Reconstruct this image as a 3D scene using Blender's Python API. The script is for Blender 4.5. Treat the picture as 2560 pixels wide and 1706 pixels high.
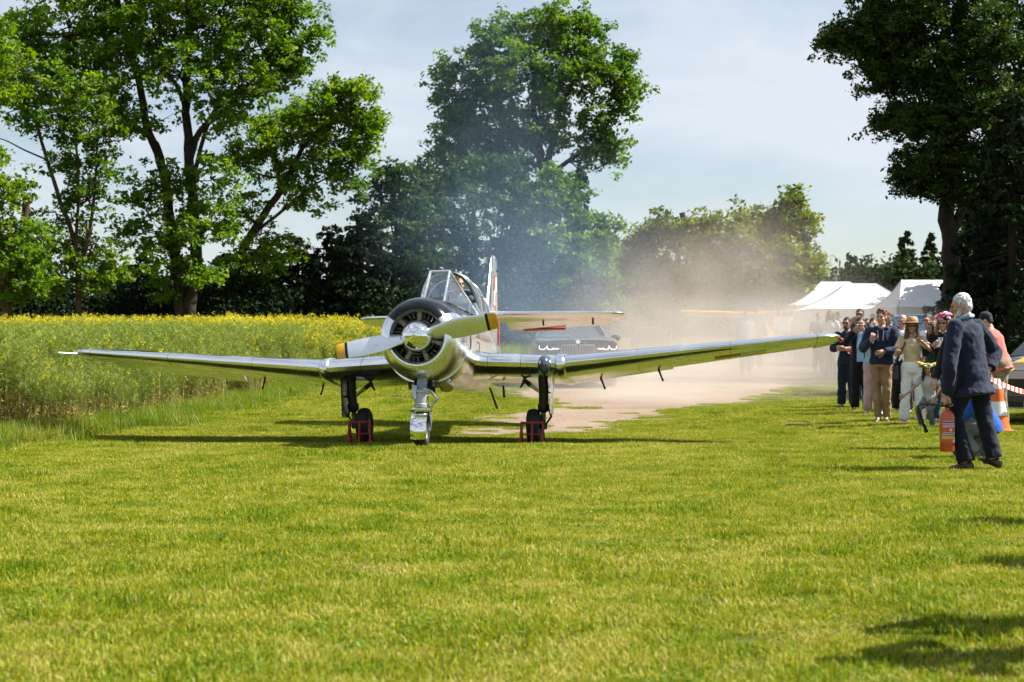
import bpy, bmesh, math, random
import numpy as np
from mathutils import Vector, Matrix, Euler

for o in list(bpy.data.objects):
    bpy.data.objects.remove(o)
R = math.radians
SC = bpy.context.scene
COL = SC.collection

# ------------------------------------------------------------------ camera
CAM_H = 1.31
FPX = 4326.0                      # focal length in pixels of the 2560 wide photograph
cam = bpy.data.cameras.new('camera')
camo = bpy.data.objects.new('camera', cam)
COL.objects.link(camo)
camo.location = (0, 0, CAM_H)
camo.rotation_euler = (R(90 - 0.066), 0, 0)
cam.sensor_width = 36.0
cam.lens = FPX / 2560 * 36.0
cam.clip_start = 0.2
cam.clip_end = 6000
cam.dof.use_dof = True
cam.dof.focus_distance = 21.5
cam.dof.aperture_fstop = 4.0
SC.camera = camo
SC.render.resolution_x, SC.render.resolution_y = 1024, 682

# ------------------------------------------------------------------ sky and sun
SUN_EL, SUN_AZ = 50.0, 8.0        # elevation; degrees behind the +X axis
sd = Vector((math.cos(R(SUN_EL)) * math.cos(R(SUN_AZ)), math.cos(R(SUN_EL)) * math.sin(R(SUN_AZ)), math.sin(R(SUN_EL))))
world = bpy.data.worlds.new('World')
SC.world = world
world.use_nodes = True
wn, wl = world.node_tree.nodes, world.node_tree.links
wn.clear()
wo = wn.new('ShaderNodeOutputWorld')
bg = wn.new('ShaderNodeBackground')
sky = wn.new('ShaderNodeTexSky')
sky.sky_type = 'NISHITA'
sky.sun_disc = False
sky.sun_elevation = R(SUN_EL)
sky.sun_rotation = math.atan2(sd.x, sd.y)
sky.air_density = 1.0
sky.dust_density = 0.3
sky.ozone_density = 1.2
tc = wn.new('ShaderNodeTexCoord')
# clouds: soft fair-weather cover, laid out by direction all round the sky
mp = wn.new('ShaderNodeMapping'); mp.inputs['Scale'].default_value = (1.0, 1.0, 2.3)
mp.inputs['Location'].default_value = (0.9, 0.4, 0.2)
nz = wn.new('ShaderNodeTexNoise'); nz.inputs['Scale'].default_value = 3.0; nz.inputs['Detail'].default_value = 9; nz.inputs['Roughness'].default_value = 0.56; nz.inputs['Distortion'].default_value = 0.35
cr = wn.new('ShaderNodeValToRGB')
cr.color_ramp.elements[0].position = 0.41; cr.color_ramp.elements[0].color = (0.20, 0.20, 0.20, 1)
cr.color_ramp.elements[1].position = 0.585; cr.color_ramp.elements[1].color = (0.92, 0.92, 0.92, 1)
mx = wn.new('ShaderNodeMixRGB')
mx.inputs['Color2'].default_value = (6.7, 7.2, 7.9, 1)
wl.new(tc.outputs['Generated'], mp.inputs['Vector'])
wl.new(mp.outputs[0], nz.inputs['Vector'])
wl.new(nz.outputs['Fac'], cr.inputs[0])
wl.new(cr.outputs[0], mx.inputs['Fac'])
wl.new(sky.outputs[0], mx.inputs['Color1'])
wl.new(mx.outputs[0], bg.inputs['Color'])
bg.inputs['Strength'].default_value = 0.05
wl.new(bg.outputs[0], wo.inputs[0])

sl = bpy.data.lights.new('sun', 'SUN')
sl.energy = 5.0
sl.angle = R(0.53)
sl.color = (1.0, 0.965, 0.90)
so = bpy.data.objects.new('sun', sl)
COL.objects.link(so)
so.rotation_euler = sd.to_track_quat('Z', 'Y').to_euler()
so.location = (20, 20, 30)

SC.view_settings.view_transform = 'Standard'
SC.view_settings.look = 'None'
SC.view_settings.gamma = 1.0
SC.view_settings.exposure = 1.25
SC.cycles.max_bounces = 6
SC.cycles.diffuse_bounces = 2
SC.cycles.glossy_bounces = 4
SC.cycles.transmission_bounces = 4
SC.cycles.transparent_max_bounces = 12
SC.cycles.volume_bounces = 1
SC.cycles.caustics_reflective = False
SC.cycles.caustics_refractive = False
SC.cycles.sample_clamp_indirect = 6.0
SC.cycles.use_denoising = True
SC.cycles.use_adaptive_sampling = True
SC.cycles.adaptive_threshold = 0.02
SC.cycles.volume_step_rate = 6.0
SC.cycles.volume_max_steps = 128

# ------------------------------------------------------------------ helpers
def ground_z(x, y):
    """gentle rise of the field away from the camera"""
    t = np.clip((y - 32.0), 0, 75.0)
    z = t * 0.020 * np.clip(t / 7.0, 0, 1)
    # shallow dip where the main wheels stand
    b = lambda v, a, c, d, e: np.clip((v - a) / (c - a), 0, 1) * np.clip((e - v) / (e - d), 0, 1)
    f = b(y, 20.8, 22.9, 25.5, 31.5) * b(x, -9.0, -4.5, 4.2, 6.5)
    return z - 0.09 * f * f * (3 - 2 * f)

def at(px, py, d):
    """world point seen at photo pixel (px,py) at distance d along the view"""
    return Vector(((px - 1280) / FPX * d, d, CAM_H - (py - 848) / FPX * d))

def frame_M(o, xdir, zdir):
    z = Vector(zdir).normalized(); x = Vector(xdir)
    x = (x - z * x.dot(z)).normalized(); y = z.cross(x)
    m = Matrix((x, y, z)).transposed().to_4x4(); m.translation = Vector(o)
    return m

class MB:
    """collects shapes into one mesh"""
    def __init__(s):
        s.v = []; s.f = []; s.m = []; s.mi = 0
    def add(s, vs, fs, M=None):
        b = len(s.v)
        for p in vs:
            p = Vector(p)
            s.v.append(M @ p if M is not None else p)
        for f in fs:
            s.f.append([b + i for i in f]); s.m.append(s.mi)
        return s
    def box(s, c, size, rot=None, M=None, taper=1.0):
        hx, hy, hz = size[0]/2, size[1]/2, size[2]/2
        vs = []
        for z in (-1, 1):
            k = taper if z > 0 else 1.0
            for x, y in ((-1,-1),(1,-1),(1,1),(-1,1)):
                vs.append(Vector((x*hx*k, y*hy*k, z*hz)))
        m = Matrix.Translation(Vector(c))
        if rot is not None:
            m = m @ Euler(rot).to_matrix().to_4x4()
        if M is not None: m = M @ m
        s.add(vs, [(3,2,1,0),(4,5,6,7),(0,1,5,4),(1,2,6,5),(2,3,7,6),(3,0,4,7)], m)
        return s
    def loft(s, rings, closed=True, cap0=True, cap1=True, M=None):
        n = len(rings[0]); vs = [p for r in rings for p in r]; fs = []
        k = n if closed else n-1
        for i in range(len(rings)-1):
            for j in range(k):
                a = i*n+j; b = i*n+(j+1) % n
                fs.append((a, b, b+n, a+n))
        if cap0 and closed: fs.append(tuple(reversed(range(n))))
        if cap1 and closed: fs.append(tuple(range((len(rings)-1)*n, len(rings)*n)))
        s.add(vs, fs, M); return s
    def tube(s, pts, rad, n=8, M=None, cap=True, flat=None):
        pts = [Vector(p) for p in pts]
        if not hasattr(rad, '__len__'): rad = [rad]*len(pts)
        rings = []; up = None
        for i, p in enumerate(pts):
            t = (pts[min(i+1, len(pts)-1)] - pts[max(i-1, 0)])
            if t.length < 1e-9: t = Vector((0,0,1))
            t.normalize()
            if up is None:
                up = Vector((0,0,1)) if abs(t.z) < 0.9 else Vector((0,1,0))
            a = t.cross(up)
            if a.length < 1e-4: a = t.cross(Vector((1,0,0)))
            a.normalize(); b = a.cross(t).normalized(); up = b
            fl = flat if flat else 1.0
            rings.append([p + a*(math.cos(q)*rad[i]) + b*(math.sin(q)*rad[i]*fl) for q in [2*math.pi*j/n for j in range(n)]])
        s.loft(rings, True, cap, cap, M); return s
    def capsule(s, a, b, ra, rb, n=10, M=None):
        """tapered limb with rounded ends"""
        a, b = Vector(a), Vector(b); d = (b-a)
        L = d.length
        if L < 1e-6: return s.ell(a, (ra, ra, ra), n, 6, M)
        d.normalize()
        pts, rad = [], []
        for q in (-0.95, -0.6, 0): pts.append(a + d*(q*ra)); rad.append(ra*math.sqrt(max(1-q*q, 0.02)))
        for q in (0, 0.6, 0.95): pts.append(b + d*(q*rb)); rad.append(rb*math.sqrt(max(1-q*q, 0.02)))
        return s.tube(pts, rad, n, M)
    def ell(s, c, r, nu=14, nv=9, M=None, rot=None):
        c = Vector(c); rings = []
        m = Euler(rot).to_matrix() if rot is not None else None
        for i in range(1, nv):
            th = math.pi*i/nv
            ring = []
            for j in range(nu):
                ph = 2*math.pi*j/nu
                p = Vector((r[0]*math.sin(th)*math.cos(ph), r[1]*math.sin(th)*math.sin(ph), -r[2]*math.cos(th)))
                if m is not None: p = m @ p
                ring.append(c+p)
            rings.append(ring)
        b = len(s.v)
        s.loft(rings, True, False, False, M)
        k = len(s.v)
        e = Vector((0,0,r[2]))
        if m is not None: e = m @ e
        t0, t1 = c - e, c + e
        if M is not None: t0, t1 = M @ t0, M @ t1
        s.v += [t0, t1]
        for j in range(nu):
            s.f.append([k, b+(j+1) % nu, b+j]); s.m.append(s.mi)
            q = b+(nv-2)*nu
            s.f.append([k+1, q+j, q+(j+1) % nu]); s.m.append(s.mi)
        return s
    def lathe(s, prof, M=None, n=32, a0=0.0, a1=2*math.pi, cap=False):
        """prof: (axial, radius) pairs about local Z"""
        full = abs(a1-a0-2*math.pi) < 1e-6
        k = n if full else n+1
        rings = [[Vector((r*math.cos(a0+(a1-a0)*j/n), r*math.sin(a0+(a1-a0)*j/n), z)) for j in range(k)] for z, r in prof]
        s.loft(rings, full, cap, cap, M); return s
    def prism(s, poly, d0, d1, M=None):
        """poly in local XY, extruded along Z"""
        n = len(poly)
        vs = [(p[0], p[1], d0) for p in poly]+[(p[0], p[1], d1) for p in poly]
        fs = [tuple(reversed(range(n))), tuple(range(n, 2*n))]+[(i, (i+1) % n, n+(i+1) % n, n+i) for i in range(n)]
        s.add(vs, fs, M); return s
    def mesh(s, name, smooth=True, ang=40, fix=True):
        me = bpy.data.meshes.new(name)
        me.from_pydata([tuple(p) for p in s.v], [], s.f)
        me.polygons.foreach_set('material_index', s.m)
        if fix:
            bm = bmesh.new(); bm.from_mesh(me)
            bmesh.ops.recalc_face_normals(bm, faces=bm.faces)
            bm.to_mesh(me); bm.free()
        if smooth:
            me.polygons.foreach_set('use_smooth', [True]*len(me.polygons))
            me.set_sharp_from_angle(angle=R(ang))
        me.update()
        return me
    def build(s, name, mat, parent=None, smooth=True, ang=40, fix=True):
        me = s.mesh(name, smooth, ang, fix)
        return obj(name, me, mat, parent)

def obj(name, me, mat=None, parent=None):
    o = bpy.data.objects.new(name, me)
    COL.objects.link(o)
    if mat is not None:
        for m in (mat if isinstance(mat, (list, tuple)) else [mat]):
            me.materials.append(m)
    if parent is not None: o.parent = parent
    return o

def tag(o, label=None, cat=None, group=None, kind=None):
    if label: o['label'] = label
    if cat: o['category'] = cat
    if group: o['group'] = group
    if kind: o['kind'] = kind
    return o

def empty(name, loc=(0,0,0), rz=0.0, label=None, cat=None, group=None):
    o = bpy.data.objects.new(name, None)
    o.empty_display_size = 0.2
    COL.objects.link(o)
    o.location = loc; o.rotation_euler = (0, 0, rz)
    tag(o, label, cat, group)
    return o

def quads(name, V, mats, mi=None, tint=None, smooth=False):
    """V: (N,k,3) array of separate polygons -> mesh, quickly"""
    V = np.asarray(V, dtype=np.float32)
    n, k = V.shape[0], V.shape[1]
    me = bpy.data.meshes.new(name)
    me.vertices.add(n*k); me.loops.add(n*k); me.polygons.add(n)
    me.vertices.foreach_set('co', V.reshape(-1))
    me.loops.foreach_set('vertex_index', np.arange(n*k, dtype=np.int32))
    me.polygons.foreach_set('loop_start', np.arange(0, n*k, k, dtype=np.int32))
    if mi is not None: me.polygons.foreach_set('material_index', np.asarray(mi, dtype=np.int32))
    if tint is not None:
        a = me.attributes.new('tint', 'FLOAT', 'POINT')
        a.data.foreach_set('value', np.repeat(np.asarray(tint, dtype=np.float32), k))
    me.update(calc_edges=True)
    for m in mats: me.materials.append(m)
    return me

# ------------------------------------------------------------------ materials
MATS = {}
def nodes_of(name):
    m = bpy.data.materials.new(name); m.use_nodes = True
    nt = m.node_tree
    return m, nt.nodes, nt.links, nt.nodes['Principled BSDF']

def pm(name, col, rough=0.6, metal=0.0, var=0.12, scale=6.0, bump=0.0, bscale=60.0, coat=0.0, spec=0.5, rvar=0.08, sheen=0.0, hue=None):
    """plain procedural material: noise-varied colour, roughness and fine relief"""
    if name in MATS: return MATS[name]
    m, N, L, p = nodes_of(name)
    t = N.new('ShaderNodeTexCoord')
    n1 = N.new('ShaderNodeTexNoise'); n1.inputs['Scale'].default_value = scale; n1.inputs['Detail'].default_value = 6
    L.new(t.outputs['Object'], n1.inputs['Vector'])
    mix = N.new('ShaderNodeMixRGB')
    c2 = hue if hue else tuple(c*(1-var*1.6) for c in col)
    c1 = tuple(min(1, c*(1+var)) for c in col)
    mix.inputs['Color1'].default_value = (*c2, 1); mix.inputs['Color2'].default_value = (*c1, 1)
    ramp = N.new('ShaderNodeMapRange'); ramp.inputs[1].default_value = 0.3; ramp.inputs[2].default_value = 0.7
    L.new(n1.outputs['Fac'], ramp.inputs[0]); L.new(ramp.outputs[0], mix.inputs['Fac'])
    L.new(mix.outputs[0], p.inputs['Base Color'])
    mr = N.new('ShaderNodeMapRange'); mr.inputs[1].default_value = 0.3; mr.inputs[2].default_value = 0.7
    mr.inputs[3].default_value = max(0.02, rough-rvar); mr.inputs[4].default_value = min(1, rough+rvar)
    L.new(n1.outputs['Fac'], mr.inputs[0]); L.new(mr.outputs[0], p.inputs['Roughness'])
    p.inputs['Metallic'].default_value = metal
    p.inputs['Coat Weight'].default_value = coat
    p.inputs['Specular IOR Level'].default_value = spec
    if sheen: p.inputs['Sheen Weight'].default_value = sheen
    if bump:
        n2 = N.new('ShaderNodeTexNoise'); n2.inputs['Scale'].default_value = bscale; n2.inputs['Detail'].default_value = 4
        L.new(t.outputs['Object'], n2.inputs['Vector'])
        b = N.new('ShaderNodeBump'); b.inputs['Strength'].default_value = bump; b.inputs['Distance'].default_value = 0.02
        L.new(n2.outputs['Fac'], b.inputs['Height']); L.new(b.outputs[0], p.inputs['Normal'])
    MATS[name] = m
    return m

def leafy(name, cols, trans=0.4, scale=0.5, attr=True, rough=0.55, world=True, gloss=0.25, stops=None, detail=5, nrough=0.6, nlo=0.32, nhi=0.68, drift=0.0):
    """foliage: colour by per-leaf tint and by patches, some light passes through"""
    if name in MATS: return MATS[name]
    m, N, L, p = nodes_of(name)
    out = N['Material Output']
    ramp = N.new('ShaderNodeValToRGB')
    e = ramp.color_ramp.elements
    k = len(cols)
    pos = stops or [i/(k-1) for i in range(k)]
    e[0].position = pos[0]; e[0].color = (*cols[0], 1)
    e[1].position = pos[-1]; e[1].color = (*cols[-1], 1)
    for i in range(1, k-1):
        q = e.new(pos[i]); q.color = (*cols[i], 1)
    n1 = N.new('ShaderNodeTexNoise'); n1.inputs['Scale'].default_value = scale; n1.inputs['Detail'].default_value = detail; n1.inputs['Roughness'].default_value = nrough
    if world:
        g = N.new('ShaderNodeNewGeometry'); L.new(g.outputs['Position'], n1.inputs['Vector'])
    else:
        g = N.new('ShaderNodeTexCoord'); L.new(g.outputs['Object'], n1.inputs['Vector'])
    mr = N.new('ShaderNodeMapRange'); mr.inputs[1].default_value = nlo; mr.inputs[2].default_value = nhi
    L.new(n1.outputs['Fac'], mr.inputs[0])
    fac = mr.outputs[0]
    if drift:
        nb = N.new('ShaderNodeTexNoise'); nb.inputs['Scale'].default_value = 0.22; nb.inputs['Detail'].default_value = 3
        ms_ = N.new('ShaderNodeMapping'); ms_.vector_type = 'TEXTURE'; ms_.inputs['Scale'].default_value = (0.42, 2.6, 1.0); ms_.inputs['Rotation'].default_value = (0, 0, -0.28)
        L.new(g.outputs[0], ms_.inputs[0]); L.new(ms_.outputs[0], nb.inputs['Vector'])
        mb_ = N.new('ShaderNodeMapRange'); mb_.inputs[1].default_value = 0.3; mb_.inputs[2].default_value = 0.7; mb_.inputs[3].default_value = -drift; mb_.inputs[4].default_value = drift
        L.new(nb.outputs['Fac'], mb_.inputs[0])
        af = N.new('ShaderNodeMath'); af.operation = 'ADD'; L.new(fac, af.inputs[0]); L.new(mb_.outputs[0], af.inputs[1]); fac = af.outputs[0]
    if attr:
        a = N.new('ShaderNodeAttribute'); a.attribute_name = 'tint'
        ad = N.new('ShaderNodeMath'); ad.operation = 'ADD'
        s1 = N.new('ShaderNodeMath'); s1.operation = 'MULTIPLY'; s1.inputs[1].default_value = 0.6 if not drift else 0.66
        s2 = N.new('ShaderNodeMath'); s2.operation = 'MULTIPLY'; s2.inputs[1].default_value = 0.4
        L.new(a.outputs['Fac'], s1.inputs[0]); L.new(fac, s2.inputs[0])
        L.new(s1.outputs[0], ad.inputs[0]); L.new(s2.outputs[0], ad.inputs[1])
        L.new(ad.outputs[0], ramp.inputs[0])
    else:
        L.new(fac, ramp.inputs[0])
    L.new(ramp.outputs[0], p.inputs['Base Color'])
    p.inputs['Roughness'].default_value = rough
    p.inputs['Specular IOR Level'].default_value = gloss
    tr = N.new('ShaderNodeBsdfTranslucent')
    hs = N.new('ShaderNodeHueSaturation'); hs.inputs['Saturation'].default_value = 1.15; hs.inputs['Value'].default_value = 1.25; hs.inputs['Hue'].default_value = 0.485
    L.new(ramp.outputs[0], hs.inputs['Color']); L.new(hs.outputs[0], tr.inputs['Color'])
    ms = N.new('ShaderNodeMixShader'); ms.inputs[0].default_value = trans
    L.new(p.outputs[0], ms.inputs[1]); L.new(tr.outputs[0], ms.inputs[2])
    L.new(ms.outputs[0], out.inputs['Surface'])
    MATS[name] = m
    return m

def glass(name, col=(0.85,0.92,0.95), alpha=0.22, rough=0.03):
    """thin pane: mostly see-through with a mirror-like skin"""
    if name in MATS: return MATS[name]
    m, N, L, p = nodes_of(name)
    out = N['Material Output']
    tr = N.new('ShaderNodeBsdfTransparent'); tr.inputs['Color'].default_value = (*col, 1)
    gl = N.new('ShaderNodeBsdfGlossy'); gl.inputs['Roughness'].default_value = rough
    lw = N.new('ShaderNodeLayerWeight'); lw.inputs['Blend'].default_value = 0.5
    fp = N.new('ShaderNodeMath'); fp.operation = 'POWER'; fp.inputs[1].default_value = 3.0; L.new(lw.outputs['Facing'], fp.inputs[0])
    fr = N.new('ShaderNodeMath'); fr.operation = 'MULTIPLY'; fr.inputs[1].default_value = 0.45; L.new(fp.outputs[0], fr.inputs[0])
    ad = N.new('ShaderNodeMath'); ad.operation = 'ADD'; ad.inputs[1].default_value = alpha; ad.use_clamp = True
    nn = N.new('ShaderNodeTexNoise'); nn.inputs['Scale'].default_value = 3.0
    mm = N.new('ShaderNodeMath'); mm.operation = 'MULTIPLY_ADD'; mm.inputs[1].default_value = 0.12
    L.new(nn.outputs['Fac'], mm.inputs[0]); L.new(fr.outputs[0], mm.inputs[2])
    L.new(mm.outputs[0], ad.inputs[0])
    ms = N.new('ShaderNodeMixShader')
    L.new(ad.outputs[0], ms.inputs[0]); L.new(tr.outputs[0], ms.inputs[1]); L.new(gl.outputs[0], ms.inputs[2])
    L.new(ms.outputs[0], out.inputs['Surface'])
    MATS[name] = m
    return m

def emis(name, col, strength):
    if name in MATS: return MATS[name]
    m, N, L, p = nodes_of(name)
    p.inputs['Base Color'].default_value = (*col, 1)
    p.inputs['Emission Color'].default_value = (*col, 1)
    p.inputs['Emission Strength'].default_value = strength
    MATS[name] = m
    return m

def scatter(name, pts, scales, variants, pick, rot, label, cat):
    """one 'stuff' object: variants (unlinked meshes) set on points by geometry nodes"""
    me = bpy.data.meshes.new(name)
    me.from_pydata([tuple(p) for p in pts], [], [])
    for nm, dat, ty in (('psc', scales, 'FLOAT'), ('pick', pick, 'INT'), ('prot', rot, 'FLOAT')):
        a = me.attributes.new(nm, ty, 'POINT')
        a.data.foreach_set('value', np.asarray(dat, dtype=np.int32 if ty == 'INT' else np.float32))
    o = obj(name, me)
    tag(o, label, cat, kind='stuff')
    ng = bpy.data.node_groups.new(name+'_nodes', 'GeometryNodeTree')
    ng.interface.new_socket('Geometry', in_out='INPUT', socket_type='NodeSocketGeometry')
    ng.interface.new_socket('Geometry', in_out='OUTPUT', socket_type='NodeSocketGeometry')
    N, L = ng.nodes, ng.links
    gi = N.new('NodeGroupInput'); go = N.new('NodeGroupOutput')
    inst = N.new('GeometryNodeInstanceOnPoints')
    gti = N.new('GeometryNodeGeometryToInstance')
    for v in reversed(variants):
        oi = N.new('GeometryNodeObjectInfo'); oi.inputs['Object'].default_value = v
        oi.inputs['As Instance'].default_value = False
        L.new(oi.outputs['Geometry'], gti.inputs[0])
    def na(nm, ty):
        n = N.new('GeometryNodeInputNamedAttribute'); n.data_type = ty; n.inputs['Name'].default_value = nm
        return n.outputs['Attribute']
    cx = N.new('ShaderNodeCombineXYZ')
    L.new(na('prot', 'FLOAT'), cx.inputs[2])
    L.new(gi.outputs[0], inst.inputs['Points'])
    L.new(gti.outputs[0], inst.inputs['Instance'])
    inst.inputs['Pick Instance'].default_value = True
    L.new(na('pick', 'INT'), inst.inputs['Instance Index'])
    L.new(cx.outputs[0], inst.inputs['Rotation'])
    L.new(na('psc', 'FLOAT'), inst.inputs['Scale'])
    L.new(inst.outputs[0], go.inputs[0])
    md = o.modifiers.new('scatter', 'NODES'); md.node_group = ng
    return o

def poly_in(px, py, poly):
    """points inside polygon, numpy"""
    px, py = np.asarray(px), np.asarray(py)
    ins = np.zeros(px.shape, bool); n = len(poly)
    for i in range(n):
        x1, y1 = poly[i]; x2, y2 = poly[(i+1) % n]
        c = ((y1 > py) != (y2 > py)) & (px < (x2-x1)*(py-y1)/(y2-y1+1e-12)+x1)
        ins ^= c
    return ins

# ================================================================== the setting
rng = np.random.default_rng(7)
random.seed(5)

# outline of the rape field (edge facing the lawn) and of the sand track, as (x, y)
CROP_EDGE = [(-7.6, 12), (-7.0, 17), (-6.75, 20.5), (-6.35, 25), (-5.95, 31), (-5.3, 38), (-4.7, 44), (-4.2, 50), (-3.8, 55), (-3.6, 58)]
CROP_POLY = CROP_EDGE + [(-3.6, 60.5), (-10, 60), (-30, 60), (-30, 12)]
TRACK_POLY = [(-1.15, 25.6), (-0.4, 24.9), (0.6, 25.1), (1.5, 25.9), (2.0, 27.6), (2.9, 29.6), (3.6, 32.2), (5.0, 34.3), (6.2, 38), (8.5, 44), (14, 56), (20, 80),
              (8, 84), (4.6, 66), (2.2, 56), (1.1, 48), (0.1, 43), (-0.5, 38), (0.15, 34.5), (-0.2, 31.5), (-0.75, 29.8), (-0.35, 28.2)]

def ruffle(poly, step=0.25, amp=0.22, seed=3):
    r = random.Random(seed); out = []
    n = len(poly)
    for i in range(n):
        a, b = Vector(poly[i]), Vector(poly[(i+1) % n])
        k = max(1, int((b-a).length/step))
        for j in range(k):
            p = a.lerp(b, j/k); t = (b-a).normalized(); nn = Vector((-t.y, t.x))
            out.append(tuple(p + nn*(r.uniform(-amp, amp)+amp*0.8*math.sin(p.x*1.9+p.y*1.3))))
    return out

# ---- ground sheet
gx = np.unique(np.concatenate([np.linspace(-3000, -80, 12), np.linspace(-80, -24, 12), np.linspace(-24, 24, 49), np.linspace(24, 80, 12), np.linspace(80, 3000, 12)]))
gy = np.unique(np.concatenate([np.linspace(-300, -5, 8), np.linspace(-5, 100, 106), np.linspace(100, 180, 20), np.linspace(180, 5000, 14)]))
XX, YY = np.meshgrid(gx, gy)
ZZ = ground_z(XX, YY)
vs = np.stack([XX, YY, ZZ], -1).reshape(-1, 3)
nx, ny = len(gx), len(gy)
fs = [(j*nx+i, j*nx+i+1, (j+1)*nx+i+1, (j+1)*nx+i) for j in range(ny-1) for i in range(nx-1)]
me = bpy.data.meshes.new('ground'); me.from_pydata(vs.tolist(), [], fs)
me.polygons.foreach_set('use_smooth', [True]*len(me.polygons))

def soil_mat(name, c_lo, c_mid, c_hi, s1, s2, bump, bs):
    m, N, L, p = nodes_of(name)
    g = N.new('ShaderNodeNewGeometry')
    a = N.new('ShaderNodeTexNoise'); a.inputs['Scale'].default_value = s1; a.inputs['Detail'].default_value = 8
    b = N.new('ShaderNodeTexNoise'); b.inputs['Scale'].default_value = s2; b.inputs['Detail'].default_value = 6
    L.new(g.outputs['Position'], a.inputs['Vector']); L.new(g.outputs['Position'], b.inputs['Vector'])
    mm = N.new('ShaderNodeMath'); mm.operation = 'MULTIPLY_ADD'; mm.inputs[1].default_value = 0.5
    h = N.new('ShaderNodeMath'); h.operation = 'MULTIPLY'; h.inputs[1].default_value = 0.5
    L.new(b.outputs['Fac'], h.inputs[0]); L.new(a.outputs['Fac'], mm.inputs[0]); L.new(h.outputs[0], mm.inputs[2])
    r = N.new('ShaderNodeValToRGB'); e = r.color_ramp.elements
    e[0].position = 0.36; e[0].color = (*c_lo, 1); e[1].position = 0.64; e[1].color = (*c_hi, 1)
    q = e.new(0.5); q.color = (*c_mid, 1)
    L.new(mm.outputs[0], r.inputs[0]); L.new(r.outputs[0], p.inputs['Base Color'])
    p.inputs['Roughness'].default_value = 0.92; p.inputs['Specular IOR Level'].default_value = 0.15
    n3 = N.new('ShaderNodeTexNoise'); n3.inputs['Scale'].default_value = bs; n3.inputs['Detail'].default_value = 6
    L.new(g.outputs['Position'], n3.inputs['Vector'])
    bp = N.new('ShaderNodeBump'); bp.inputs['Strength'].default_value = bump; bp.inputs['Distance'].default_value = 0.03
    L.new(n3.outputs['Fac'], bp.inputs['Height']); L.new(bp.outputs[0], p.inputs['Normal'])
    return m

M_turf = soil_mat('turf', (0.050, 0.068, 0.012), (0.085, 0.100, 0.018), (0.120, 0.112, 0.034), 0.55, 14.0, 0.8, 40)
M_sand = soil_mat('sand', (0.16, 0.112, 0.078), (0.22, 0.162, 0.115), (0.27, 0.205, 0.152), 0.5, 9.0, 0.5, 22)
tag(obj('ground', me, M_turf), kind='structure')

def sheet(name, poly, z, mat):
    bm = bmesh.new()
    vs = [bm.verts.new((x, y, float(ground_z(x, y))+z)) for x, y in poly]
    f = bm.faces.new(vs)
    bmesh.ops.triangulate(bm, faces=[f])
    for _ in range(2):
        bmesh.ops.subdivide_edges(bm, edges=[e for e in bm.edges if e.calc_length() > 1.5], cuts=1)
        bmesh.ops.triangulate(bm, faces=bm.faces[:])
    for v in bm.verts: v.co.z = float(ground_z(v.co.x, v.co.y))+z
    me = bpy.data.meshes.new(name); bm.normal_update(); bm.to_mesh(me); bm.free()
    me.polygons.foreach_set('use_smooth', [True]*len(me.polygons))
    o = obj(name, me, mat); tag(o, kind='structure'); return o
TR = ruffle(TRACK_POLY, 0.3, 0.12, 4)
sheet('dirt_track', TR, 0.012, M_sand)
BARE_POLY = [(1.95, 6.2), (2.2, 6.75), (2.9, 6.9), (3.6, 6.6), (3.6, 5.4), (2.2, 5.4)]
sheet('bare_patch', ruffle(BARE_POLY, 0.12, 0.05, 9), 0.006, M_sand)

# ---- lawn: patches of real blades
M_blade = leafy('grass_blade', [(0.052, 0.125, 0.003), (0.135, 0.218, 0.006), (0.232, 0.276, 0.008), (0.320, 0.306, 0.026), (0.48, 0.43, 0.14)],
                trans=0.34, scale=1.9, rough=0.55, gloss=0.12, stops=[0.10, 0.32, 0.50, 0.68, 0.92], detail=9, nrough=0.72, nlo=0.38, nhi=0.62, drift=0.26)

def blades(n, rad, hlo, hhi, wlo, whi, lean, seed, mats, tint_pow=1.0, square=False):
    r = np.random.default_rng(seed)
    if square: x, y = r.uniform(-rad, rad, n), r.uniform(-rad, rad, n)
    else:
        q = np.sqrt(r.uniform(0, 1, n))*rad; a = r.uniform(0, 2*np.pi, n); x, y = q*np.cos(a), q*np.sin(a)
    h = r.uniform(hlo, hhi, n); w = r.uniform(wlo, whi, n)
    a = r.uniform(0, 2*np.pi, n); l = np.abs(r.normal(0, lean, n))*h
    d = np.stack([np.cos(a), np.sin(a)], -1); s = np.stack([-d[:, 1], d[:, 0]], -1)
    b = np.stack([x, y, np.full(n, -0.005)], -1)
    def P(t, k, sgn):
        p = b.copy(); p[:, :2] += d*(l*t**1.8)[:, None] + s*(w*k*sgn)[:, None]*0.5
        p[:, 2] += h*t*(1-0.25*t*np.clip(l/h, 0, 1)); return p
    V1 = np.stack([P(0, 1, -1), P(0, 1, 1), P(0.55, 0.85, 1), P(0.55, 0.85, -1)], 1)
    tip = P(1.0, 0, 1)
    V2 = np.stack([P(0.55, 0.85, -1), P(0.55, 0.85, 1), tip, tip*0.999+P(1.0, 0.2, 1)*0.001], 1)
    t = r.uniform(0, 1, n)**tint_pow
    t[r.uniform(0, 1, n) < 0.035] = 1.2
    me = quads('blades', np.concatenate([V1, V2]), mats, None, np.concatenate([t, t]))
    return bpy.data.objects.new('blades', me)

lawn_v = [blades(1700, 0.36, 0.020, 0.050, 0.004, 0.008, 0.9, 100+i, [M_blade], 1.1) for i in range(6)]
lawn_v += [blades(1400, 0.36, 0.03, 0.075, 0.004, 0.008, 0.8, 140+i, [M_blade], 1.7) for i in range(2)]
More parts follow.
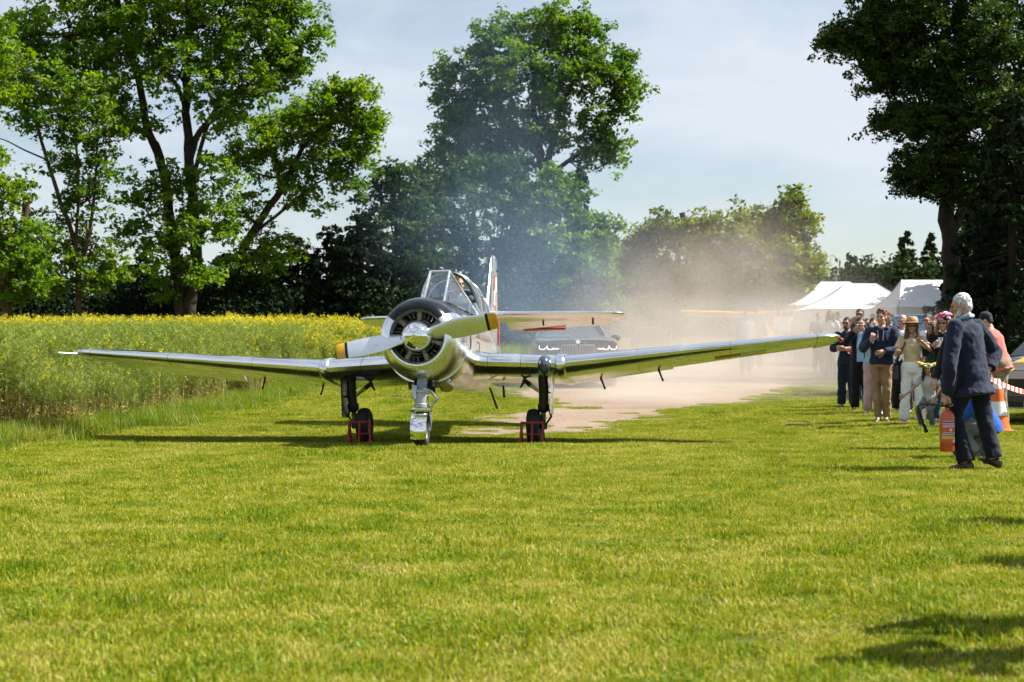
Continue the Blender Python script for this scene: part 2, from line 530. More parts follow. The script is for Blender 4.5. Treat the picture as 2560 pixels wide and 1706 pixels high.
# clover and plantain patches, and dry thatch
M_clover = leafy('clover_leaf', [(0.07, 0.15, 0.008), (0.12, 0.20, 0.010), (0.19, 0.25, 0.02)], trans=0.3, scale=3.0)
M_thatch = leafy('thatch', [(0.16, 0.13, 0.04), (0.30, 0.25, 0.09), (0.46, 0.39, 0.20)], trans=0.2, scale=3.0)
def rosette(n, rad, seed):
    r = np.random.default_rng(seed); q = np.abs(r.normal(0, .75, n))*rad; a = r.uniform(0, 6.283, n)
    c = np.stack([q*np.cos(a)*r.uniform(.6, 1), q*np.sin(a), r.uniform(.012, .038, n)], -1); d = r.uniform(0, 6.283, n); s = r.uniform(.005, .012, n)[:, None]
    u = np.stack([np.cos(d), np.sin(d), r.normal(0, .3, n)], -1); v = np.stack([-np.sin(d), np.cos(d), r.normal(0, .3, n)], -1)
    return bpy.data.objects.new('rosette', quads('rosette', np.stack([c-u*s, c-v*s*.8, c+u*s, c+v*s*.8], 1), [M_clover], None, r.uniform(0, 1, n)))
lawn_v += [rosette(190, .26, 160+i) for i in range(2)]
lawn_v += [blades(700, 0.20, 0.010, 0.032, 0.004, 0.008, 1.3, 170+i, [M_thatch], 1.0) for i in range(2)]
pts, sc_, pk = [], [], []
y = 4.6
while y < 44:
    st = 0.40 if y < 16 else (0.46 if y < 30 else 0.6)
    hw = 0.305*y+1.8
    for x in np.arange(-hw, hw, st):
        pts.append((x+random.uniform(-.5, .5)*st, y+random.uniform(-.5, .5)*st))
    y += st
pts = np.array(pts)
keep = ~poly_in(pts[:, 0], pts[:, 1], TR) & ~poly_in(pts[:, 0]+0.1, pts[:, 1], CROP_POLY) & ~poly_in(pts[:, 0], pts[:, 1], BARE_POLY)
pts = pts[keep]
# ragged tufts spilling onto the sand
ex = np.array(TR); ex = ex[(ex[:, 1] < 46)]
ex = np.repeat(ex, 5, 0)+rng.normal(0, 0.34, (len(ex)*5, 2))
isl = np.concatenate([rng.normal((-0.55, 31.2), (0.35, 0.5), (26, 2)), rng.normal((0.55, 33.2), (0.3, 0.7), (14, 2)), rng.normal((-0.1, 35.5), (0.4, 1.2), (30, 2))])
bp_ = np.array(BARE_POLY)+0.0
bp_ = np.repeat(bp_, 4, 0)+rng.normal(0, 0.15, (len(bp_)*4, 2))
spots = np.stack([rng.uniform(-9, 9, 520), rng.uniform(6, 31, 520)], -1)
spots = spots[(np.abs(spots[:, 0]) < 0.31*spots[:, 1]+1.5) & ~poly_in(spots[:, 0], spots[:, 1], TR) & ~poly_in(spots[:, 0], spots[:, 1], CROP_POLY)]
allp = np.concatenate([pts, ex, isl, bp_])
nbase = len(allp); allp = np.concatenate([allp, spots])
big = np.concatenate([np.zeros(len(pts)), np.ones(len(ex)+len(isl)), np.ones(len(bp_)), np.zeros(len(spots))])
n = len(allp)
z = ground_z(allp[:, 0], allp[:, 1])
pk = np.where((rng.uniform(0, 1, n) < 0.13) | (big > 0), rng.integers(6, 8, n), rng.integers(0, 6, n))
pk[nbase:] = np.where(rng.uniform(0, 1, n-nbase) < .4, rng.integers(8, 10, n-nbase), rng.integers(10, 12, n-nbase))
sc_ = rng.uniform(0.85, 1.2, n)*np.where(big > 0, rng.uniform(0.22, 0.75, n), 1.0)*np.where(allp[:, 1] > 30, 1.25, 1.0)
scatter('lawn_grass', np.stack([allp[:, 0], allp[:, 1], z], -1), sc_, lawn_v, pk, rng.uniform(0, 6.28, n), 'short sunlit yellow-green mown grass of the airfield lawn', 'grass')

# ---- taller grass and weeds along the edge of the rape field
M_tall = leafy('tall_grass_blade', [(0.06, 0.13, 0.010), (0.12, 0.20, 0.014), (0.20, 0.25, 0.025), (0.36, 0.31, 0.11)], trans=0.42, scale=0.6, rough=0.5, gloss=0.3)
tall_v = [blades(260, 0.45, 0.06, 0.36, 0.005, 0.011, 0.75, 200+i, [M_tall], 1.3) for i in range(4)]
E = []
for i in range(len(CROP_EDGE)-1):
    a, b = np.array(CROP_EDGE[i]), np.array(CROP_EDGE[i+1])
    L_ = np.linalg.norm(b-a)
    for t in np.arange(0, 1, 0.28/L_):
        for k in range(5):
            p = a+(b-a)*t; p = p+np.array([abs(rng.normal(0, 0.42))-0.34, rng.normal(0, 0.2)]); E.append(p)
for k in range(420): E.append((rng.uniform(-4.0, 0.9), rng.uniform(45, 60)))
E = np.array(E); n = len(E)
scatter('field_margin_grass', np.stack([E[:, 0], E[:, 1], ground_z(E[:, 0], E[:, 1])], -1), rng.uniform(0.3, 1.15, n)*np.where((E[:, 1] > 44.9) & (E[:, 0] > -3.6), 2.1, 1.0), tall_v, rng.integers(0, 4, n), rng.uniform(0, 6.28, n), 'long rough green grass along the foot of the rape field', 'grass')

# ---- rape crop: stems with pods, withered lower leaves, yellow flower heads farther back
M_stem = leafy('rape_stem', [(0.17, 0.19, 0.05), (0.34, 0.32, 0.12), (0.55, 0.46, 0.26)], trans=0.15, scale=1.2)
M_pod = leafy('rape_pod', [(0.10, 0.165, 0.022), (0.185, 0.25, 0.038), (0.30, 0.33, 0.075)], trans=0.3, scale=0.5)
M_dry = leafy('rape_withered_leaf', [(0.09, 0.18, 0.018), (0.20, 0.24, 0.04), (0.44, 0.25, 0.07), (0.62, 0.44, 0.28)], trans=0.35, scale=1.5)
M_flower = leafy('rape_flower', [(0.58, 0.46, 0.004), (0.70, 0.60, 0.01), (0.76, 0.68, 0.04)], trans=0.3, scale=1.5)

def strip(p, q, w, r):
    """thin ribbon quad from p to q, arrays (N,3)"""
    d = q-p; s = np.cross(d, r.normal(0, 1, d.shape)); s /= (np.linalg.norm(s, axis=1, keepdims=True)+1e-9)
    w = np.asarray(w).reshape(-1, 1)*0.5
    return np.stack([p-s*w, p+s*w, q+s*w*0.6, q-s*w*0.6], 1)

def crop_patch(seed, flowers, npl=52):
    r = np.random.default_rng(seed)
    Q, MI, T = [], [], []
    def put(q, mi, t=None):
        Q.append(q); MI.append(np.full(len(q), mi)); T.append(r.uniform(0, 1, len(q)) if t is None else t)
    for _ in range(npl):
        b = np.array([r.uniform(-.55, .55), r.uniform(-.55, .55), 0.0])
        h = r.uniform(1.0, 1.38); ln = r.normal(0, 0.09, 2)
        top = b+np.array([ln[0], ln[1], h]); mid = b*0.5+top*0.5+np.append(r.normal(0, .025, 2), 0)
        put(strip(np.array([b, mid]), np.array([mid, top]), [0.016, 0.011], r), 0)
        put(strip(np.array([b, mid]), np.array([mid, top]), [0.016, 0.011], r), 0)
        nb = r.integers(5, 9)
        t0 = r.uniform(0.5, 0.93, nb)
        a = r.uniform(0, 6.28, nb); bl = r.uniform(0.14, 0.38, nb)
        p0 = b+(top-b)*t0[:, None]
        p1 = p0+np.stack([np.cos(a)*bl*0.55, np.sin(a)*bl*0.55, bl*0.85], -1)
        put(strip(p0, p1, np.full(nb, .006), r), 1)
        # pods all along the upper branches
        for i in range(nb+1):
            q0, q1 = (p0[i], p1[i]) if i < nb else (b+(top-b)*0.62, top)
            k = r.integers(7, 12)
            s = r.uniform(0.2, 1.0, k)[:, None]; c0 = q0+(q1-q0)*s
            aa = r.uniform(0, 6.28, k); L_ = r.uniform(.045, .085, k)
            c1 = c0+np.stack([np.cos(aa)*L_, np.sin(aa)*L_, L_*r.uniform(0.3, 1.0, k)], -1)
            put(strip(c0, c1, np.full(k, .0085), r), 1)
            if r.uniform() < flowers:
                k = r.integers(9, 16)
                c = q1+r.normal(0, 1, (k, 3))*np.array([.024, .024, .03])
                n_ = r.normal(0, 1, (k, 3)); u = np.cross(n_, r.normal(0, 1, (k, 3))); u /= np.linalg.norm(u, axis=1, keepdims=True)
                v = np.cross(n_, u); v /= np.linalg.norm(v, axis=1, keepdims=True); sz = 0.014
                put(np.stack([c-u*sz, c-v*sz, c+u*sz, c+v*sz], 1), 3)
        # leaves low on the stem, many withered
        k = r.integers(8, 14)
        s = r.uniform(0.04, 0.62, k)[:, None]; c0 = b+(top-b)*s
        aa = r.uniform(0, 6.28, k); L_ = r.uniform(.04, .10, k)
        c1 = c0+np.stack([np.cos(aa)*L_, np.sin(aa)*L_, L_*r.uniform(-0.8, 0.5, k)], -1)
        put(strip(c0, c1, r.uniform(.012, .034, k), r), 2, np.clip(r.normal(0.72-s[:, 0]*0.9, .28, k), 0, 1))
    me = quads('crop', np.concatenate(Q), [M_stem, M_pod, M_dry, M_flower], np.concatenate(MI), np.concatenate(T))
    return bpy.data.objects.new('crop', me)

crop_v = [crop_patch(300+i, 0.03) for i in range(4)]+[crop_patch(320+i, 0.35) for i in range(3)]+[crop_patch(340+i, 0.9) for i in range(3)]
P = []
for yy in np.arange(13, 60.4, 0.82):
    for xx in np.arange(-(0.305*yy+3.5), 1, 0.82):
        P.append((xx+random.uniform(-.4, .4), yy+random.uniform(-.4, .4)))
P = np.array(P); P = P[poly_in(P[:, 0], P[:, 1], CROP_POLY)]
n = len(P)
ce = np.array(CROP_EDGE); edge_d = np.interp(P[:, 1], ce[:, 1], ce[:, 0])-P[:, 0]
fl = np.clip((P[:, 1]-39)/21.0-0.16*np.clip(P[:, 0]+8, 0, 9)/6, 0, 1)*rng.uniform(0.35, 1.25, n)
pk = np.where(fl > 0.60, rng.integers(7, 10, n), np.where(fl > 0.22, rng.integers(4, 7, n), rng.integers(0, 4, n)))
scatter('rape_crop', np.stack([P[:, 0], P[:, 1], ground_z(P[:, 0], P[:, 1])], -1), rng.uniform(0.88, 1.08, n)*np.clip(0.60+0.34*edge_d+rng.normal(0, .07, n), .5, 1), crop_v, pk, rng.integers(0, 4, n)*1.5708, 'field of green rapeseed plants turning to yellow blossom at the back', 'rapeseed')

# ================================================================== trees
M_bark = pm('bark', (0.040, 0.030, 0.022), rough=0.9, var=0.35, scale=3.0, bump=0.9, bscale=14, spec=0.2)
M_bark_warm = pm('bark_warm', (0.085, 0.056, 0.036), rough=0.9, var=0.35, scale=3.0, bump=0.9, bscale=14, spec=0.2)
LEAF = {
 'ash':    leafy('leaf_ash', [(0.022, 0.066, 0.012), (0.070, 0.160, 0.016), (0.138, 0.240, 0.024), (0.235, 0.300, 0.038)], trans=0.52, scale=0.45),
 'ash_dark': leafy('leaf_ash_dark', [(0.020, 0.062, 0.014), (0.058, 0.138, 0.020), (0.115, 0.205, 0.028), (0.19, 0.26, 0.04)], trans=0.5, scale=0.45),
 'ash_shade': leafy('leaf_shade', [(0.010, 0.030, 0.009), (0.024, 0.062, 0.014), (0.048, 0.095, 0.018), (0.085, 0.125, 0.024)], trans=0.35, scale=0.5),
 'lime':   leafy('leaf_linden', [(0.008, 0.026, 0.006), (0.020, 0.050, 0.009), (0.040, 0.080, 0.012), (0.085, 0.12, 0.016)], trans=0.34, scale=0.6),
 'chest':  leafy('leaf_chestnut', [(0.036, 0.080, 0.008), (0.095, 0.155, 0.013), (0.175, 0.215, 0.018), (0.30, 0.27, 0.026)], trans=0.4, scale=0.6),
 'con':    leafy('needles_dark', [(0.006, 0.014, 0.006), (0.012, 0.026, 0.009), (0.024, 0.042, 0.012)], trans=0.1, scale=0.8, gloss=0.08, rough=0.8),
 'con_mid': leafy('needles_mid', [(0.012, 0.026, 0.010), (0.024, 0.046, 0.014), (0.045, 0.065, 0.018)], trans=0.15, scale=0.8, gloss=0.08, rough=0.8),
 'far':    leafy('leaf_far', [(0.022, 0.045, 0.014), (0.045, 0.075, 0.018), (0.075, 0.10, 0.024)], trans=0.3, scale=0.5),
}

def leaf_quads(C, S, r, flat=0.35, droop=0.0):
    """rhombic leaves at centres C (N,3) of size S (N,)"""
    n = len(C)
    nrm = r.normal(0, 1, (n, 3)); nrm[:, 2] = np.abs(nrm[:, 2])+flat
    nrm /= np.linalg.norm(nrm, axis=1, keepdims=True)
    a = r.normal(0, 1, (n, 3)); a[:, 2] -= droop
    u = a-nrm*(a*nrm).sum(1, keepdims=True); u /= np.linalg.norm(u, axis=1, keepdims=True)
    v = np.cross(nrm, u); S = S[:, None]
    fold = nrm*S*0.10
    return np.stack([C-u*S*0.5, C+v*S*0.30+fold, C+u*S*0.5, C-v*S*0.30+fold], 1)

def bez(a, b, c, n):
    return [a*(1-t)**2+b*2*t*(1-t)+c*t*t for t in [i/(n-1) for i in range(n)]]

def broad_tree(name, label, base, stems, lobes, leaf='ash', lsize=0.2, per=60, clump=0.55, seed=1, bark=None, stubs=(), sz=1.0, shell=0.45, droop=0.2, group=None, tint0=0.0, tuft=None):
    """stems: [(points rel. to base, r0, r1)]; lobes: [(centre rel., radii, clumps)]"""
    r = np.random.default_rng(seed); rr = random.Random(seed)
    tuft = tuft or lsize*6.0; lsize = lsize*0.64
    gz = float(ground_z(base[0], base[1]))
    root = empty(name, (base[0], base[1], gz), 0, label, 'tree', group)
    mb = MB(); nodes = []
    for pts, r0, r1 in stems:
        pts = [Vector(p) for p in pts]
        # smooth the stem by subdividing with a Catmull-Rom pass
        fine = []
        for i in range(len(pts)-1):
            p0, p1, p2, p3 = pts[max(i-1, 0)], pts[i], pts[i+1], pts[min(i+2, len(pts)-1)]
            for t in (0, .25, .5, .75):
                fine.append(0.5*((2*p1)+(p2-p0)*t+(2*p0-5*p1+4*p2-p3)*t*t+(3*p1-p0-3*p2+p3)*t**3))
        fine.append(pts[-1])
        fine = [f+Vector((rr.uniform(-1, 1), rr.uniform(-1, 1), 0))*r0*0.12 for f in fine]
        k = len(fine)
        r0s = r0*0.72; rad = [(r0s+(r1*0.8-r0s)*i/(k-1)) for i in range(k)]
        if fine[0].z < 0.2: rad[0] *= 1.45; rad[1] *= 1.1
        mb.tube(fine, rad, 9)
        nodes += [(f, rad[i]) for i, f in enumerate(fine) if i > 1]
    for a, b, r0, r1 in stubs:
        mb.tube([a, (Vector(a)+Vector(b))/2+Vector((0.05, 0, 0.03)), b], [r0, (r0+r1)/2, r1], 8)
    NP = np.array([tuple(n[0]) for n in nodes]); NR = np.array([n[1] for n in nodes])
    C, T = [], []
    for c, rad, ncl in lobes:
        c = Vector(c)
        w = np.linalg.norm(NP-np.array(c), axis=1)+np.clip(NP[:, 2]-c.z+0.2*rad[2], 0, 9)*1.5
        i = int(np.argmin(w)); a, ra = Vector(NP[i]), NR[i]*0.62
        tip = c+Vector((0, 0, rad[2]*0.25))
        mid = (a+c)/2+Vector((0, 0, -0.12*(c-a).length))+Vector((rr.uniform(-.3, .3), rr.uniform(-.3, .3), 0))
        limb = bez(a, mid, tip, 7)
        ra = max(min(ra, 0.16*sz), 0.05*sz)
        mb.tube(limb, [ra+(0.02*sz-ra)*k/6 for k in range(7)], 6)
        q = r.normal(0, 1, (ncl, 3)); q /= np.linalg.norm(q, axis=1, keepdims=True)
        d = shell+(1-shell)*r.uniform(0, 1, ncl)**0.6
        q = q*d[:, None]*np.array(rad)+np.array(c)
        for k in range(ncl):
            p = Vector(q[k])
            if k % 2 == 0:
                l0 = limb[rr.randrange(2, 7)]
                m2 = (l0+p)/2+Vector((0, 0, -0.06*(p-l0).length))
                mb.tube([l0, m2, p], [0.028*sz, 0.018*sz, 0.007*sz], 4, cap=False)
            cs = clump*rr.uniform(0.65, 1.25)
            # a clump is a handful of tight leaf tufts with air between them
            nt = max(2, int(per*rr.uniform(0.6, 1.3)/15))
            t_ = r.normal(0, 0.5, (nt, 3))*np.array([1, 1, 0.7])*cs
            t_[:, 2] -= droop*cs*(t_[:, 0]**2+t_[:, 1]**2)/(cs*cs)
            tt_ = r.uniform(0, 1, nt)
            g = np.repeat(t_, 26, 0)+r.normal(0, 1, (nt*26, 3))*np.array([.085, .085, .055])*tuft
            C.append(q[k]+g); T.append(np.clip(tint0+np.repeat(tt_, 26)*0.55+r.uniform(0, 0.45, nt*26), 0, 1))
    mb.build('trunk', bark or M_bark, root, ang=80)
    C = np.concatenate(C); T = np.concatenate(T)
    S = r.uniform(0.5, 1.5, len(C))*lsize
    me = quads('crown', leaf_quads(C, S, r, 0.35, droop), [LEAF[leaf]], None, T)
    obj('crown', me, None, root)
    return root

def conifer(name, label, base, h, rad, leaf='con', seed=1, z0=0.05, whorl=0.5, dens=34, lsize=0.2, power=0.85, lean=0.0, group=None):
    r = np.random.default_rng(seed); rr = random.Random(seed)
    gz = float(ground_z(base[0], base[1]))
    root = empty(name, (base[0], base[1], gz), 0, label, 'tree', group)
    mb = MB(); mb.tube([(0, 0, -0.1), (lean*0.3, 0, h*0.4), (lean, 0, h)], [0.02*h+0.06, 0.013*h+0.03, 0.012], 8)
    C, D = [], []
    z = h*z0
    while z < h*0.985:
        t = (z-h*z0)/(h*(1-z0)); L0 = rad*(1-t)**power+0.12
        nb = 8 if L0 > 0.8 else 5
        for k in range(nb):
            a = rr.uniform(0, 6.283); L = L0*rr.uniform(0.6, 1.1)
            zz = z+rr.uniform(-.5, .5)*whorl
            dx, dy = math.cos(a), math.sin(a)
            dr = 0.10+0.30*(1-t)
            p0 = Vector((lean*zz/h, 0, zz)); p1 = p0+Vector((dx*L*0.6, dy*L*0.6, -dr*L*0.55)); p2 = p0+Vector((dx*L, dy*L, -dr*L*0.6))
            mb.tube([p0, p1, p2], [0.012+0.010*L, 0.012, 0.005], 4, cap=False)
            m = max(6, int(dens*L))
            s = np.sqrt(r.uniform(0.02, 1, m))
            pa = np.array(p0)[None]*(1-s)[:, None]**2+2*((1-s)*s)[:, None]*np.array(p1)[None]+(s**2)[:, None]*np.array(p2)[None]
            wv = (0.05+0.22*L*s*(1.15-s))
            sd_ = r.normal(0, 1, m)*wv
            pa = pa+np.stack([-dy*sd_, dx*sd_, -np.abs(r.normal(0, 0.10, m))-np.abs(sd_)*0.25], -1)
            C.append(pa)
        z += whorl*(0.55+0.6*(1-t))
    mb.build('trunk', M_bark, root, ang=80)
    C = np.concatenate(C)
    me = quads('crown', leaf_quads(C, r.uniform(0.6, 1.4, len(C))*lsize, r, 0.1, 0.9), [LEAF[leaf]], None, r.uniform(0, 1, len(C)))
    obj('crown', me, None, root)
    return root

def rel(base, px, py, d=None):
    """photo pixel -> point relative to a tree base, at the tree's own distance"""
    d = d or base[1]
    p = at(px, py, d); return (p.x-base[0], d-base[1], p.z-float(ground_z(base[0], base[1])))
def xat(px, d): return (px-1280)/FPX*d

# lobes given as photo pixel, pixel radii, depth offset: real size follows from the tree's distance
def lobes_px(base, L):
    k = base[1]/FPX; out = []
    for px, py, rx, ry, dy, n in L:
        p = at(px, py, base[1])
        out.append(((p.x-base[0], dy, p.z-float(ground_z(base[0], base[1]))), (rx*k, max(rx, ry)*k*0.9, ry*k), n))
    return out
def stem_px(base, P, r0, r1):
    out = []
    for q in P:
        px, py = q[0], q[1]; dy = q[2] if len(q) > 2 else 0.0
        p = at(px, py, base[1]); out.append((p.x-base[0], dy, p.z-float(ground_z(base[0], base[1]))))
    return (out, r0, r1)

# big twin-stemmed tree on the left
b = (xat(455, 63), 63)
broad_tree('ash_tree', 'tallest spreading tree at left with two dark forking stems above the rape field', b,
  [stem_px(b, [(455, 835), (452, 780), (446, 700), (428, 560), (408, 430), (372, 330), (340, 180), (300, 40), (280, -120)], .36, .10),
   stem_px(b, [(470, 835), (476, 760), (492, 650), (484, 520), (474, 400), (466, 280), (470, 120), (475, -80), (480, -220)], .38, .10),
   stem_px(b, [(474, 400), (500, 330), (560, 275), (640, 190), (700, 100)], .19, .06),
   stem_px(b, [(408, 430), (390, 360), (320, 300), (230, 200), (160, 90)], .17, .06),
   stem_px(b, [(470, 300), (450, 230), (400, 150), (380, 40)], .14, .05),
   stem_px(b, [(484, 440), (540, 300, -1), (600, 250, -1.5), (680, 260, -2)], .12, .04)],
  lobes_px(b, [(640, 120, 130, 110, 0, 46), (740, 60, 75, 90, 0, 24), (560, 40, 120, 100, 1, 40), (430, 60, 130, 110, -1, 44), (300, 70, 130, 110, 0, 42), (170, 80, 130, 110, 0, 42), (50, 120, 100, 110, 1, 32),
              (480, 190, 120, 70, -1.5, 26), (620, 215, 110, 55, -1, 24), (250, 190, 110, 70, -1, 26), (720, 190, 60, 55, 0, 14), (90, 210, 90, 60, 0, 20),
              (480, -90, 240, 120, 0, 55), (250, -80, 200, 110, 0, 44), (650, -60, 140, 100, 0, 30), (380, 300, 70, 50, -1, 9), (300, 260, 60, 45, 0, 8),
              (400, 480, 90, 60, -1, 16), (520, 440, 70, 60, -1, 12), (560, 300, 70, 40, -1, 10), (410, 590, 110, 60, -1, 24), (530, 560, 90, 60, 0, 16), (440, 690, 100, 50, -1, 18)]),
  leaf='ash', lsize=0.27, per=66, clump=0.66, seed=11)
# slender forked tree left of it
b = (xat(196, 60), 60)
broad_tree('slender_tree', 'slender sparse tree with a thin pale straight trunk forking low at left', b,
  [stem_px(b, [(197, 830), (196, 760), (196, 680), (185, 600), (150, 500), (118, 400), (90, 310), (60, 240)], .17, .05),
   stem_px(b, [(197, 690), (222, 590), (236, 490), (242, 380), (240, 250)], .11, .03),
   stem_px(b, [(190, 620), (196, 470), (190, 350), (180, 240)], .09, .03),
   stem_px(b, [(118, 400), (60, 375), (10, 350), (-40, 340)], .05, .015)],
  lobes_px(b, [(150, 300, 90, 60, 0, 18), (60, 270, 70, 50, 0, 12), (230, 300, 80, 70, 0, 20), (200, 400, 70, 60, 0, 15), (265, 330, 50, 45, 0, 10), (215, 500, 70, 50, 0, 14), (140, 540, 50, 40, 0, 7), (260, 430, 40, 30, 0, 6),
              (170, 620, 80, 45, 0, 17), (240, 620, 70, 45, 0, 15), (130, 690, 70, 40, 0, 14), (260, 690, 70, 40, 0, 14), (200, 230, 90, 50, 0, 14), (100, 200, 90, 60, 0, 16)]),
  leaf='ash', lsize=0.25, per=48, clump=0.55, seed=12, bark=M_bark_warm)
# leftmost tree with broken limb
b = (xat(12, 58), 58)
broad_tree('leafy_tree', 'leafy bright tree at the left border with a bare snapped limb', b,
  [stem_px(b, [(12, 840), (16, 780), (12, 700), (0, 600), (-30, 480), (-50, 300)], .26, .09)],
  lobes_px(b, [(30, 640, 85, 70, -.5, 30), (60, 590, 60, 50, 0, 16), (-20, 560, 80, 70, 0, 20), (30, 480, 60, 40, 0, 14), (-50, 400, 80, 80, 0, 18), (80, 680, 50, 40, 0, 12), (0, 720, 80, 40, 0, 16), (-60, 240, 90, 90, 0, 22), (10, 160, 60, 90, 0, 16)]),
  leaf='ash', lsize=0.25, per=60, clump=0.58, seed=13, bark=M_bark_warm, tint0=0.1,
  stubs=[((0.35, 0, 2.9), tuple(rel(b, 66, 505)), 0.16, 0.12)])
# leaning tree right of the big one
b = (xat(585, 66), 66)
broad_tree('leaning_tree', 'tree leaning right with bright rounded crown beside the tallest left tree', b,
  [stem_px(b, [(575, 840), (582, 720), (610, 620), (660, 540), (716, 450), (745, 390), (790, 330), (860, 270)], .30, .06),
   stem_px(b, [(700, 480), (690, 400), (680, 320), (670, 250)], .10, .03),
   stem_px(b, [(640, 580), (740, 500), (790, 460), (830, 440)], .10, .03)],
  lobes_px(b, [(880, 260, 65, 62, 0, 26), (800, 300, 75, 62, 0, 26), (720, 300, 80, 70, 0, 26), (660, 350, 80, 62, -.5, 22), (905, 350, 60, 60, 0, 20), (830, 390, 80, 60, 0, 22), (880, 440, 50, 40, 0, 10), (740, 420, 70, 50, 0, 14),
              (610, 420, 60, 60, 0, 14), (600, 520, 60, 50, 0, 12), (760, 480, 60, 40, 0, 10), (660, 630, 90, 50, 0, 20), (590, 690, 70, 50, 0, 16), (930, 300, 40, 32, 0, 8), (860, 215, 45, 30, 0, 10)]),
  leaf='ash', lsize=0.27, per=60, clump=0.62, seed=14, tint0=0.08)
# centre tree
b = (xat(1345, 78), 78)
broad_tree('round_topped_tree', 'tall round-topped tree standing alone against the sky behind the aeroplane', b,
  [stem_px(b, [(1345, 830), (1350, 620), (1358, 470), (1352, 400), (1340, 320), (1335, 220), (1340, 100)], .46, .09),
   stem_px(b, [(1358, 430), (1385, 350), (1400, 270), (1440, 190), (1460, 110)], .25, .06),
   stem_px(b, [(1352, 400), (1300, 330), (1250, 260), (1210, 190)], .20, .06),
   stem_px(b, [(1356, 450), (1440, 390), (1500, 350), (1540, 250)], .17, .05),
   stem_px(b, [(1350, 420), (1260, 370), (1170, 330), (1120, 290)], .17, .05)],
  lobes_px(b, [(1340, 70, 90, 62, 0, 34), (1250, 100, 70, 62, 0, 28), (1430, 80, 80, 68, 0, 32), (1480, 50, 30, 42, 0, 9), (1210, 170, 70, 60, 0, 26), (1300, 170, 90, 65, -2, 34), (1400, 170, 90, 70, -1, 34), (1480, 160, 50, 60, 0, 18),
              (1140, 215, 60, 50, 0, 20), (1220, 260, 80, 60, 0, 26), (1320, 270, 90, 60, -1, 24), (1420, 250, 80, 60, 0, 20), (1130, 290, 50, 50, 0, 18), (1150, 350, 70, 45, 0, 22), (1240, 350, 80, 45, 0, 20), (1120, 375, 40, 28, 0, 10),
              (1540, 200, 50, 52, 0, 18), (1565, 150, 26, 28, 0, 7), (1570, 235, 26, 26, 0, 6), (1520, 270, 50, 36, 0, 12), (1500, 350, 52, 36, 0, 14), (1530, 380, 30, 26, 0, 7), (1440, 340, 60, 36, 0, 8), (1470, 400, 40, 22, 0, 6), (1310, 350, 60, 40, 0, 10), (1130, 160, 24, 24, 0, 5), (1180, 410, 80, 40, 0, 22), (1270, 410, 80, 40, 0, 20), (1220, 310, 70, 50, -1, 18), (1380, 330, 60, 40, 0, 10)]),
  leaf='ash_dark', lsize=0.30, per=58, clump=0.72, seed=15)
# trees and bushes under and beside it
b = (xat(1400, 72), 72)
broad_tree('bushy_tree', 'bushy pale green tree in the smoke right of the tail fin', b,
  [stem_px(b, [(1400, 830), (1402, 700), (1398, 580), (1405, 480)], .2, .05), stem_px(b, [(1402, 720), (1450, 620), (1490, 560)], .12, .04), stem_px(b, [(1400, 700), (1350, 600), (1320, 520)], .12, .04)],
  lobes_px(b, [(1370, 460, 62, 45, 0, 22), (1330, 530, 60, 50, 0, 20), (1420, 520, 62, 50, -.5, 22), (1470, 570, 55, 42, 0, 18), (1400, 600, 80, 52, -1, 26), (1490, 640, 55, 50, 0, 18), (1340, 640, 70, 52, 0, 22), (1430, 690, 90, 55, -1, 28), (1510, 720, 55, 50, 0, 16), (1350, 730, 80, 50, -1, 22), (1520, 570, 30, 28, 0, 6)]),
  leaf='ash_dark', lsize=0.28, per=60, clump=0.62, seed=16, tint0=0.1)
b = (xat(1560, 82), 82)
broad_tree('low_tree', 'low rounded tree half lost in dust right of the bushy tree', b,
  [stem_px(b, [(1560, 830), (1560, 720), (1556, 640)], .2, .05)],
  lobes_px(b, [(1540, 660, 55, 52, 0, 20), (1590, 650, 50, 40, 0, 16), (1560, 720, 80, 52, 0, 26), (1620, 720, 50, 50, 0, 14), (1500, 720, 50, 50, 0, 14)]),
  leaf='chest', lsize=0.3, per=54, clump=0.68, seed=17)
# chestnut row in the dust
b = (xat(1880, 74), 74)
broad_tree('chestnut_tree', 'dense yellow-green chestnut rising out of the dust cloud with a leafy spire', b,
  [stem_px(b, [(1880, 830), (1885, 740), (1890, 660), (1930, 560), (1975, 500)], .26, .06), stem_px(b, [(1888, 680), (1830, 600), (1800, 550)], .14, .04), stem_px(b, [(1890, 690), (1960, 640), (2010, 610)], .12, .04)],
  lobes_px(b, [(1975, 510, 26, 32, 0, 12), (1970, 560, 50, 40, 0, 20), (1930, 575, 45, 40, 0, 18), (2015, 545, 20, 18, 0, 5), (1870, 555, 55, 32, 0, 20), (1790, 560, 55, 30, 0, 20), (1750, 590, 40, 28, 0, 12), (1840, 610, 70, 42, -.5, 24), (1940, 630, 75, 48, -.5, 28), (2000, 640, 45, 45, 0, 16),
              (1800, 660, 70, 48, -.5, 22), (1890, 690, 80, 50, -1, 26), (1980, 700, 65, 50, -.5, 24), (2030, 690, 28, 42, 0, 9), (2020, 740, 34, 38, 0, 10), (1790, 730, 70, 44, 0, 18), (1880, 755, 80, 38, 0, 20), (1965, 760, 60, 34, 0, 16)]),
  leaf='chest', lsize=0.34, per=56, clump=0.55, seed=18, droop=0.55, stubs=[((0.0, 0, 4.4), tuple(rel(b, 1832, 530)), 0.10, 0.13)])
b = (xat(1680, 78), 78)
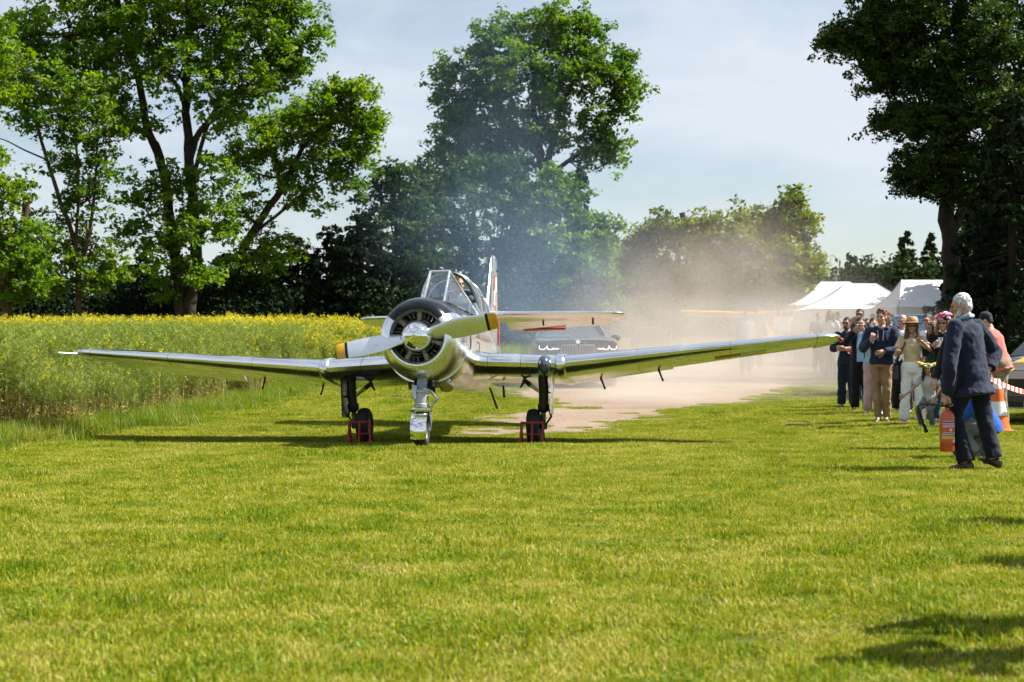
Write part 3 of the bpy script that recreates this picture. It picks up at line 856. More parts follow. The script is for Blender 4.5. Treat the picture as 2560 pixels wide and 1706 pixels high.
broad_tree('pollarded_tree', 'pollarded chestnut with two sawn stubs above its pale crown in the dust', b,
  [stem_px(b, [(1690, 830), (1690, 730), (1698, 640), (1712, 570)], .24, .10), stem_px(b, [(1692, 700), (1650, 610), (1630, 560)], .10, .03)],
  lobes_px(b, [(1640, 560, 42, 26, 0, 13), (1690, 590, 50, 32, 0, 14), (1620, 600, 45, 30, 0, 13), (1740, 620, 45, 36, 0, 14), (1600, 650, 50, 36, 0, 14), (1680, 660, 70, 42, 0, 20), (1740, 690, 50, 44, 0, 16), (1640, 720, 70, 42, 0, 16), (1720, 755, 70, 36, 0, 16)]),
  leaf='chest', lsize=0.32, per=50, clump=0.55, seed=19, droop=0.5, stubs=[(tuple(rel(b, 1712, 600)), tuple(rel(b, 1705, 532)), 0.14, 0.13), (tuple(rel(b, 1700, 600)), tuple(rel(b, 1691, 543)), 0.13, 0.11)])
# linden on the right
b = (xat(2372, 46), 46)
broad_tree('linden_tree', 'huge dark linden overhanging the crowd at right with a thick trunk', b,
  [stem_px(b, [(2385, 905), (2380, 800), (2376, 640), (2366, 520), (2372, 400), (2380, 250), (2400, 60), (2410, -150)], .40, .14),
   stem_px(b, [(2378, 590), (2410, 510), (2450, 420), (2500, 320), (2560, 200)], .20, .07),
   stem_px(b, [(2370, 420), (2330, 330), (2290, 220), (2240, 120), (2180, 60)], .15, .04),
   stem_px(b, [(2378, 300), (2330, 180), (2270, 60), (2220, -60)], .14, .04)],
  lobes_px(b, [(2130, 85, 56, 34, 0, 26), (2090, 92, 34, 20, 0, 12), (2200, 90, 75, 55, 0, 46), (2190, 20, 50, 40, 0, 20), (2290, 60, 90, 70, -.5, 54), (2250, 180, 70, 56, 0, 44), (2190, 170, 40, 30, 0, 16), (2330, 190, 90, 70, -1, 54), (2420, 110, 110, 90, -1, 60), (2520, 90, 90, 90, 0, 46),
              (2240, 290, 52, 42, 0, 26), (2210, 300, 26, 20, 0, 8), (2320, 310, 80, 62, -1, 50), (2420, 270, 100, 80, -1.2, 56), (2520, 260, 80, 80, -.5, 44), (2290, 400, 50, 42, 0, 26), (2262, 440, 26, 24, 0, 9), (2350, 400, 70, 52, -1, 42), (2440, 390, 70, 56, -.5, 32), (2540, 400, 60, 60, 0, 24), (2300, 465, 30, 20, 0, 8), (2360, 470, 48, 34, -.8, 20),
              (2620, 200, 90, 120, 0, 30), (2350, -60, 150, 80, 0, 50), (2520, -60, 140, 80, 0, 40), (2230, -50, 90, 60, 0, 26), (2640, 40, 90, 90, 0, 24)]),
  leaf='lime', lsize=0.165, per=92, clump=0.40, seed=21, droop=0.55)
# dark conifers at the right border and behind the crowd
RG = 'dark evergreens at the right border'
conifer('spruce', 'very dark spruce filling the right border behind the parked race car', (xat(2530, 43), 43), 7.4, 2.4, 'con', 31, 0.02, 0.36, 46, 0.22, group=RG)
conifer('spruce', 'dark drooping spruce directly right of the linden trunk', (xat(2455, 47), 47), 5.6, 1.9, 'con', 32, 0.02, 0.36, 46, 0.22, group=RG)
conifer('spruce', 'dark spruce rising beside the linden crown at the right edge of the picture', (xat(2575, 49), 49), 10.5, 2.6, 'con', 33, 0.1, 0.42, 44, 0.24, group=RG)
b = (xat(2470, 55), 55)
broad_tree('shade_tree', 'shaded broadleaf tree behind the linden and the dark spruces', b,
  [stem_px(b, [(2470, 860), (2470, 700), (2480, 560), (2500, 420)], .3, .08)],
  lobes_px(b, [(2470, 520, 80, 70, 0, 26), (2540, 480, 70, 80, 0, 24), (2440, 640, 60, 60, 0, 18), (2520, 620, 80, 70, 0, 26), (2580, 560, 70, 80, 0, 20), (2450, 740, 60, 50, 0, 16), (2540, 740, 80, 60, 0, 22)]),
  leaf='lime', lsize=0.24, per=60, clump=0.6, seed=34, tint0=0.2)
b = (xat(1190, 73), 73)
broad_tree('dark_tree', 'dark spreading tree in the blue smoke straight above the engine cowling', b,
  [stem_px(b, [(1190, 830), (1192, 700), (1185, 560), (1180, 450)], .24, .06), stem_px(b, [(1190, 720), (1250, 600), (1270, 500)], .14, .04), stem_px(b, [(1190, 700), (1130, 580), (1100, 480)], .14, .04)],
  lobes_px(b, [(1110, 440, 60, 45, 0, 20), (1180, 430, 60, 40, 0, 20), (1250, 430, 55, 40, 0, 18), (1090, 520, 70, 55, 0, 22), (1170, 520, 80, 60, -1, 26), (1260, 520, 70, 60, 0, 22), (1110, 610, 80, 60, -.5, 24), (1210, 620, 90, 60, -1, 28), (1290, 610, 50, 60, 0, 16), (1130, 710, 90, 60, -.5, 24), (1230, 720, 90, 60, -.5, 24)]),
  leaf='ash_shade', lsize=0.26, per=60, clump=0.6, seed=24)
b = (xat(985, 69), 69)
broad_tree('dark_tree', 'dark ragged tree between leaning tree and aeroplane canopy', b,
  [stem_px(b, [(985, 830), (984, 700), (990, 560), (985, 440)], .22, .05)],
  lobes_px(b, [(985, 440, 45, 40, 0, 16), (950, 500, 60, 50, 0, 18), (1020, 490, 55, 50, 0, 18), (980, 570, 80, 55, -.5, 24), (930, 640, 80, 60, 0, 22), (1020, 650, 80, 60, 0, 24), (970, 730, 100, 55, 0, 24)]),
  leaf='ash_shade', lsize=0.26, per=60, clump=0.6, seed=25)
# dark evergreens behind the field and below the tall trees
EG = 'dark evergreens behind the rape field'
for i, (px, d, top, rad, lab, lf) in enumerate([
    (1060, 70, 405, 2.3, 'dark larch-like conifer with ragged top left of the round-topped tree', 'con_mid'),
    (1300, 76, 400, 2.0, 'narrow conifer in front of the round-topped tree trunk', 'con_mid'),
    (1448, 77, 412, 1.5, 'pointed conifer standing out right of the round-topped tree', 'con_mid'),
    (905, 67, 520, 2.4, 'low dark conifer right under the leaning tree crown', 'con'),
    (830, 68, 560, 2.6, 'low dark conifer under the leaning tree, left one', 'con'),
    (745, 70, 590, 2.7, 'low black-green conifer between leaning trunk and cowling', 'con'),
    (660, 70, 600, 2.6, 'low black-green conifer just right of the leaning trunk', 'con'),
    (560, 71, 630, 2.5, 'low black-green conifer just left of the leaning trunk', 'con'),
    (360, 70, 620, 2.5, 'low black-green conifer between slender tree and tallest tree', 'con'),
    (275, 70, 650, 2.4, 'low black-green conifer right of the slender pale trunk', 'con'),
    (120, 69, 640, 2.5, 'low black-green conifer left of the slender pale trunk', 'con'),
    (30, 68, 660, 2.5, 'low black-green conifer behind the leafy tree at the left border', 'con'),
    (470, 72, 640, 2.6, 'low black-green conifer behind the twin stems', 'con')]):
    y0 = at(px, top, d); h = y0.z-float(ground_z(y0.x, d))
    conifer('conifer', lab, (y0.x, d), h, rad, lf, 50+i, 0.02, 0.40, 60, 0.20, 0.7, group=EG)
# hedges closing the back of the field and of the track
def hedge(label, x0, x1, yb0, hh, leaf, seed, step=0.55, lo=.12, hi=.24):
    r_ = np.random.default_rng(seed); mbh = MB(); C = []
    o0 = np.array([(x0+x1)/2, yb0, float(ground_z((x0+x1)/2, yb0))])
    for x in np.arange(x0, x1, step):
        yb = yb0+1.2*math.sin(x*0.7); gz = float(ground_z(x, yb)); h = hh+0.5*math.sin(x*1.7)+r_.uniform(-.2, .3)
        mbh.tube([Vector((x, yb, gz-.1))-Vector(o0), Vector((x+.05, yb, gz+h*0.5))-Vector(o0), Vector((x+.1, yb+.1, gz+h*0.95))-Vector(o0)], [.05, .035, .01], 5)
        for k in range(9):
            c = np.array([x+r_.normal(0, .4), yb+r_.normal(0, .55), gz+0.15+h*(k+0.5)/9])
            C.append(c-o0+r_.normal(0, 0.33*step/.55, (150, 3)))
    root = empty('hedge', tuple(o0), 0, label, 'hedge', 'hedges')
    C = np.concatenate(C)
    obj('foliage', quads('foliage', leaf_quads(C, r_.uniform(lo, hi, len(C)), r_, .2, .3), [LEAF[leaf]], None, r_.uniform(0, 1, len(C))), None, root)
    mbh.build('stems', M_bark, root)
hedge('dark unbroken hedge along the back of the rape field below the trees', -26, 2.2, 66, 2.2, 'con', 77)
hedge('far dull green hedge closing the view behind the dust cloud', 1.5, 40, 104, 3.4, 'con_mid', 78, 0.9, .25, .45)

# far trees beyond the tents
FG = 'far trees beyond the white tents'
for i, (px, top, d, rad, lab, lf) in enumerate([
    (2262, 578, 125, 1.9, 'tallest far dark conifer above the right-hand white tent', 'con_mid'),
    (2240, 650, 120, 1.2, 'small far conifer touching the left of the tallest far conifer', 'con_mid'),
    (2132, 640, 118, 1.3, 'thin pointed far spruce above the left white tent', 'con_mid'),
    (2200, 665, 122, 1.2, 'short far spruce between the two tent roofs', 'con_mid'),
    (2325, 588, 120, 1.2, 'narrow far poplar-like tree just left of the linden trunk', 'con_mid'),
    (2338, 640, 112, 1.6, 'dark far spruce half behind the linden trunk', 'con'),
    (2060, 690, 130, 1.5, 'far spruce at the right foot of the chestnut', 'con_mid')]):
    y0 = at(px, top, d); h = y0.z-float(ground_z(y0.x, d))
    conifer('far_conifer', lab, (y0.x, d), h, rad, lf, 90+i, 0.02, 0.5, 22, 0.42, 0.6, group=FG)
for i, (px, top, d, rx, lab) in enumerate([
    (2160, 662, 116, 38, 'rounded olive far tree above the left white tent roof'),
    (2222, 665, 114, 30, 'rounded green far bush between the white tents'),
    (2305, 660, 112, 32, 'rounded green far tree above the right white tent')]):
    b = (xat(px, d), d)
    broad_tree('far_tree', lab, b, [stem_px(b, [(px, 820), (px, 740), (px, 700)], .2, .06)],
      lobes_px(b, [(px, top+28, rx*.7, 26, 0, 14), (px-rx*.5, top+60, rx*.7, 34, 0, 14), (px+rx*.5, top+58, rx*.7, 34, 0, 14), (px, top+95, rx, 34, 0, 14)]),
      leaf='far', lsize=0.42, per=40, clump=0.75, seed=110+i, group=FG)

# ================================================================== the aeroplane
def metal_mat(name, col, rough, aniso_scale=(1, 1, 1), var=0.08, streak=0.5):
    if name in MATS: return MATS[name]
    m, N, L, p = nodes_of(name)
    t = N.new('ShaderNodeTexCoord')
    mp_ = N.new('ShaderNodeMapping'); mp_.inputs['Scale'].default_value = aniso_scale
    L.new(t.outputs['Object'], mp_.inputs['Vector'])
    a = N.new('ShaderNodeTexNoise'); a.inputs['Scale'].default_value = 2.2; a.inputs['Detail'].default_value = 7; a.inputs['Roughness'].default_value = 0.62
    L.new(mp_.outputs[0], a.inputs['Vector'])
    b = N.new('ShaderNodeTexNoise'); b.inputs['Scale'].default_value = 26; b.inputs['Detail'].default_value = 4
    L.new(t.outputs['Object'], b.inputs['Vector'])
    mr = N.new('ShaderNodeMapRange'); mr.inputs[1].default_value = .3; mr.inputs[2].default_value = .72; mr.inputs[3].default_value = rough*(1-streak); mr.inputs[4].default_value = rough*(1+streak)
    L.new(a.outputs['Fac'], mr.inputs[0]); L.new(mr.outputs[0], p.inputs['Roughness'])
    mx_ = N.new('ShaderNodeMixRGB'); mx_.inputs['Color1'].default_value = (*[c*(1-var*2) for c in col], 1); mx_.inputs['Color2'].default_value = (*col, 1)
    L.new(a.outputs['Fac'], mx_.inputs['Fac']); L.new(mx_.outputs[0], p.inputs['Base Color'])
    p.inputs['Metallic'].default_value = 1.0
    bp = N.new('ShaderNodeBump'); bp.inputs['Strength'].default_value = 0.10; bp.inputs['Distance'].default_value = 0.012
    L.new(a.outputs['Fac'], bp.inputs['Height']); L.new(bp.outputs[0], p.inputs['Normal'])
    MATS[name] = m
    return m
M_alu = metal_mat('polished_aluminium', (0.90, 0.92, 0.95), 0.22, (1, 0.35, 1), 0.10, 0.6)
M_alu2 = metal_mat('brushed_aluminium', (0.86, 0.88, 0.91), 0.27, (0.4, 1, 1), 0.08, 0.5)
M_blade_al = metal_mat('blade_aluminium', (0.80, 0.83, 0.86), 0.42, (1, 1, 1), 0.06, 0.25)
M_chrome = metal_mat('chrome', (0.92, 0.92, 0.92), 0.035, (1, 1, 1), 0.03, 0.6)
M_steel = metal_mat('grey_steel', (0.45, 0.47, 0.50), 0.32)
M_black = pm('black_paint', (0.008, 0.010, 0.014), 0.17, 0, 0.2, 5, spec=0.35, rvar=0.03)
M_dark = pm('dark_metal', (0.018, 0.020, 0.022), 0.45, 0.3, 0.25, 9)
M_engine = pm('engine_black', (0.022, 0.022, 0.020), 0.5, 0.4, 0.3, 12)
M_olive = pm('engine_olive', (0.30, 0.28, 0.18), 0.5, 0.4, 0.3, 12)
M_tyre = pm('tyre_rubber', (0.016, 0.015, 0.015), 0.75, 0, 0.3, 20, bump=0.3, bscale=80)
M_rim = pm('rim_grey', (0.30, 0.29, 0.26), 0.45, 0.5, 0.25, 14)
M_yel = pm('blade_tip_yellow', (0.62, 0.34, 0.012), 0.45, 0, 0.12, 8)
M_red = pm('signal_red', (0.62, 0.075, 0.025), 0.45, 0, 0.12, 8)
M_white = pm('white_paint', (0.80, 0.79, 0.77), 0.4, 0, 0.05, 6)
M_chock = pm('chock_red', (0.32, 0.016, 0.010), 0.5, 0, 0.25, 12)
M_seam = pm('panel_seam', (0.06, 0.06, 0.065), 0.5, 0.6, 0.2, 20)
M_glass = glass('canopy_glass', (0.90, 0.95, 0.98), 0.07)
M_cock = pm('cockpit_grey', (0.12, 0.14, 0.16), 0.6, 0, 0.3, 9)
M_lens = pm('lamp_lens', (0.05, 0.07, 0.09), 0.08, 0, 0.2, 6, coat=0.8)
M_redlens = pm('red_lens', (0.35, 0.01, 0.008), 0.15, 0, 0.2, 9, coat=0.8)

plane = empty('trainer_aeroplane', (-1.10, 21.0, 0.0), 0, 'polished silver low-wing trainer aeroplane with two-bladed propeller on the grass', 'aeroplane')
plane.rotation_euler = (R(-5.0), R(-1.25), R(-6.9))
PW = 1.325      # thrust line above the nose wheel contact

def foil(n=26, tmax=0.13, cut=1.0, camber=0.02, start=0.0):
    """closed section (t along chord, height) as fractions of chord"""
    def th(x): return 5*tmax*(0.2969*math.sqrt(x)-0.126*x-0.3516*x*x+0.2843*x**3-0.1015*x**4)
    def ca(x): return camber*4*x*(1-x)
    xs = [start+(cut-start)*0.5*(1-math.cos(math.pi*i/(n//2))) for i in range(n//2+1)]
    up = [(x, ca(x)+th(x)) for x in xs]; lo = [(x, ca(x)-th(x)) for x in xs]
    return list(reversed(up))+lo[1:] if start == 0 else list(reversed(up))+lo

def surf_ring(u, vle, chord, wle, inc, tmax, cut=1.0, start=0.0, vertical=False, grow=0.0, defl=0.0):
    out = []
    for x, h in foil(26, tmax, cut, 0.018 if not vertical else 0.0, start):
        c, hh = x*chord, h*chord
        if defl:                                   # control surface turned about its hinge
            a = R(defl); dx = c-start*chord
            c, hh = start*chord+dx*math.cos(a)+hh*math.sin(a), -dx*math.sin(a)+hh*math.cos(a)
        if grow:
            c = -grow+c*(1+2*grow/chord); hh = hh+(grow if hh > 0 else -grow)
        if vertical: out.append(Vector((hh, vle+c, u)))
        else:
            ci, si = math.cos(R(inc)), math.sin(R(inc))
            out.append(Vector((u, vle+c*ci+hh*si, wle-c*si+hh*ci)))
    return out

# wing planform: spanwise stations
def wing_at(u):
    a = abs(u)
    if a < 1.55:
        t = (a-0.3)/1.25; return 1.42+0.05*t, 2.02-0.10*t, 1.145-0.05*t, 4.3, 0.165
    t = (a-1.55)/3.6; return 1.47+0.36*t, 1.92-0.92*t, 1.095+0.325*t, 4.3-1.2*t, 0.155-0.035*t

def wing_rings(us, cut=1.0, start=0.0, grow=0.0, defl=0.0, sgn=1):
    return [surf_ring(sgn*u, *[wing_at(u)[k] for k in (0, 1, 2, 3, 4)], cut=cut, start=start, grow=grow, defl=defl) for u in us]

for sgn in (1, -1):
    mb = MB()
    root_ring = [surf_ring(sgn*0.25, 1.22, 2.45, 1.17, 4.3, 0.17), surf_ring(sgn*0.44, 1.33, 2.2, 1.155, 4.3, 0.168)]
    mb.loft(root_ring+wing_rings([0.58, 0.9, 1.25, 1.5], sgn=sgn))
    mb.loft(wing_rings([1.58, 2.2, 3.0, 3.02], cut=0.77, sgn=sgn))
    mb.loft(wing_rings([3.02, 4.0, 4.86], cut=0.78, sgn=sgn))
    tip = wing_rings([4.86, 4.95], sgn=sgn)
    for du, k in ((5.03, 0.95), (5.10, 0.84), (5.15, 0.66), (5.18, 0.42), (5.19, 0.12)):
        v, c, w, i, t = wing_at(du)
        tip.append(surf_ring(sgn*du, v+c*(1-k)*0.42, c*k, w-0.012*(1-k), i, t*(0.35+0.65*k)))
    mb.loft(tip)
    w_o = mb.build('wing', M_alu, plane, ang=35)
    fl = MB().loft(wing_rings([1.60, 2.2, 2.98], start=0.775, sgn=sgn, defl=1.0)).build('flap', M_alu, w_o, ang=35)
    MB().loft(wing_rings([3.04, 4.0, 4.84], start=0.785, sgn=sgn, defl=(14 if sgn < 0 else -5))).build('aileron', M_alu2, w_o, ang=35)
    # bright strap over the wing joint
    mb = MB(); mb.loft([surf_ring(sgn*u, *wing_at(u), grow=g) for u, g in ((1.50, .004), (1.515, .018), (1.555, .022), (1.60, .018), (1.625, .004))])
    mb.build('joint_strap', M_alu, w_o, ang=60)
    # thin dark seams round the wing
    for u in ([0.62] if sgn > 0 else [0.62])+[1.05, 2.55, 3.75, 4.87]:
        MB().loft([surf_ring(sgn*x, *wing_at(x), grow=0.0015) for x in (u, u+0.005)], cap0=False, cap1=False).build('seam', M_seam, w_o)
    # flap hinge levers below the trailing edge
    for u in ((1.98, 2.78) if sgn > 0 else (1.9, 2.72)):
        v, c, w, i, t = wing_at(u)
        te = Vector((sgn*u, v+c*0.80, w-c*0.80*math.sin(R(i))-0.02))
        MB().tube([te, te+Vector((sgn*0.035, .05, -.10)), te+Vector((sgn*0.06, .06, -.165))], [.017, .012, .016], 8).build('flap_lever', M_dark, w_o)
    # the national chequer under / over the outer panel, as four flat rectangles
    u0 = 4.0 if sgn < 0 else 3.55
    for a in range(2):
        for bq in range(2):
            pts = []
            for du, dc in ((0, 0), (.34, 0), (.34, .16), (0, .16)):
                u = u0+a*.34+du; v, c, w, i, t = wing_at(u); x = 0.24+bq*.16+dc
                side = 1 if sgn < 0 else -1
                f = foil(26, t); hh = max(h for q, h in f if abs(q-x) < .12) if side > 0 else min(h for q, h in f if abs(q-x) < .12)
                pts.append((sgn*u, v+x*c, w-x*c*math.sin(R(i))+(hh*c+0.006*side)))
            m_ = M_red if (a+bq) % 2 == 0 else M_white
            q = MB(); q.add(pts+[(p[0], p[1], p[2]-0.002*side) for p in pts], [(0,1,2,3),(7,6,5,4),(0,4,5,1),(1,5,6,2),(2,6,7,3),(3,7,4,0)]); q.build('chequer_square', m_, w_o, smooth=False)
# pitot tube (image left) and red tip lamp (image right)
v, c, w, i, t = wing_at(5.0)
MB().tube([(-4.98, v+.18, w-.015), (-5.12, v-.02, w-.02), (-5.24, v-.20, w-.02)], [.012, .011, .009], 8).build('pitot_tube', M_steel, plane)
MB().ell((5.20, v+.42, w-.02), (.035, .05, .03)).build('tip_lamp', M_redlens, plane)
# landing lamp fairing on the leading edge
v, c, w, i, t = wing_at(1.36)
lf = MB(); lf.ell((1.36, v+.10, w-.02), (.10, .19, .135), 16, 10); lf.build('landing_lamp', M_lens, plane)

# ---- fuselage
def fring(v, hw, top, bot, n=40, e=2.3, e2=2.0):
    cz, hh = (top+bot)/2, (top-bot)/2; out = []
    for j in range(n):
        a = 2*math.pi*j/n; c, s = math.cos(a), math.sin(a)
        ee = e2 if s > 0 else e
        out.append(Vector((hw*math.copysign(abs(c)**(2/ee), c), v, cz+hh*math.copysign(abs(s)**(2/ee), s))))
    return out
FUS = [(0.40, .512, 1.845, .80), (0.62, .525, 1.86, .78), (1.0, .525, 1.91, .79), (1.4, .52, 1.93, .80), (1.9, .51, 1.92, .82), (2.6, .495, 1.92, .85), (3.4, .46, 1.94, .89), (4.2, .40, 1.93, .90), (5.0, .325, 1.90, 1.05), (5.8, .24, 1.86, 1.22), (6.5, .165, 1.83, 1.36), (7.05, .10, 1.80, 1.48), (7.25, .05, 1.76, 1.56)]
fus = MB().loft([fring(*f) for f in FUS]).build('fuselage', M_alu, plane, ang=60)
# anti-glare deck in front of the windscreen
def deck(f, a0, a1, lift, n=18):
    v, hw, top, bot = f; cz, hh = (top+bot)/2, (top-bot)/2
    return [Vector(((hw+lift)*math.cos(a), v, cz+(hh+lift)*math.sin(a))) for a in [a0+(a1-a0)*j/n for j in range(n+1)]]
def finterp(v):
    for p, q in zip(FUS, FUS[1:]):
        if p[0] <= v <= q[0]:
            t = (v-p[0])/(q[0]-p[0]); return tuple(p[k]+(q[k]-p[k])*t for k in range(4))
dk = MB(); dk.loft([deck(finterp(v), R(40), R(140), .003) for v in (.63, .9, 1.2, 1.5, 1.8, 2.0)], closed=False); dk.build('antiglare_deck', M_black, plane, ang=60)
# cowling: one piece nose ring
def zax(o): return frame_M(o, (1, 0, 0), (0, 1, 0))      # local Z runs aft
CW = Vector((0.0, 0.0, PW))
cprof = [(0.02, .318), (-.12, .324), (-.235, .328), (-.268, .334), (-.278, .346), (-.272, .368), (-.248, .404), (-.205, .437), (-.13, .472), (0.0, .499), (.18, .517), (.40, .524), (.62, .527)]
MB().lathe(cprof, zax(CW), 72).build('cowling', M_alu2, plane, ang=80)
bprof = [(z, r+0.003) for z, r in cprof if r > .345]
zm = zax(CW)
# local Y of that frame points down, so the upper arc lies at negative angles
bpanel = MB(); bpanel.lathe([(-.272, .3335)]+[(z-0.002, r) for z, r in bprof], zm, 40, R(-145), R(-38)); bpanel.build('black_cowl_panel', M_black, plane, ang=80)
MB().lathe([(-.19, .322), (-.20, .312), (-.19, .304), (-.17, .306)], zax(CW), 60).build('intake_ring', M_steel, plane, ang=80)
# cowl flap gap and trailing lip
MB().lathe([(.60, .531), (.615, .536), (.64, .534), (.65, .526)], zax(CW), 64).build('cowl_lip', M_seam, plane)
# engine behind the ring
eng = MB().lathe([(.10, .02), (.10, .318), (.16, .318)], zax(CW), 48).build('engine_backplate', M_engine, plane)
MB().lathe([(-.10, .205), (-.13, .225), (-.09, .235), (-.04, .238)], zax(CW), 48).build('gear_case_ring', M_engine, plane)
MB().lathe([(-.115, .234), (-.122, .240), (-.105, .245)], zax(CW), 48).build('brass_ring', M_olive, plane)
for k in range(7):
    a = 2*math.pi*k/7+R(68); M_ = zm @ Matrix.Rotation(a, 4, 'Z')
    MB().box((.266, 0, -.155), (.105, .050, .03), M=M_).build('shutter_bar', M_olive, plane, smooth=False)
    cyl = MB(); cyl.box((.25, 0, .02), (.13, .09, .10), M=M_)
    for q in range(5): cyl.box((.205+q*.024, 0, .015), (.006, .115, .12), M=M_)
    cyl.build('engine_cylinder', M_olive, plane, smooth=False)
for k in range(35):
    if k % 5 == 0: continue
    a = 2*math.pi*k/35+R(68); M_ = zm @ Matrix.Rotation(a, 4, 'Z')
    MB().box((.274, 0, -.13), (.080, .006, .05), M=M_ @ Matrix.Rotation(R(25), 4, 'X')).build('cooling_slat', M_steel if k % 3 else M_olive, eng, smooth=False)

# ---- propeller
HUB = Vector((0, -.30, PW))
sp = [(-.20, .004), (-.195, .035), (-.178, .072), (-.145, .112), (-.095, .150), (-.03, .188), (.04, .206), (.10, .210), (.115, .207)]
prop = MB().lathe(sp, zax(HUB), 48, cap=False).build('spinner', M_chrome, plane, ang=80)
MB().lathe([(.112, .213), (.125, .216), (.135, .15)], zax(HUB), 48).build('spinner_backplate', M_steel, plane)
PA = 10.0
def blade_ring(r, off=0.0, n=18):
    k = (r-.14)/.86
    ch = 0.16+0.105*min(1, max(0, k)*3.2)-0.075*max(0, k-.55)/.45
    th = 0.055*(1-k)**1.5+0.013
    tw = R(46-30*k)
    out = []
    for j in range(n):
        a = 2*math.pi*j/n
        x, y = ch*.5*math.cos(a), th*.5*math.sin(a)*(1 if abs(math.cos(a)) < .98 else .6)
        y = y+0.010*(1-math.cos(a)**2)                       # camber
        x *= 1+off/ch*2; y += math.copysign(off, math.sin(a)) if abs(math.sin(a)) > .01 else 0
        # chord lies in (vertical, fore-aft): upper edge comes forward on the image right blade
        out.append(Vector((r, -(x*math.sin(tw))-y*math.cos(tw), x*math.cos(tw)-y*math.sin(tw))))
    return out
for s in (0, 1):
    M_ = Matrix.Translation(HUB+Vector((0, .03, 0))) @ Matrix.Rotation(-R(PA)+math.pi*s, 4, 'Y')
    MBb = MB(); MBb.loft([blade_ring(r) for r in (.13, .17, .22, .3, .42, .55, .68, .80, .858)], M=M_)
    bl = MBb.build('propeller_blade', M_blade_al, plane, ang=60)
    MB().loft([blade_ring(r) for r in (.858, .893)], M=M_).build('tip_stripe', M_black, bl, ang=60)
    tr = [blade_ring(r) for r in (.893, .95, .985)]
    e = [p*1.0 for p in blade_ring(1.0)]; cc = sum(e, Vector())/len(e); tr.append([cc+(p-cc)*.82 for p in e])
    MB().loft(tr, M=M_).build('blade_tip', M_yel, bl, ang=60)
    # maker's round emblem on the blade face
    em = MB(); r0 = .475; k = (r0-.14)/.86; tw = R(46-30*k)
    Fm = M_ @ Matrix.Translation((r0, 0, 0)) @ Matrix(((1, 0, 0, 0), (0, math.cos(tw), -math.sin(tw), 0), (0, math.sin(tw), math.cos(tw), 0), (0, 0, 0, 1))) @ Matrix.Rotation(R(90), 4, 'X')
    zf = 0.0262
    em.lathe([(zf, .040), (zf+.001, .042), (zf+.001, .046), (zf, .048)], Fm, 24)
    em.prism([(-.026, -.014), (-.018, -.02), (-.006, .012), (-.002, .03), (-.014, .026)], zf, zf+.001, Fm)
    em.prism([(-.002, .03), (.004, .008), (.016, .026), (.024, .022), (.012, -.008), (.002, -.01)], zf, zf+.001, Fm)
    em.prism([(.010, -.026), (.026, -.03), (.032, -.010), (.022, -.006)], zf, zf+.001, Fm)
    em.prism([(-.034, .008), (-.026, .006), (-.020, .022), (-.028, .026)], zf, zf+.001, Fm)
    em.build('blade_emblem', M_black, bl, smooth=False)
    MB().tube([M_ @ Vector((.10, 0, 0)), M_ @ Vector((.20, 0, 0))], .058, 16).build('blade_root', M_steel, bl)

# ---- cockpit canopy
TB = 2.335                       # top bar height
def bar(a, b, r=.017, mat=None, nm='canopy_frame', par=None): return MB().tube([a, b], r, 8).build(nm, mat or M_alu2, par or plane)
A, B = Vector((-.128, 1.50, TB)), Vector((.128, 1.50, TB))
A0, B0 = Vector((-.135, .98, 1.885)), Vector((.135, .98, 1.885))
A1, B1 = Vector((-.425, 2.03, 1.80)), Vector((.425, 2.03, 1.80))
ws = empty('windscreen', (0, 0, 0)); ws.parent = plane
for p, q, r in ((A, B, .020), (A, A0, .017), (B, B0, .017), (A, A1, .017), (B, B1, .017), (A0, B0, .012), (A0, A1, .010), (B0, B1, .010)): bar(p, q, r, None, 'frame', ws)
def pane(P, mat, nm, par, th=.004):
    n = (P[1]-P[0]).cross(P[2]-P[0]).normalized()*th
    m_ = MB(); k = len(P)
    m_.add(list(P)+[p+n for p in P], [tuple(range(k)), tuple(reversed(range(k, 2*k)))]+[(i, i+k, (i+1) % k+k, (i+1) % k) for i in range(k)])
    return m_.build(nm, mat, par, smooth=False)
pane([A, B, B0, A0], M_glass, 'pane', ws); pane([B, B1, B0], M_glass, 'pane', ws); pane([A, A0, A1], M_glass, 'pane', ws)
pane([A0+Vector((.01, .04, .012)), B0+Vector((-.01, .04, .012)), B0+Vector((-.01, .03, -.02)), A0+Vector((.01, .03, -.02))], M_black, 'screen_foot', ws)
# sliding rear canopy, pushed back a little
def hoop(v, hw, top, sill, n=18, s=0.0):
    return [Vector((hw*math.copysign(abs(math.cos(a))**.8, math.cos(a)), v+s*(1-math.sin(a)), sill+(top-sill)*abs(math.sin(a))**.85)) for a in [math.pi*j/n for j in range(n+1)]]
HO = [(1.72, .40, 2.36, 1.83, .52), (2.15, .425, 2.40, 1.84, .30), (2.75, .43, 2.385, 1.85, .1), (3.3, .41, 2.30, 1.86, 0), (3.8, .36, 2.16, 1.87, 0), (4.3, .27, 1.99, 1.88, 0)]
hh_ = [hoop(*h[:4], s=h[4]) for h in HO]
can = MB(); can.loft(hh_[:4], closed=False); slide = can.build('sliding_canopy', M_glass, plane, ang=80)
tail_c = MB(); tail_c.loft(hh_[3:], closed=False); tail_c.build('canopy_fairing', M_alu, plane, ang=80)
for k, (h, mt, r) in enumerate(zip(hh_[:4], (M_dark, M_alu2, M_alu2, M_alu2), (.020, .009, .009, .014))): MB().tube(h, r, 6).build('hoop', mt, slide, ang=80)
for s in (0, -1): MB().tube([h[s] for h in hh_[:4]], .014, 6).build('sill_rail', M_dark, slide)
MB().tube([h[9]+Vector((0, 0, .003)) for h in hh_[:4]], .008, 6).build('spine_rail', M_alu2, slide)
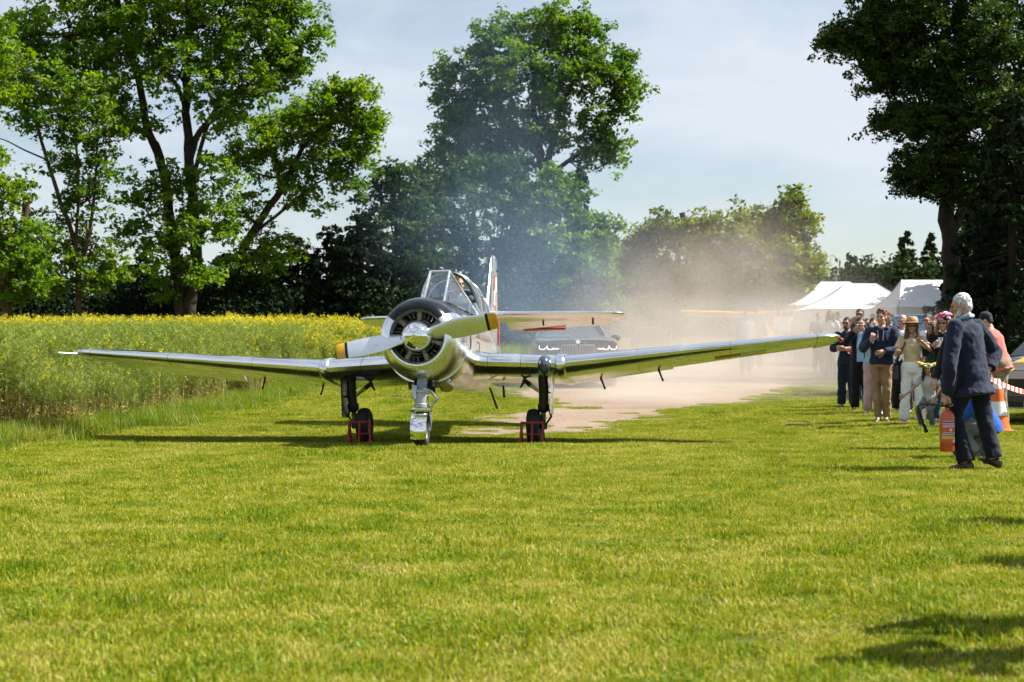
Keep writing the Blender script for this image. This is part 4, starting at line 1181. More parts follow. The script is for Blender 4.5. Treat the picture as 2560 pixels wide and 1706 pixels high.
# cockpit interior: dark well, instrument hood, seat backs
ck = MB(); ck.box((0, 2.55, 1.86), (.66, 1.5, .16)); ck.build('cockpit_well', M_cock, plane, smooth=False)
MB().tube([(0, 1.30, 1.90), (0, 1.52, 1.93), (0, 1.60, 1.93)], [.15, .18, .18], 16, flat=.5).build('instrument_hood', M_black, plane)
for v in (2.42, 3.12):
    s_ = MB(); s_.box((0, v, 1.96), (.40, .06, .26), rot=(R(-10), 0, 0)); s_.box((0, v+.02, 2.09), (.22, .05, .10), rot=(R(-10), 0, 0)); s_.build('seat_back', M_cock, plane, smooth=False)
# aerials behind the canopy
for u, v, z0, z1 in ((.07, 4.35, 1.94, 2.36), (.07, 4.85, 1.90, 2.28)):
    MB().tube([(u, v, z0), (u, v, z1)], [.011, .006], 6).build('aerial', M_white, plane)
bar((-.02, 1.08, 1.93), (-.02, 1.16, 1.995), .005, M_dark, 'wiper'); bar((.20, .92, 1.885), (.20, .95, 1.95), .005, M_dark, 'deck_pin')
# dark seam behind the cowling and hand-hold marks on the flank
for v in (1.15, 2.3, 3.9, 5.4):
    f = finterp(v); g = finterp(v+.006)
    MB().loft([fring(f[0], f[1]+.0015, f[2]+.0015, f[3]-.0015), fring(g[0], g[1]+.0015, g[2]+.0015, g[3]-.0015)], cap0=False, cap1=False).build('seam', M_seam, fus)
# stencilled black marks down the flank (read edge-on as three angular digits)
def flank(v, ang, lift=.004):
    f = finterp(v); cz, hh = (f[2]+f[3])/2, (f[2]-f[3])/2; a = R(ang); e = 2.0 if ang > 0 else 2.3
    c, s = math.cos(a), math.sin(a)
    return Vector(((f[1]+lift)*abs(c)**(2/e), v, cz+(hh+lift)*math.copysign(abs(s)**(2/e), s)))
for k, ang in enumerate((14, -2, -18)):
    q = MB()
    for (v0, v1, a0, a1) in ((1.22, 1.52, ang+4.5, ang+2.3), (1.44, 1.52, ang+4.5, ang-6.5), (1.22, 1.34, ang-4.6, ang-6.5)):
        p = [flank(v0, a0), flank(v1, a0), flank(v1, a1), flank(v0, a1)]
        q.add(p, [(0, 1, 2, 3)])
    q.build('stencil_digit', M_black, fus, smooth=False)

# ---- tail
def tail_at(u):
    t = abs(u)/2.12; return 6.02+.32*t, 1.28-.42*t, 2.245, 3.5, .10
def tail_rings(us, cut=1.0, start=0.0, defl=0.0, sgn=1, grow=0): return [surf_ring(sgn*u, *tail_at(u), cut=cut, start=start, defl=defl, grow=grow) for u in us]
for sgn in (1, -1):
    tp = tail_rings([.02, .5, 1.2, 1.9], cut=.60, sgn=sgn)
    st = MB(); st.loft(tp)
    tt = tail_rings([1.9, 2.0], sgn=sgn)
    for du, k in ((2.07, .9), (2.11, .7), (2.13, .35)):
        v, c, w, i, t = tail_at(du); tt.append(surf_ring(sgn*du, v+c*(1-k)*.4, c*k, w, i, t*k))
    st.loft(tt); sto = st.build('tailplane', M_alu, plane, ang=35)
    el = MB().loft(tail_rings([.20, .42, 1.2, 1.89], start=.605, sgn=sgn, defl=9)).build('elevator', M_alu2, plane, ang=35)
    v, c, w, i, t = tail_at(.8)
    tb = MB(); tb.box((sgn*.78, v+c*1.005, w-c*math.sin(R(3.5))-.085), (.70, .07, .018), rot=(R(-14), 0, R(-sgn*5))); tb.build('trim_tab', M_red, el, smooth=False)
    for u in (.8, 1.6):
        v, c, w, i, t = tail_at(u)
        MB().tube([(sgn*u, v+c*.6, w-.05), (sgn*u, v+c*.66, w-.115), (sgn*u, v+c*.7, w-.10)], [.014, .018, .010], 7).build('hinge', M_dark, sto)
def fin_at(z):
    t = (z-1.75)/1.5; return 5.62+.98*t, 1.62-.88*t, .09-.005*t
def fin_rings(zs, cut=1.0, start=0.0, defl=0.0): return [surf_ring(z, fin_at(z)[0], fin_at(z)[1], 0, 0, fin_at(z)[2], cut=cut, start=start, vertical=True, defl=defl) for z in zs]
fr = fin_rings([1.72, 2.1, 2.6, 3.1], cut=.62)
fn = MB(); fn.loft(fr)
ft = fin_rings([3.1, 3.19])
for z, k in ((3.24, .85), (3.27, .55), (3.28, .2)):
    a = fin_at(z); ft.append(surf_ring(z, a[0]+a[1]*(1-k)*.5, a[1]*k, 0, 0, a[2], vertical=True))
fn.loft(ft); fin = fn.build('fin', M_alu, plane, ang=35)
rud = MB().loft(fin_rings([1.62, 2.1, 2.6, 3.09], start=.625)).build('rudder', M_alu2, plane, ang=35)
MB().box((.012, 7.34, 2.0), (.016, .07, .5)).build('rudder_tab', M_red, rud, smooth=False)
# chequer and small stencils on the fin side that faces the crowd
def finp(z, x):
    v, c, t = fin_at(z); f = foil(26, t, 1.0, 0.0); h = max(hh for q, hh in f if abs(q-x) < .1); return Vector((h*c+.006, v+x*c, z))
for s in (1, -1):
    for a in range(2):
        for bq in range(2):
            z0, x0 = 2.42+.25*a, .26+.17*bq
            P4 = [finp(z0, x0), finp(z0, x0+.165), finp(z0+.245, x0+.165), finp(z0+.245, x0)]
            P4 = [Vector((p.x*s, p.y, p.z)) for p in P4]
            q = MB(); q.add(P4+[p-Vector((.002*s, 0, 0)) for p in P4], [(0,1,2,3),(7,6,5,4),(0,4,5,1),(1,5,6,2),(2,6,7,3),(3,7,4,0)]); q.build('chequer_square', M_red if (a+bq) % 2 else M_white, fin, smooth=False)
    for (z0, dz, x0, dx) in ((2.40, .018, .25, .36), (2.922, .018, .25, .36)):
        P4 = [finp(z0, x0), finp(z0, x0+dx), finp(z0+dz, x0+dx), finp(z0+dz, x0)]
        P4 = [Vector((p.x*s, p.y, p.z)) for p in P4]
        q = MB(); q.add(P4, [(0, 1, 2, 3)]); q.build('chequer_border', M_red, fin, smooth=False)
MB().box((.075, 6.75, 3.0), (.02, .05, .03)).build('fin_port', M_black, fin, smooth=False)

# ---- undercarriage
# nose leg: everything stands on the nose wheel at the origin (leg raked forward)
RX = plane.rotation_euler.x
def wheel(parent, c, r, w, label=None, tilt=0.0):
    Mw = frame_M(c, (0, 1, 0), (math.cos(tilt), 0, math.sin(tilt)))
    h = w/2
    t = MB().lathe([(-h*.75, r*.55), (-h, r*.66), (-h*1.02, r*.80), (-h*.82, r*.93), (-h*.4, r*.99), (0, r), (h*.4, r*.99), (h*.82, r*.93), (h*1.02, r*.80), (h, r*.66), (h*.75, r*.55)], Mw, 32).build('tyre', M_tyre, parent, ang=80)
    MB().lathe([(-h*.75, r*.555), (-h*.6, r*.50), (-h*.45, r*.2), (-h*.8, r*.16), (-h*.8, .004)], Mw, 28).build('rim', M_rim, parent, ang=50)
    MB().lathe([(h*.75, r*.555), (h*.6, r*.50), (h*.45, r*.2), (h*.8, r*.16), (h*.8, .004)], Mw, 28).build('rim', M_rim, parent, ang=50)
ng = empty('nose_gear', (0, 0, 0)); ng.parent = plane
wheel(ng, (0, 0, .195), .20, .155)
# chromed mudguard
mgd = MB(); rings = []
for k in range(13):
    a = R(-28+k*14); rr_ = .222
    rings.append([Vector((x*.098, -math.cos(a)*(rr_+.018*(1-x*x)), .195+math.sin(a)*(rr_+.018*(1-x*x)))) for x in (-1, -.8, -.4, 0, .4, .8, 1)])
mgd.loft(rings, closed=False); mg = mgd.build('mudguard', M_chrome, ng, ang=80)
for x in (-.105, .105):
    MB().tube([(x, 0, .195), (x, .015, .33), (x*.75, .01, .44)], [.020, .026, .03], 8).build('fork_arm', M_steel, ng)
MB().lathe([(0, .125), (.012, .135), (.03, .135), (.045, .12)], frame_M((0, 0, .425), (1, 0, 0), (0, .03, 1)), 28).build('fork_crown', M_chrome, ng)
MB().lathe([(.0, .07), (.02, .092), (.06, .092), (.07, .082), (.19, .082), (.20, .096), (.235, .096), (.25, .06)], frame_M((0, .01, .455), (1, 0, 0), (0.02, .04, 1)), 28).build('strut_collar', pm('leg_light_grey', (.42, .44, .46), .4, .4, .15, 14), ng, ang=35)
MB().tube([(0, .02, .66), (.03, .055, 1.0)], .066, 20).build('upper_strut', pm('leg_blue_grey', (.22, .25, .30), .35, .5, .15, 10), ng)
MB().tube([(-.07, -.03, .58), (-.075, -.03, .68), (-.06, -.02, .745)], [.034, .038, .022], 12).build('damper', M_steel, ng)
tl = MB()
tl.tube([(.06, .03, .70), (.115, .035, .68), (.185, .04, .59)], [.022, .016, .014], 8); tl.tube([(.185, .04, .59), (.14, .03, .52), (.095, .02, .455)], [.016, .013, .018], 8)
tl.tube([(.06, .05, .68), (.05, -.05, .69)], .026, 8); tl.tube([(.185, .005, .59), (.185, .075, .59)], .02, 8)
tl.build('torque_link', M_steel, ng)
MB().tube([(.085, -.02, .62), (.095, -.03, .45), (.115, -.02, .30), (.12, .0, .19)], .006, 6).build('brake_hose', M_dark, ng)
# nose gear bay box and doors, exhaust outlet
bay = MB(); bay.box((-.085, .22, .84), (.012, .34, .20), rot=(0, R(6), 0)); bay.box((.125, .22, .84), (.012, .34, .20), rot=(0, R(-4), 0)); bay.box((.02, .34, .80), (.2, .03, .24)); bay.build('gear_door', M_dark, ng, smooth=False)
ex = MB(); ex.loft([[Vector((.15+.11*math.cos(a)*k+.12*s, .50+s*.25, .845-.14*s+.085*math.sin(a)*k)) for a in [2*math.pi*j/16 for j in range(16)]] for s, k in ((0, .5), (.25, .62), (.55, .85), (.56, .75), (.3, .5))], cap0=False, cap1=True)
ex.build('exhaust_pipe', metal_mat('burnt_steel', (.34, .30, .27), .28), plane, ang=70)

for s in (1, -1):
    mgr = empty('main_gear', (0, 0, 0)); mgr.parent = plane
    vb = 2.12; zt = vb*math.tan(R(5.0))-s*1.17*math.tan(R(1.25))   # ground under this wheel in the tilted frame
    zt = (vb*math.sin(R(5)) - s*1.16*math.sin(R(1.25))*1.0)/math.cos(R(5))-.09
    wheel(mgr, (s*1.145, vb, zt+.235), .24, .165)
    MB().tube([(s*1.285, 1.95, 1.02), (s*1.295, 2.0, .80), (s*1.285, 2.05, zt+.50)], [.062, .066, .062], 14).build('oleo_cylinder', M_dark, mgr)
    MB().tube([(s*1.285, 2.05, zt+.53), (s*1.285, 2.06, zt+.46), (s*1.285, 2.07, zt+.44)], [.078, .078, .06], 14).build('oleo_collar', M_dark, mgr)
    MB().tube([(s*1.282, 2.05, zt+.46), (s*1.275, vb, zt+.26)], .034, 12).build('piston', metal_mat('blue_steel', (.62, .66, .72), .22), mgr)
    MB().tube([(s*1.275, vb, zt+.28), (s*1.27, vb, zt+.20)], [.055, .05], 12).build('axle_lug', M_dark, mgr)
    MB().tube([(s*1.275, vb, zt+.235), (s*1.145, vb, zt+.235)], .028, 10).build('axle', M_dark, mgr)
    MB().tube([(s*1.34, 2.13, zt+.48), (s*1.375, 2.17, zt+.37), (s*1.30, 2.15, zt+.26)], [.014, .016, .014], 8).build('torque_link', M_dark, mgr)
    br = MB(); br.tube([(s*1.27, 2.0, .74), (s*1.12, 2.03, .85)], [.022, .026], 8); br.build('side_brace', metal_mat('blue_steel', (.62, .66, .72), .22), mgr)
    br = MB(); br.tube([(s*1.12, 2.03, .85), (s*1.02, 2.04, .93)], .030, 8); br.tube([(s*1.05, 2.02, .93), (s*.98, 2.02, .82)], [.022, .012], 8); br.build('brace_lock', M_dark, mgr)
    gd = MB(); gd.box((s*1.405, 2.05, .73), (.016, .34, .52), rot=(0, R(s*2.5), 0)); gd.build('gear_door', M_alu2 if s > 0 else M_dark, mgr, smooth=False)
    MB().tube([(s*1.30, 2.03, .78), (s*1.40, 2.05, .74)], .012, 6).build('door_link', M_dark, mgr)
# step and drain pipe under the fuselage
MB().tube([(.50, 2.6, .86), (.56, 2.85, .60)], [.016, .02], 8).build('boarding_step', M_steel, plane)
MB().tube([(.66, 2.75, .90), (.67, 2.78, .74)], [.014, .018], 8).build('drain_pipe', M_dark, plane)
MB().tube([(-.30, .9, .86), (-.30, .92, .76)], [.03, .02], 8).build('drain_mast', M_dark, plane)

# ---- red chocks at the main wheels
def chock(label, x, y, s):
    c = empty('wheel_chock', (x, y, float(ground_z(x, y))), R(-6), label, 'chock', 'red wheel chocks under the aeroplane')
    def t(a, b, r=.014, nm='bar'): MB().tube([a, b], r, 6).build(nm, M_chock, c)
    for u in (-.15, .0, .15):
        t((u, 0, 0), (u*.92, .06, .30)); t((u, .26, 0), (u*.92, .08, .29)); t((u, -.01, .012), (u, .27, .012))
    t((-.15, .06, .30), (.15, .06, .30), .016, 'top_bar'); t((-.16, 0, .014), (.16, 0, .014), .016, 'foot_bar'); t((-.15, .035, .15), (.15, .035, .15), .010, 'mid_bar')
    return c
chock('red tubular wheel chock before the main wheel nearer the crowd', .255, 22.53, 1)
chock('red tubular wheel chock before the main wheel nearer the rape field', -2.02, 22.80, -1)

# ================================================================== people
def fuse(mb, voxel, smooth=2, noise=0.0, nscale=0.12, seed=0):
    """weld overlapping closed shapes into one continuous surface"""
    me = mb.mesh('tmp', smooth=False, fix=True)
    o = bpy.data.objects.new('tmp', me); COL.objects.link(o)
    m = o.modifiers.new('r', 'REMESH'); m.mode = 'VOXEL'; m.voxel_size = voxel; m.use_smooth_shade = True
    if smooth:
        s = o.modifiers.new('s', 'SMOOTH'); s.factor = 0.5; s.iterations = smooth
    if noise:
        tx = bpy.data.textures.new('folds', 'CLOUDS'); tx.noise_scale = nscale; tx.noise_depth = 1
        d = o.modifiers.new('d', 'DISPLACE'); d.texture = tx; d.strength = noise; d.mid_level = 0.5; d.texture_coords = 'LOCAL'
        if voxel < .0145:
            t2 = bpy.data.textures.new('creases', 'CLOUDS'); t2.noise_scale = nscale*.42; t2.noise_depth = 2
            d2 = o.modifiers.new('d2', 'DISPLACE'); d2.texture = t2; d2.strength = noise*.75; d2.mid_level = 0.5; d2.texture_coords = 'LOCAL'
    dg = bpy.context.evaluated_depsgraph_get()
    out = bpy.data.meshes.new_from_object(o.evaluated_get(dg))
    bpy.data.objects.remove(o); bpy.data.meshes.remove(me)
    out.polygons.foreach_set('use_smooth', [True]*len(out.polygons))
    return out

def join_mesh(a, mb, mats_a=0):
    """append the loose shapes of mb to mesh a (materials by index)"""
    bm = bmesh.new(); bm.from_mesh(a)
    b = mb.mesh('tmp2', smooth=True, ang=60); bm.from_mesh(b)
    bm.to_mesh(a); bm.free(); bpy.data.meshes.remove(b)
    return a

SKIN = {'fair': (0.50, 0.29, 0.20), 'tan': (0.40, 0.215, 0.135), 'ruddy': (0.47, 0.235, 0.16)}
def cloth(name, col, var=0.22, rough=0.85): return pm('cloth_'+name, col, rough, 0, var, 5.0, bump=0.22, bscale=26, spec=0.25, sheen=0.1)
def hairm(name, col): return pm('hair_'+name, col, 0.5, 0, 0.35, 30, bump=0.7, bscale=90, spec=0.4)
M_eye = pm('eye_dark', (0.02, 0.015, 0.012), 0.25, 0, 0.2, 9)
M_lip = pm('lips', (0.36, 0.13, 0.10), 0.5, 0, 0.15, 9)
M_sung = pm('sunglass_lens', (0.008, 0.008, 0.010), 0.08, 0, 0.2, 9, coat=0.6)
M_phone_b = pm('phone_black', (0.012, 0.012, 0.014), 0.25, 0, 0.2, 9)
M_phone_w = pm('phone_white', (0.75, 0.75, 0.76), 0.3, 0, 0.05, 9)

ARMS = {
 'down':   dict(p=((.255, .03, 1.13), (.265, -.07, .885)), m=((-.255, .03, 1.13), (-.265, -.07, .885))),
 'crossed': dict(p=((.275, -.07, 1.15), (-.02, -.215, 1.165)), m=((-.275, -.07, 1.14), (.03, -.235, 1.125))),
 'phone':  dict(p=((.24, -.17, 1.20), (.075, -.33, 1.47)), m=((-.24, -.17, 1.20), (-.075, -.33, 1.47))),
 'hips':   dict(p=((.36, .08, 1.18), (.20, -.05, 1.0)), m=((-.36, .08, 1.18), (-.20, -.05, 1.0))),
 'pocket': dict(p=((.28, .05, 1.14), (.21, -.09, .92)), m=((-.28, .05, 1.14), (-.21, -.09, .92))),
}

def hand(mb, wrist, direc, side, curl=0.5, n=(0, -1, 0), spread=1.0):
    """palm with four unequal jointed fingers and an angled thumb"""
    d = Vector(direc).normalized(); nn = Vector(n)
    a = d.cross(nn)
    if a.length < .1: a = d.cross(Vector((1, 0, 0)))
    a.normalize(); pn = a.cross(d).normalized()
    w = Vector(wrist); c = w+d*.045
    M_ = Matrix((a, pn, d)).transposed().to_4x4(); M_.translation = c
    mb.ell((0, 0, 0), (.040, .018, .055), 12, 8, M_)
    for k, L in enumerate((.068, .078, .073, .056)):
        off = (k-1.5)*.019*spread
        p = w+d*.083+a*off; q = d.copy()
        pts = [w+d*.05+a*off*.8, p]
        for seg in range(3):
            q = (Matrix.Rotation(-curl*.75, 3, a) @ q).normalized()
            p = p+q*(L*(.45, .32, .23)[seg]); pts.append(p)
        mb.tube(pts, [.0095, .0095, .0088, .008, .006], 6)
    t0 = w+d*.02+a*(-side*.028); q = (d*.6+a*(-side*.75)-pn*.25).normalized()
    mb.tube([t0, t0+q*.035, t0+q*.035+(q*.6+d*.6).normalized()*.032, t0+q*.035+(q*.3+d*.8).normalized()*.055], [.012, .0115, .010, .007], 6)

def person(label, x, y, rot=0.0, h=1.75, female=False, skin='fair', hair=('short', (0.05, 0.03, 0.02)), top=None, under=None, bottom=None, shoes=(0.02, 0.02, 0.022),
           arms='down', lean=0.0, headyaw=0.0, headpitch=0.0, legs=None, glasses=None, hat=None, beard=None, detail=1, curl=(0.5, 0.5), handn=((0, -1, 0), (0, -1, 0)), group='crowd watching the aeroplane', pelvis=(0, 0, 0), z=None, name='person', sway=0.0, fat=1.0, cat='person', handdir=(None, None), neckz=0.0):
    """a standing or crouching figure facing -Y before rotation; x>0 is its left side"""
    s = h/1.75
    gz = float(ground_z(x, y)) if z is None else z
    root = empty(name, (x, y, gz), R(rot), label, cat, group)
    if name == 'person' and group is None: pass
    pv = Vector((0, 0, .94))+Vector(pelvis)
    Lx = Matrix.Rotation(R(lean), 3, 'X') @ Matrix.Rotation(R(sway), 3, 'Y')
    def U(p): return pv+Lx @ (Vector(p)-Vector((0, 0, .94)))     # upper body follows the lean
    k = 0.90 if female else 1.0
    A = ARMS[arms] if isinstance(arms, str) else arms
    sh = {1: U((.185*k, .01, 1.415)), -1: U((-.185*k, .01, 1.415))}
    el = {1: Vector(A['p'][0]), -1: Vector(A['m'][0])}; wr = {1: Vector(A['p'][1]), -1: Vector(A['m'][1])}
    if not A.get('world'):
        for q in (1, -1): el[q] = U(el[q]); wr[q] = U(wr[q])
    LG = legs or dict(p=((.095, -.02, .50), (.115, .02, .085), 8), m=((-.095, -.02, .50), (-.115, .02, .085), -8))
    hp = {1: pv+Vector((.088, 0, -.02)), -1: pv+Vector((-.088, 0, -.02))}
    kn = {1: Vector(LG['p'][0]), -1: Vector(LG['m'][0])}; an = {1: Vector(LG['p'][1]), -1: Vector(LG['m'][1])}
    vox = (0.014, 0.02, 0.034)[2-detail] if detail < 2 else .013
    vox = {2: .013, 1: .018, 0: .032}[detail]
    sec = [(.86, .150, .108), (.95, .165, .118), (1.07, .140, .102), (1.20, .152, .108), (1.33, .168, .112), (1.42, .135, .092), (1.47, .065, .062), (1.52, .055, .056)]
    if female: sec = [(.86, .150, .110), (.95, .165, .118), (1.08, .118, .090), (1.20, .132, .104), (1.30, .145, .118), (1.41, .118, .086), (1.47, .055, .054), (1.52, .048, .050)]
    def ring(z_, a, b, yo=0.0, n=18): return [U((a*math.cos(t), b*math.sin(t)+yo, z_)) for t in [2*math.pi*j/n for j in range(n)]]
    sc = Matrix.Scale(s, 4)
    # ---- body: trunk, neck, limbs as one skin
    mb = MB()
    mb.loft([ring(z_, a*.93*fat, b*.93*fat) for z_, a, b in sec])
    for q in (1, -1):
        mb.capsule(sh[q], el[q], .046*k, .038*k); mb.capsule(el[q], wr[q], .037*k, .026*k)
        mb.capsule(hp[q], kn[q], .080, .054); mb.capsule(kn[q], an[q], .052, .036)
        mb.capsule(an[q], an[q]+Vector((0, -.10, -.045)), .036, .028)
    body = fuse(mb, vox, 2)
    # ---- head and hands, finer, same mesh
    hc = U((0, -.015, 1.628+neckz)); Hm = Matrix.Translation(hc) @ (Lx.to_4x4() if True else Matrix()) @ Matrix.Rotation(R(headyaw), 4, 'Z') @ Matrix.Rotation(R(headpitch), 4, 'X')
    hb = MB()
    hb.ell((0, .012, .022), (.074, .092, .100), 16, 12, Hm)
    hb.ell((0, -.022, -.038), (.058, .066, .078), 14, 10, Hm)
    hb.ell((0, -.052, -.086), (.030, .026, .022), 10, 8, Hm)
    hb.capsule((0, -.082, .018), (0, -.108, -.022), .010, .016, 8, Hm)
    hb.capsule((-.034, -.078, .030), (.034, -.078, .030), .013, .013, 8, Hm)
    for q in (1, -1):
        hb.ell((q*.074, .012, -.005), (.010, .020, .032), 8, 8, Hm)
        hb.ell((q*.042, -.058, -.020), (.022, .022, .020), 8, 6, Hm)
    hb.tube([Hm @ Vector((0, .02, -.06)), Hm @ Vector((0, .035, -.12)), U((0, .012, 1.47))], [.050, .052, .058], 12)
    hd = fuse(hb, {2: .007, 1: .010, 0: .018}[detail], 2)
    bm = bmesh.new(); bm.from_mesh(body); bm.from_mesh(hd); bm.to_mesh(body); bm.free(); bpy.data.meshes.remove(hd)
    ex = MB()
    if detail > 0:
        for q, i in ((1, 0), (-1, 1)):
            hand(ex, wr[q], (handdir[i] if handdir[i] is not None else (wr[q]-el[q])), q, curl[i], handn[i])
        if not glasses or glasses == 'clear':
            for q in (1, -1):
                ex.mi = 1; ex.ell((q*.030, -.083, .008), (.011, .008, .006), 8, 6, Hm); ex.box((q*.031, -.092, .032), (.030, .008, .006), M=Hm)
        ex.mi = 2; ex.ell((0, -.089, -.058), (.021, .009, .006), 8, 6, Hm); ex.mi = 0
        join_mesh(body, ex)
    body.transform(sc)
    sk = pm('skin_'+skin, SKIN[skin], .5, 0, .12, 14, bump=.12, bscale=60)
    bo = obj('body', body, [sk, M_eye, M_lip], root)
    def part(nm, m, mat, fz=None, noise=0.0, smooth=2, ns=.1):
        if fz: me = fuse(m, fz, smooth, noise, ns)
        else: me = m.mesh(nm, True, 50)
        me.transform(sc); return obj(nm, me, mat, root)
    # ---- trousers / skirt
    if bottom:
        st, bc = bottom; tb = MB()
        off = {'slim': .012, 'wide': .022, 'loose': .020, 'skirt': .02, 'shorts': .02, 'jeans': .010}[st]
        tb.loft([ring(z_, a*fat+off*.8, b*fat+off*.8) for z_, a, b in sec[:3]][:2]+[ring(1.04, .148*fat+off*.6, .105*fat+off*.6)])
        if st == 'skirt':
            tb.loft([ring(z_, a, b) for z_, a, b in ((.30, .30, .26), (.5, .26, .22), (.75, .21, .17), (.95, .17, .125))])
        else:
            for q in (1, -1):
                e = kn[q].lerp(an[q], 1.0) if st != 'shorts' else kn[q]
                r0, r1, r2 = {'slim': (.094, .068, .060), 'jeans': (.095, .066, .054), 'wide': (.098, .080, .092), 'loose': (.102, .084, .084), 'shorts': (.105, .09, .09)}[st]
                mid = (hp[q]+kn[q])/2+Vector((0, 0, 0))
                tb.tube([hp[q]+Vector((0, 0, .04)), hp[q], mid, kn[q], (kn[q]+e)/2, e] if st != 'shorts' else [hp[q]+Vector((0, 0, .04)), hp[q], mid, kn[q]],
                        [r0*.8, r0, (r0+r1)/2, r1, (r1+r2)/2*.98, r2] if st != 'shorts' else [r0*.8, r0, r0, r1], 14)
                tb.ell(kn[q], (r1, r1, r1*1.1), 12, 8)
        part('trousers' if st != 'skirt' else 'skirt', tb, cloth(*bc), vox*1.05, .022 if detail else 0, 1, .09)
    # ---- top
    if top:
        st, tcl = top[0], top[1]; opt = top[2] if len(top) > 2 else {}
        tb = MB(); off = {'tee': .012, 'shirt': .014, 'hoodie': .030, 'jacket': .028, 'blazer': .032, 'knit': .014}[st]
        zb = opt.get('hem', .88); fl = opt.get('flare', 0.0)
        S2 = [(z_, a*fat+off, b*fat+off) for z_, a, b in sec if zb < z_ < 1.45]
        S2 = [(zb, sec[0][1]*fat+off+fl, sec[0][2]*fat+off+fl)]+S2+[(1.475 if st != 'knit' else 1.44, .078*k+off*.3, .070+off*.3)]
        tb.loft([ring(*q) for q in S2])
        slv = opt.get('sleeve', 'long' if st in ('shirt', 'hoodie', 'jacket', 'blazer') else 'short')
        for q in (1, -1):
            ra, rb, rc = .060*k+off*.7, .050*k+off*.7, .036*k+off*.75
            tb.ell(sh[q], (ra, ra, ra), 12, 8)
            if slv == 'long':
                tb.capsule(sh[q], el[q], ra, rb, 12); tb.tube([el[q], (el[q]+wr[q])/2, el[q].lerp(wr[q], .97)], [rb, (rb+rc)/2, rc], 12); tb.ell(el[q], (rb, rb, rb), 12, 8)
            elif slv == 'roll':
                tb.capsule(sh[q], el[q], ra, rb, 12); tb.tube([el[q], el[q].lerp(wr[q], .35)], [rb, rb*.95], 12)
            elif slv == 'short':
                e = sh[q].lerp(el[q], .62); tb.tube([sh[q], (sh[q]+e)/2, e], [ra, ra*1.02, ra*1.0], 12)
        if st == 'hoodie':
            tb.tube([U((-.10, .06, 1.47)), U((-.09, -.07, 1.46)), U((0, -.10, 1.44)), U((.09, -.07, 1.46)), U((.10, .06, 1.47)), U((0, .11, 1.46)), U((-.10, .06, 1.47))], .034, 10)
        if st in ('blazer', 'jacket', 'shirt'):
            tb.tube([U((-.075, .05, 1.48)), U((-.06, -.05, 1.475)), U((0, .075, 1.50)), U((.06, -.05, 1.475)), U((.075, .05, 1.48))], .018, 8)
        part({'tee': 't_shirt', 'shirt': 'shirt', 'hoodie': 'hoodie', 'jacket': 'jacket', 'blazer': 'jacket', 'knit': 'knit_top'}[st], tb, cloth(*tcl), vox, .020 if detail else 0, 1, .10)
        if st == 'hoodie' and detail:
            for q in (1, -1): part('drawstring', MB().tube([U((q*.045, -.145, 1.43)), U((q*.04, -.16, 1.36)), U((q*.035, -.158, 1.27))], .004, 5), cloth('cord', (.35, .36, .40)))
    # shirt showing at the open front of a jacket
    if under:
        ub = MB(); ub.loft([[U((xx, -b-.018-.020+abs(xx)*.18, zz)) for xx in (-w_, -w_*.5, 0, w_*.5, w_)]+[U((xx, -b*.6, zz)) for xx in (w_, 0, -w_)] for zz, b, w_ in ((.93, .12, .06), (1.1, .11, .062), (1.3, .12, .06), (1.42, .09, .05), (1.475, .06, .045))])
        part('shirt_front', ub, cloth(*under))
    # ---- shoes
    for q, yw in ((1, LG['p'][2]), (-1, LG['m'][2])):
        M_ = Matrix.Translation(Vector((an[q].x, an[q].y, max(an[q].z-.085, 0.0)))) @ Matrix.Rotation(R(yw), 4, 'Z') @ Matrix.Rotation(R(LG.get('pp' if q > 0 else 'pm', 0)), 4, 'X')
        sb = MB(); rr_ = []
        for yy, w_, t_, b_ in ((.075, .018, .05, .012), (.065, .032, .085, 0), (.02, .038, .10, 0), (-.05, .042, .075, 0), (-.11, .046, .055, 0), (-.165, .040, .042, .002), (-.195, .016, .026, .010)):
            rr_.append([Vector((w_*math.cos(t), yy, b_+(t_-b_)*(.5+.5*math.sin(t)))) for t in [2*math.pi*j/12 for j in range(12)]])
        sb.loft(rr_, M=M_); part('shoe', sb, pm('shoe_%d_%d_%d' % tuple(int(c*99) for c in shoes), shoes, .45, 0, .2, 12))
    # ---- hair, beard, glasses, hats
    if hair:
        hs, hcol = hair; hm_ = hairm('%d_%d_%d' % tuple(int(c*99) for c in hcol), hcol); hbm = MB()
        if hs in ('short', 'curly', 'cap'):
            hbm.ell((0, .020, .036), (.080, .094, .094), 16, 10, Hm); hbm.ell((0, .062, -.012), (.066, .046, .062), 12, 8, Hm)
            cut = True
        if hs == 'curly':
            rg = random.Random(3)
            for j in range(26):
                a, b_ = rg.uniform(0, 6.28), rg.uniform(.25, 1.5)
                hbm.ell((.078*math.cos(a)*math.cos(b_*.8), .02+.085*math.sin(a)*math.cos(b_*.8)*(.9), .045+.09*math.sin(b_)), (.024, .024, .02), 7, 5, Hm)
        if hs == 'ring':
            hbm.ell((0, .045, .0), (.080, .062, .060), 14, 8, Hm)
        if hs == 'long':
            hbm.ell((0, .022, .034), (.084, .098, .098), 16, 10, Hm)
            for q in (1, -1):
                hbm.tube([Hm @ Vector((q*.060, .0, .06)), Hm @ Vector((q*.086, -.010, -.05)), Hm @ Vector((q*.096, -.015, -.16)), Hm @ Vector((q*.088, -.03, -.27)), Hm @ Vector((q*.07, -.035, -.34))], [.034, .036, .038, .034, .012], 10)
            hbm.tube([Hm @ Vector((0, .06, .05)), Hm @ Vector((0, .095, -.06)), Hm @ Vector((0, .105, -.18)), Hm @ Vector((0, .10, -.30))], [.062, .075, .078, .03], 12, flat=.55)
        me = fuse(hbm, {2: .010, 1: .012, 0: .022}[detail], 1, .016 if detail else .006, .022)
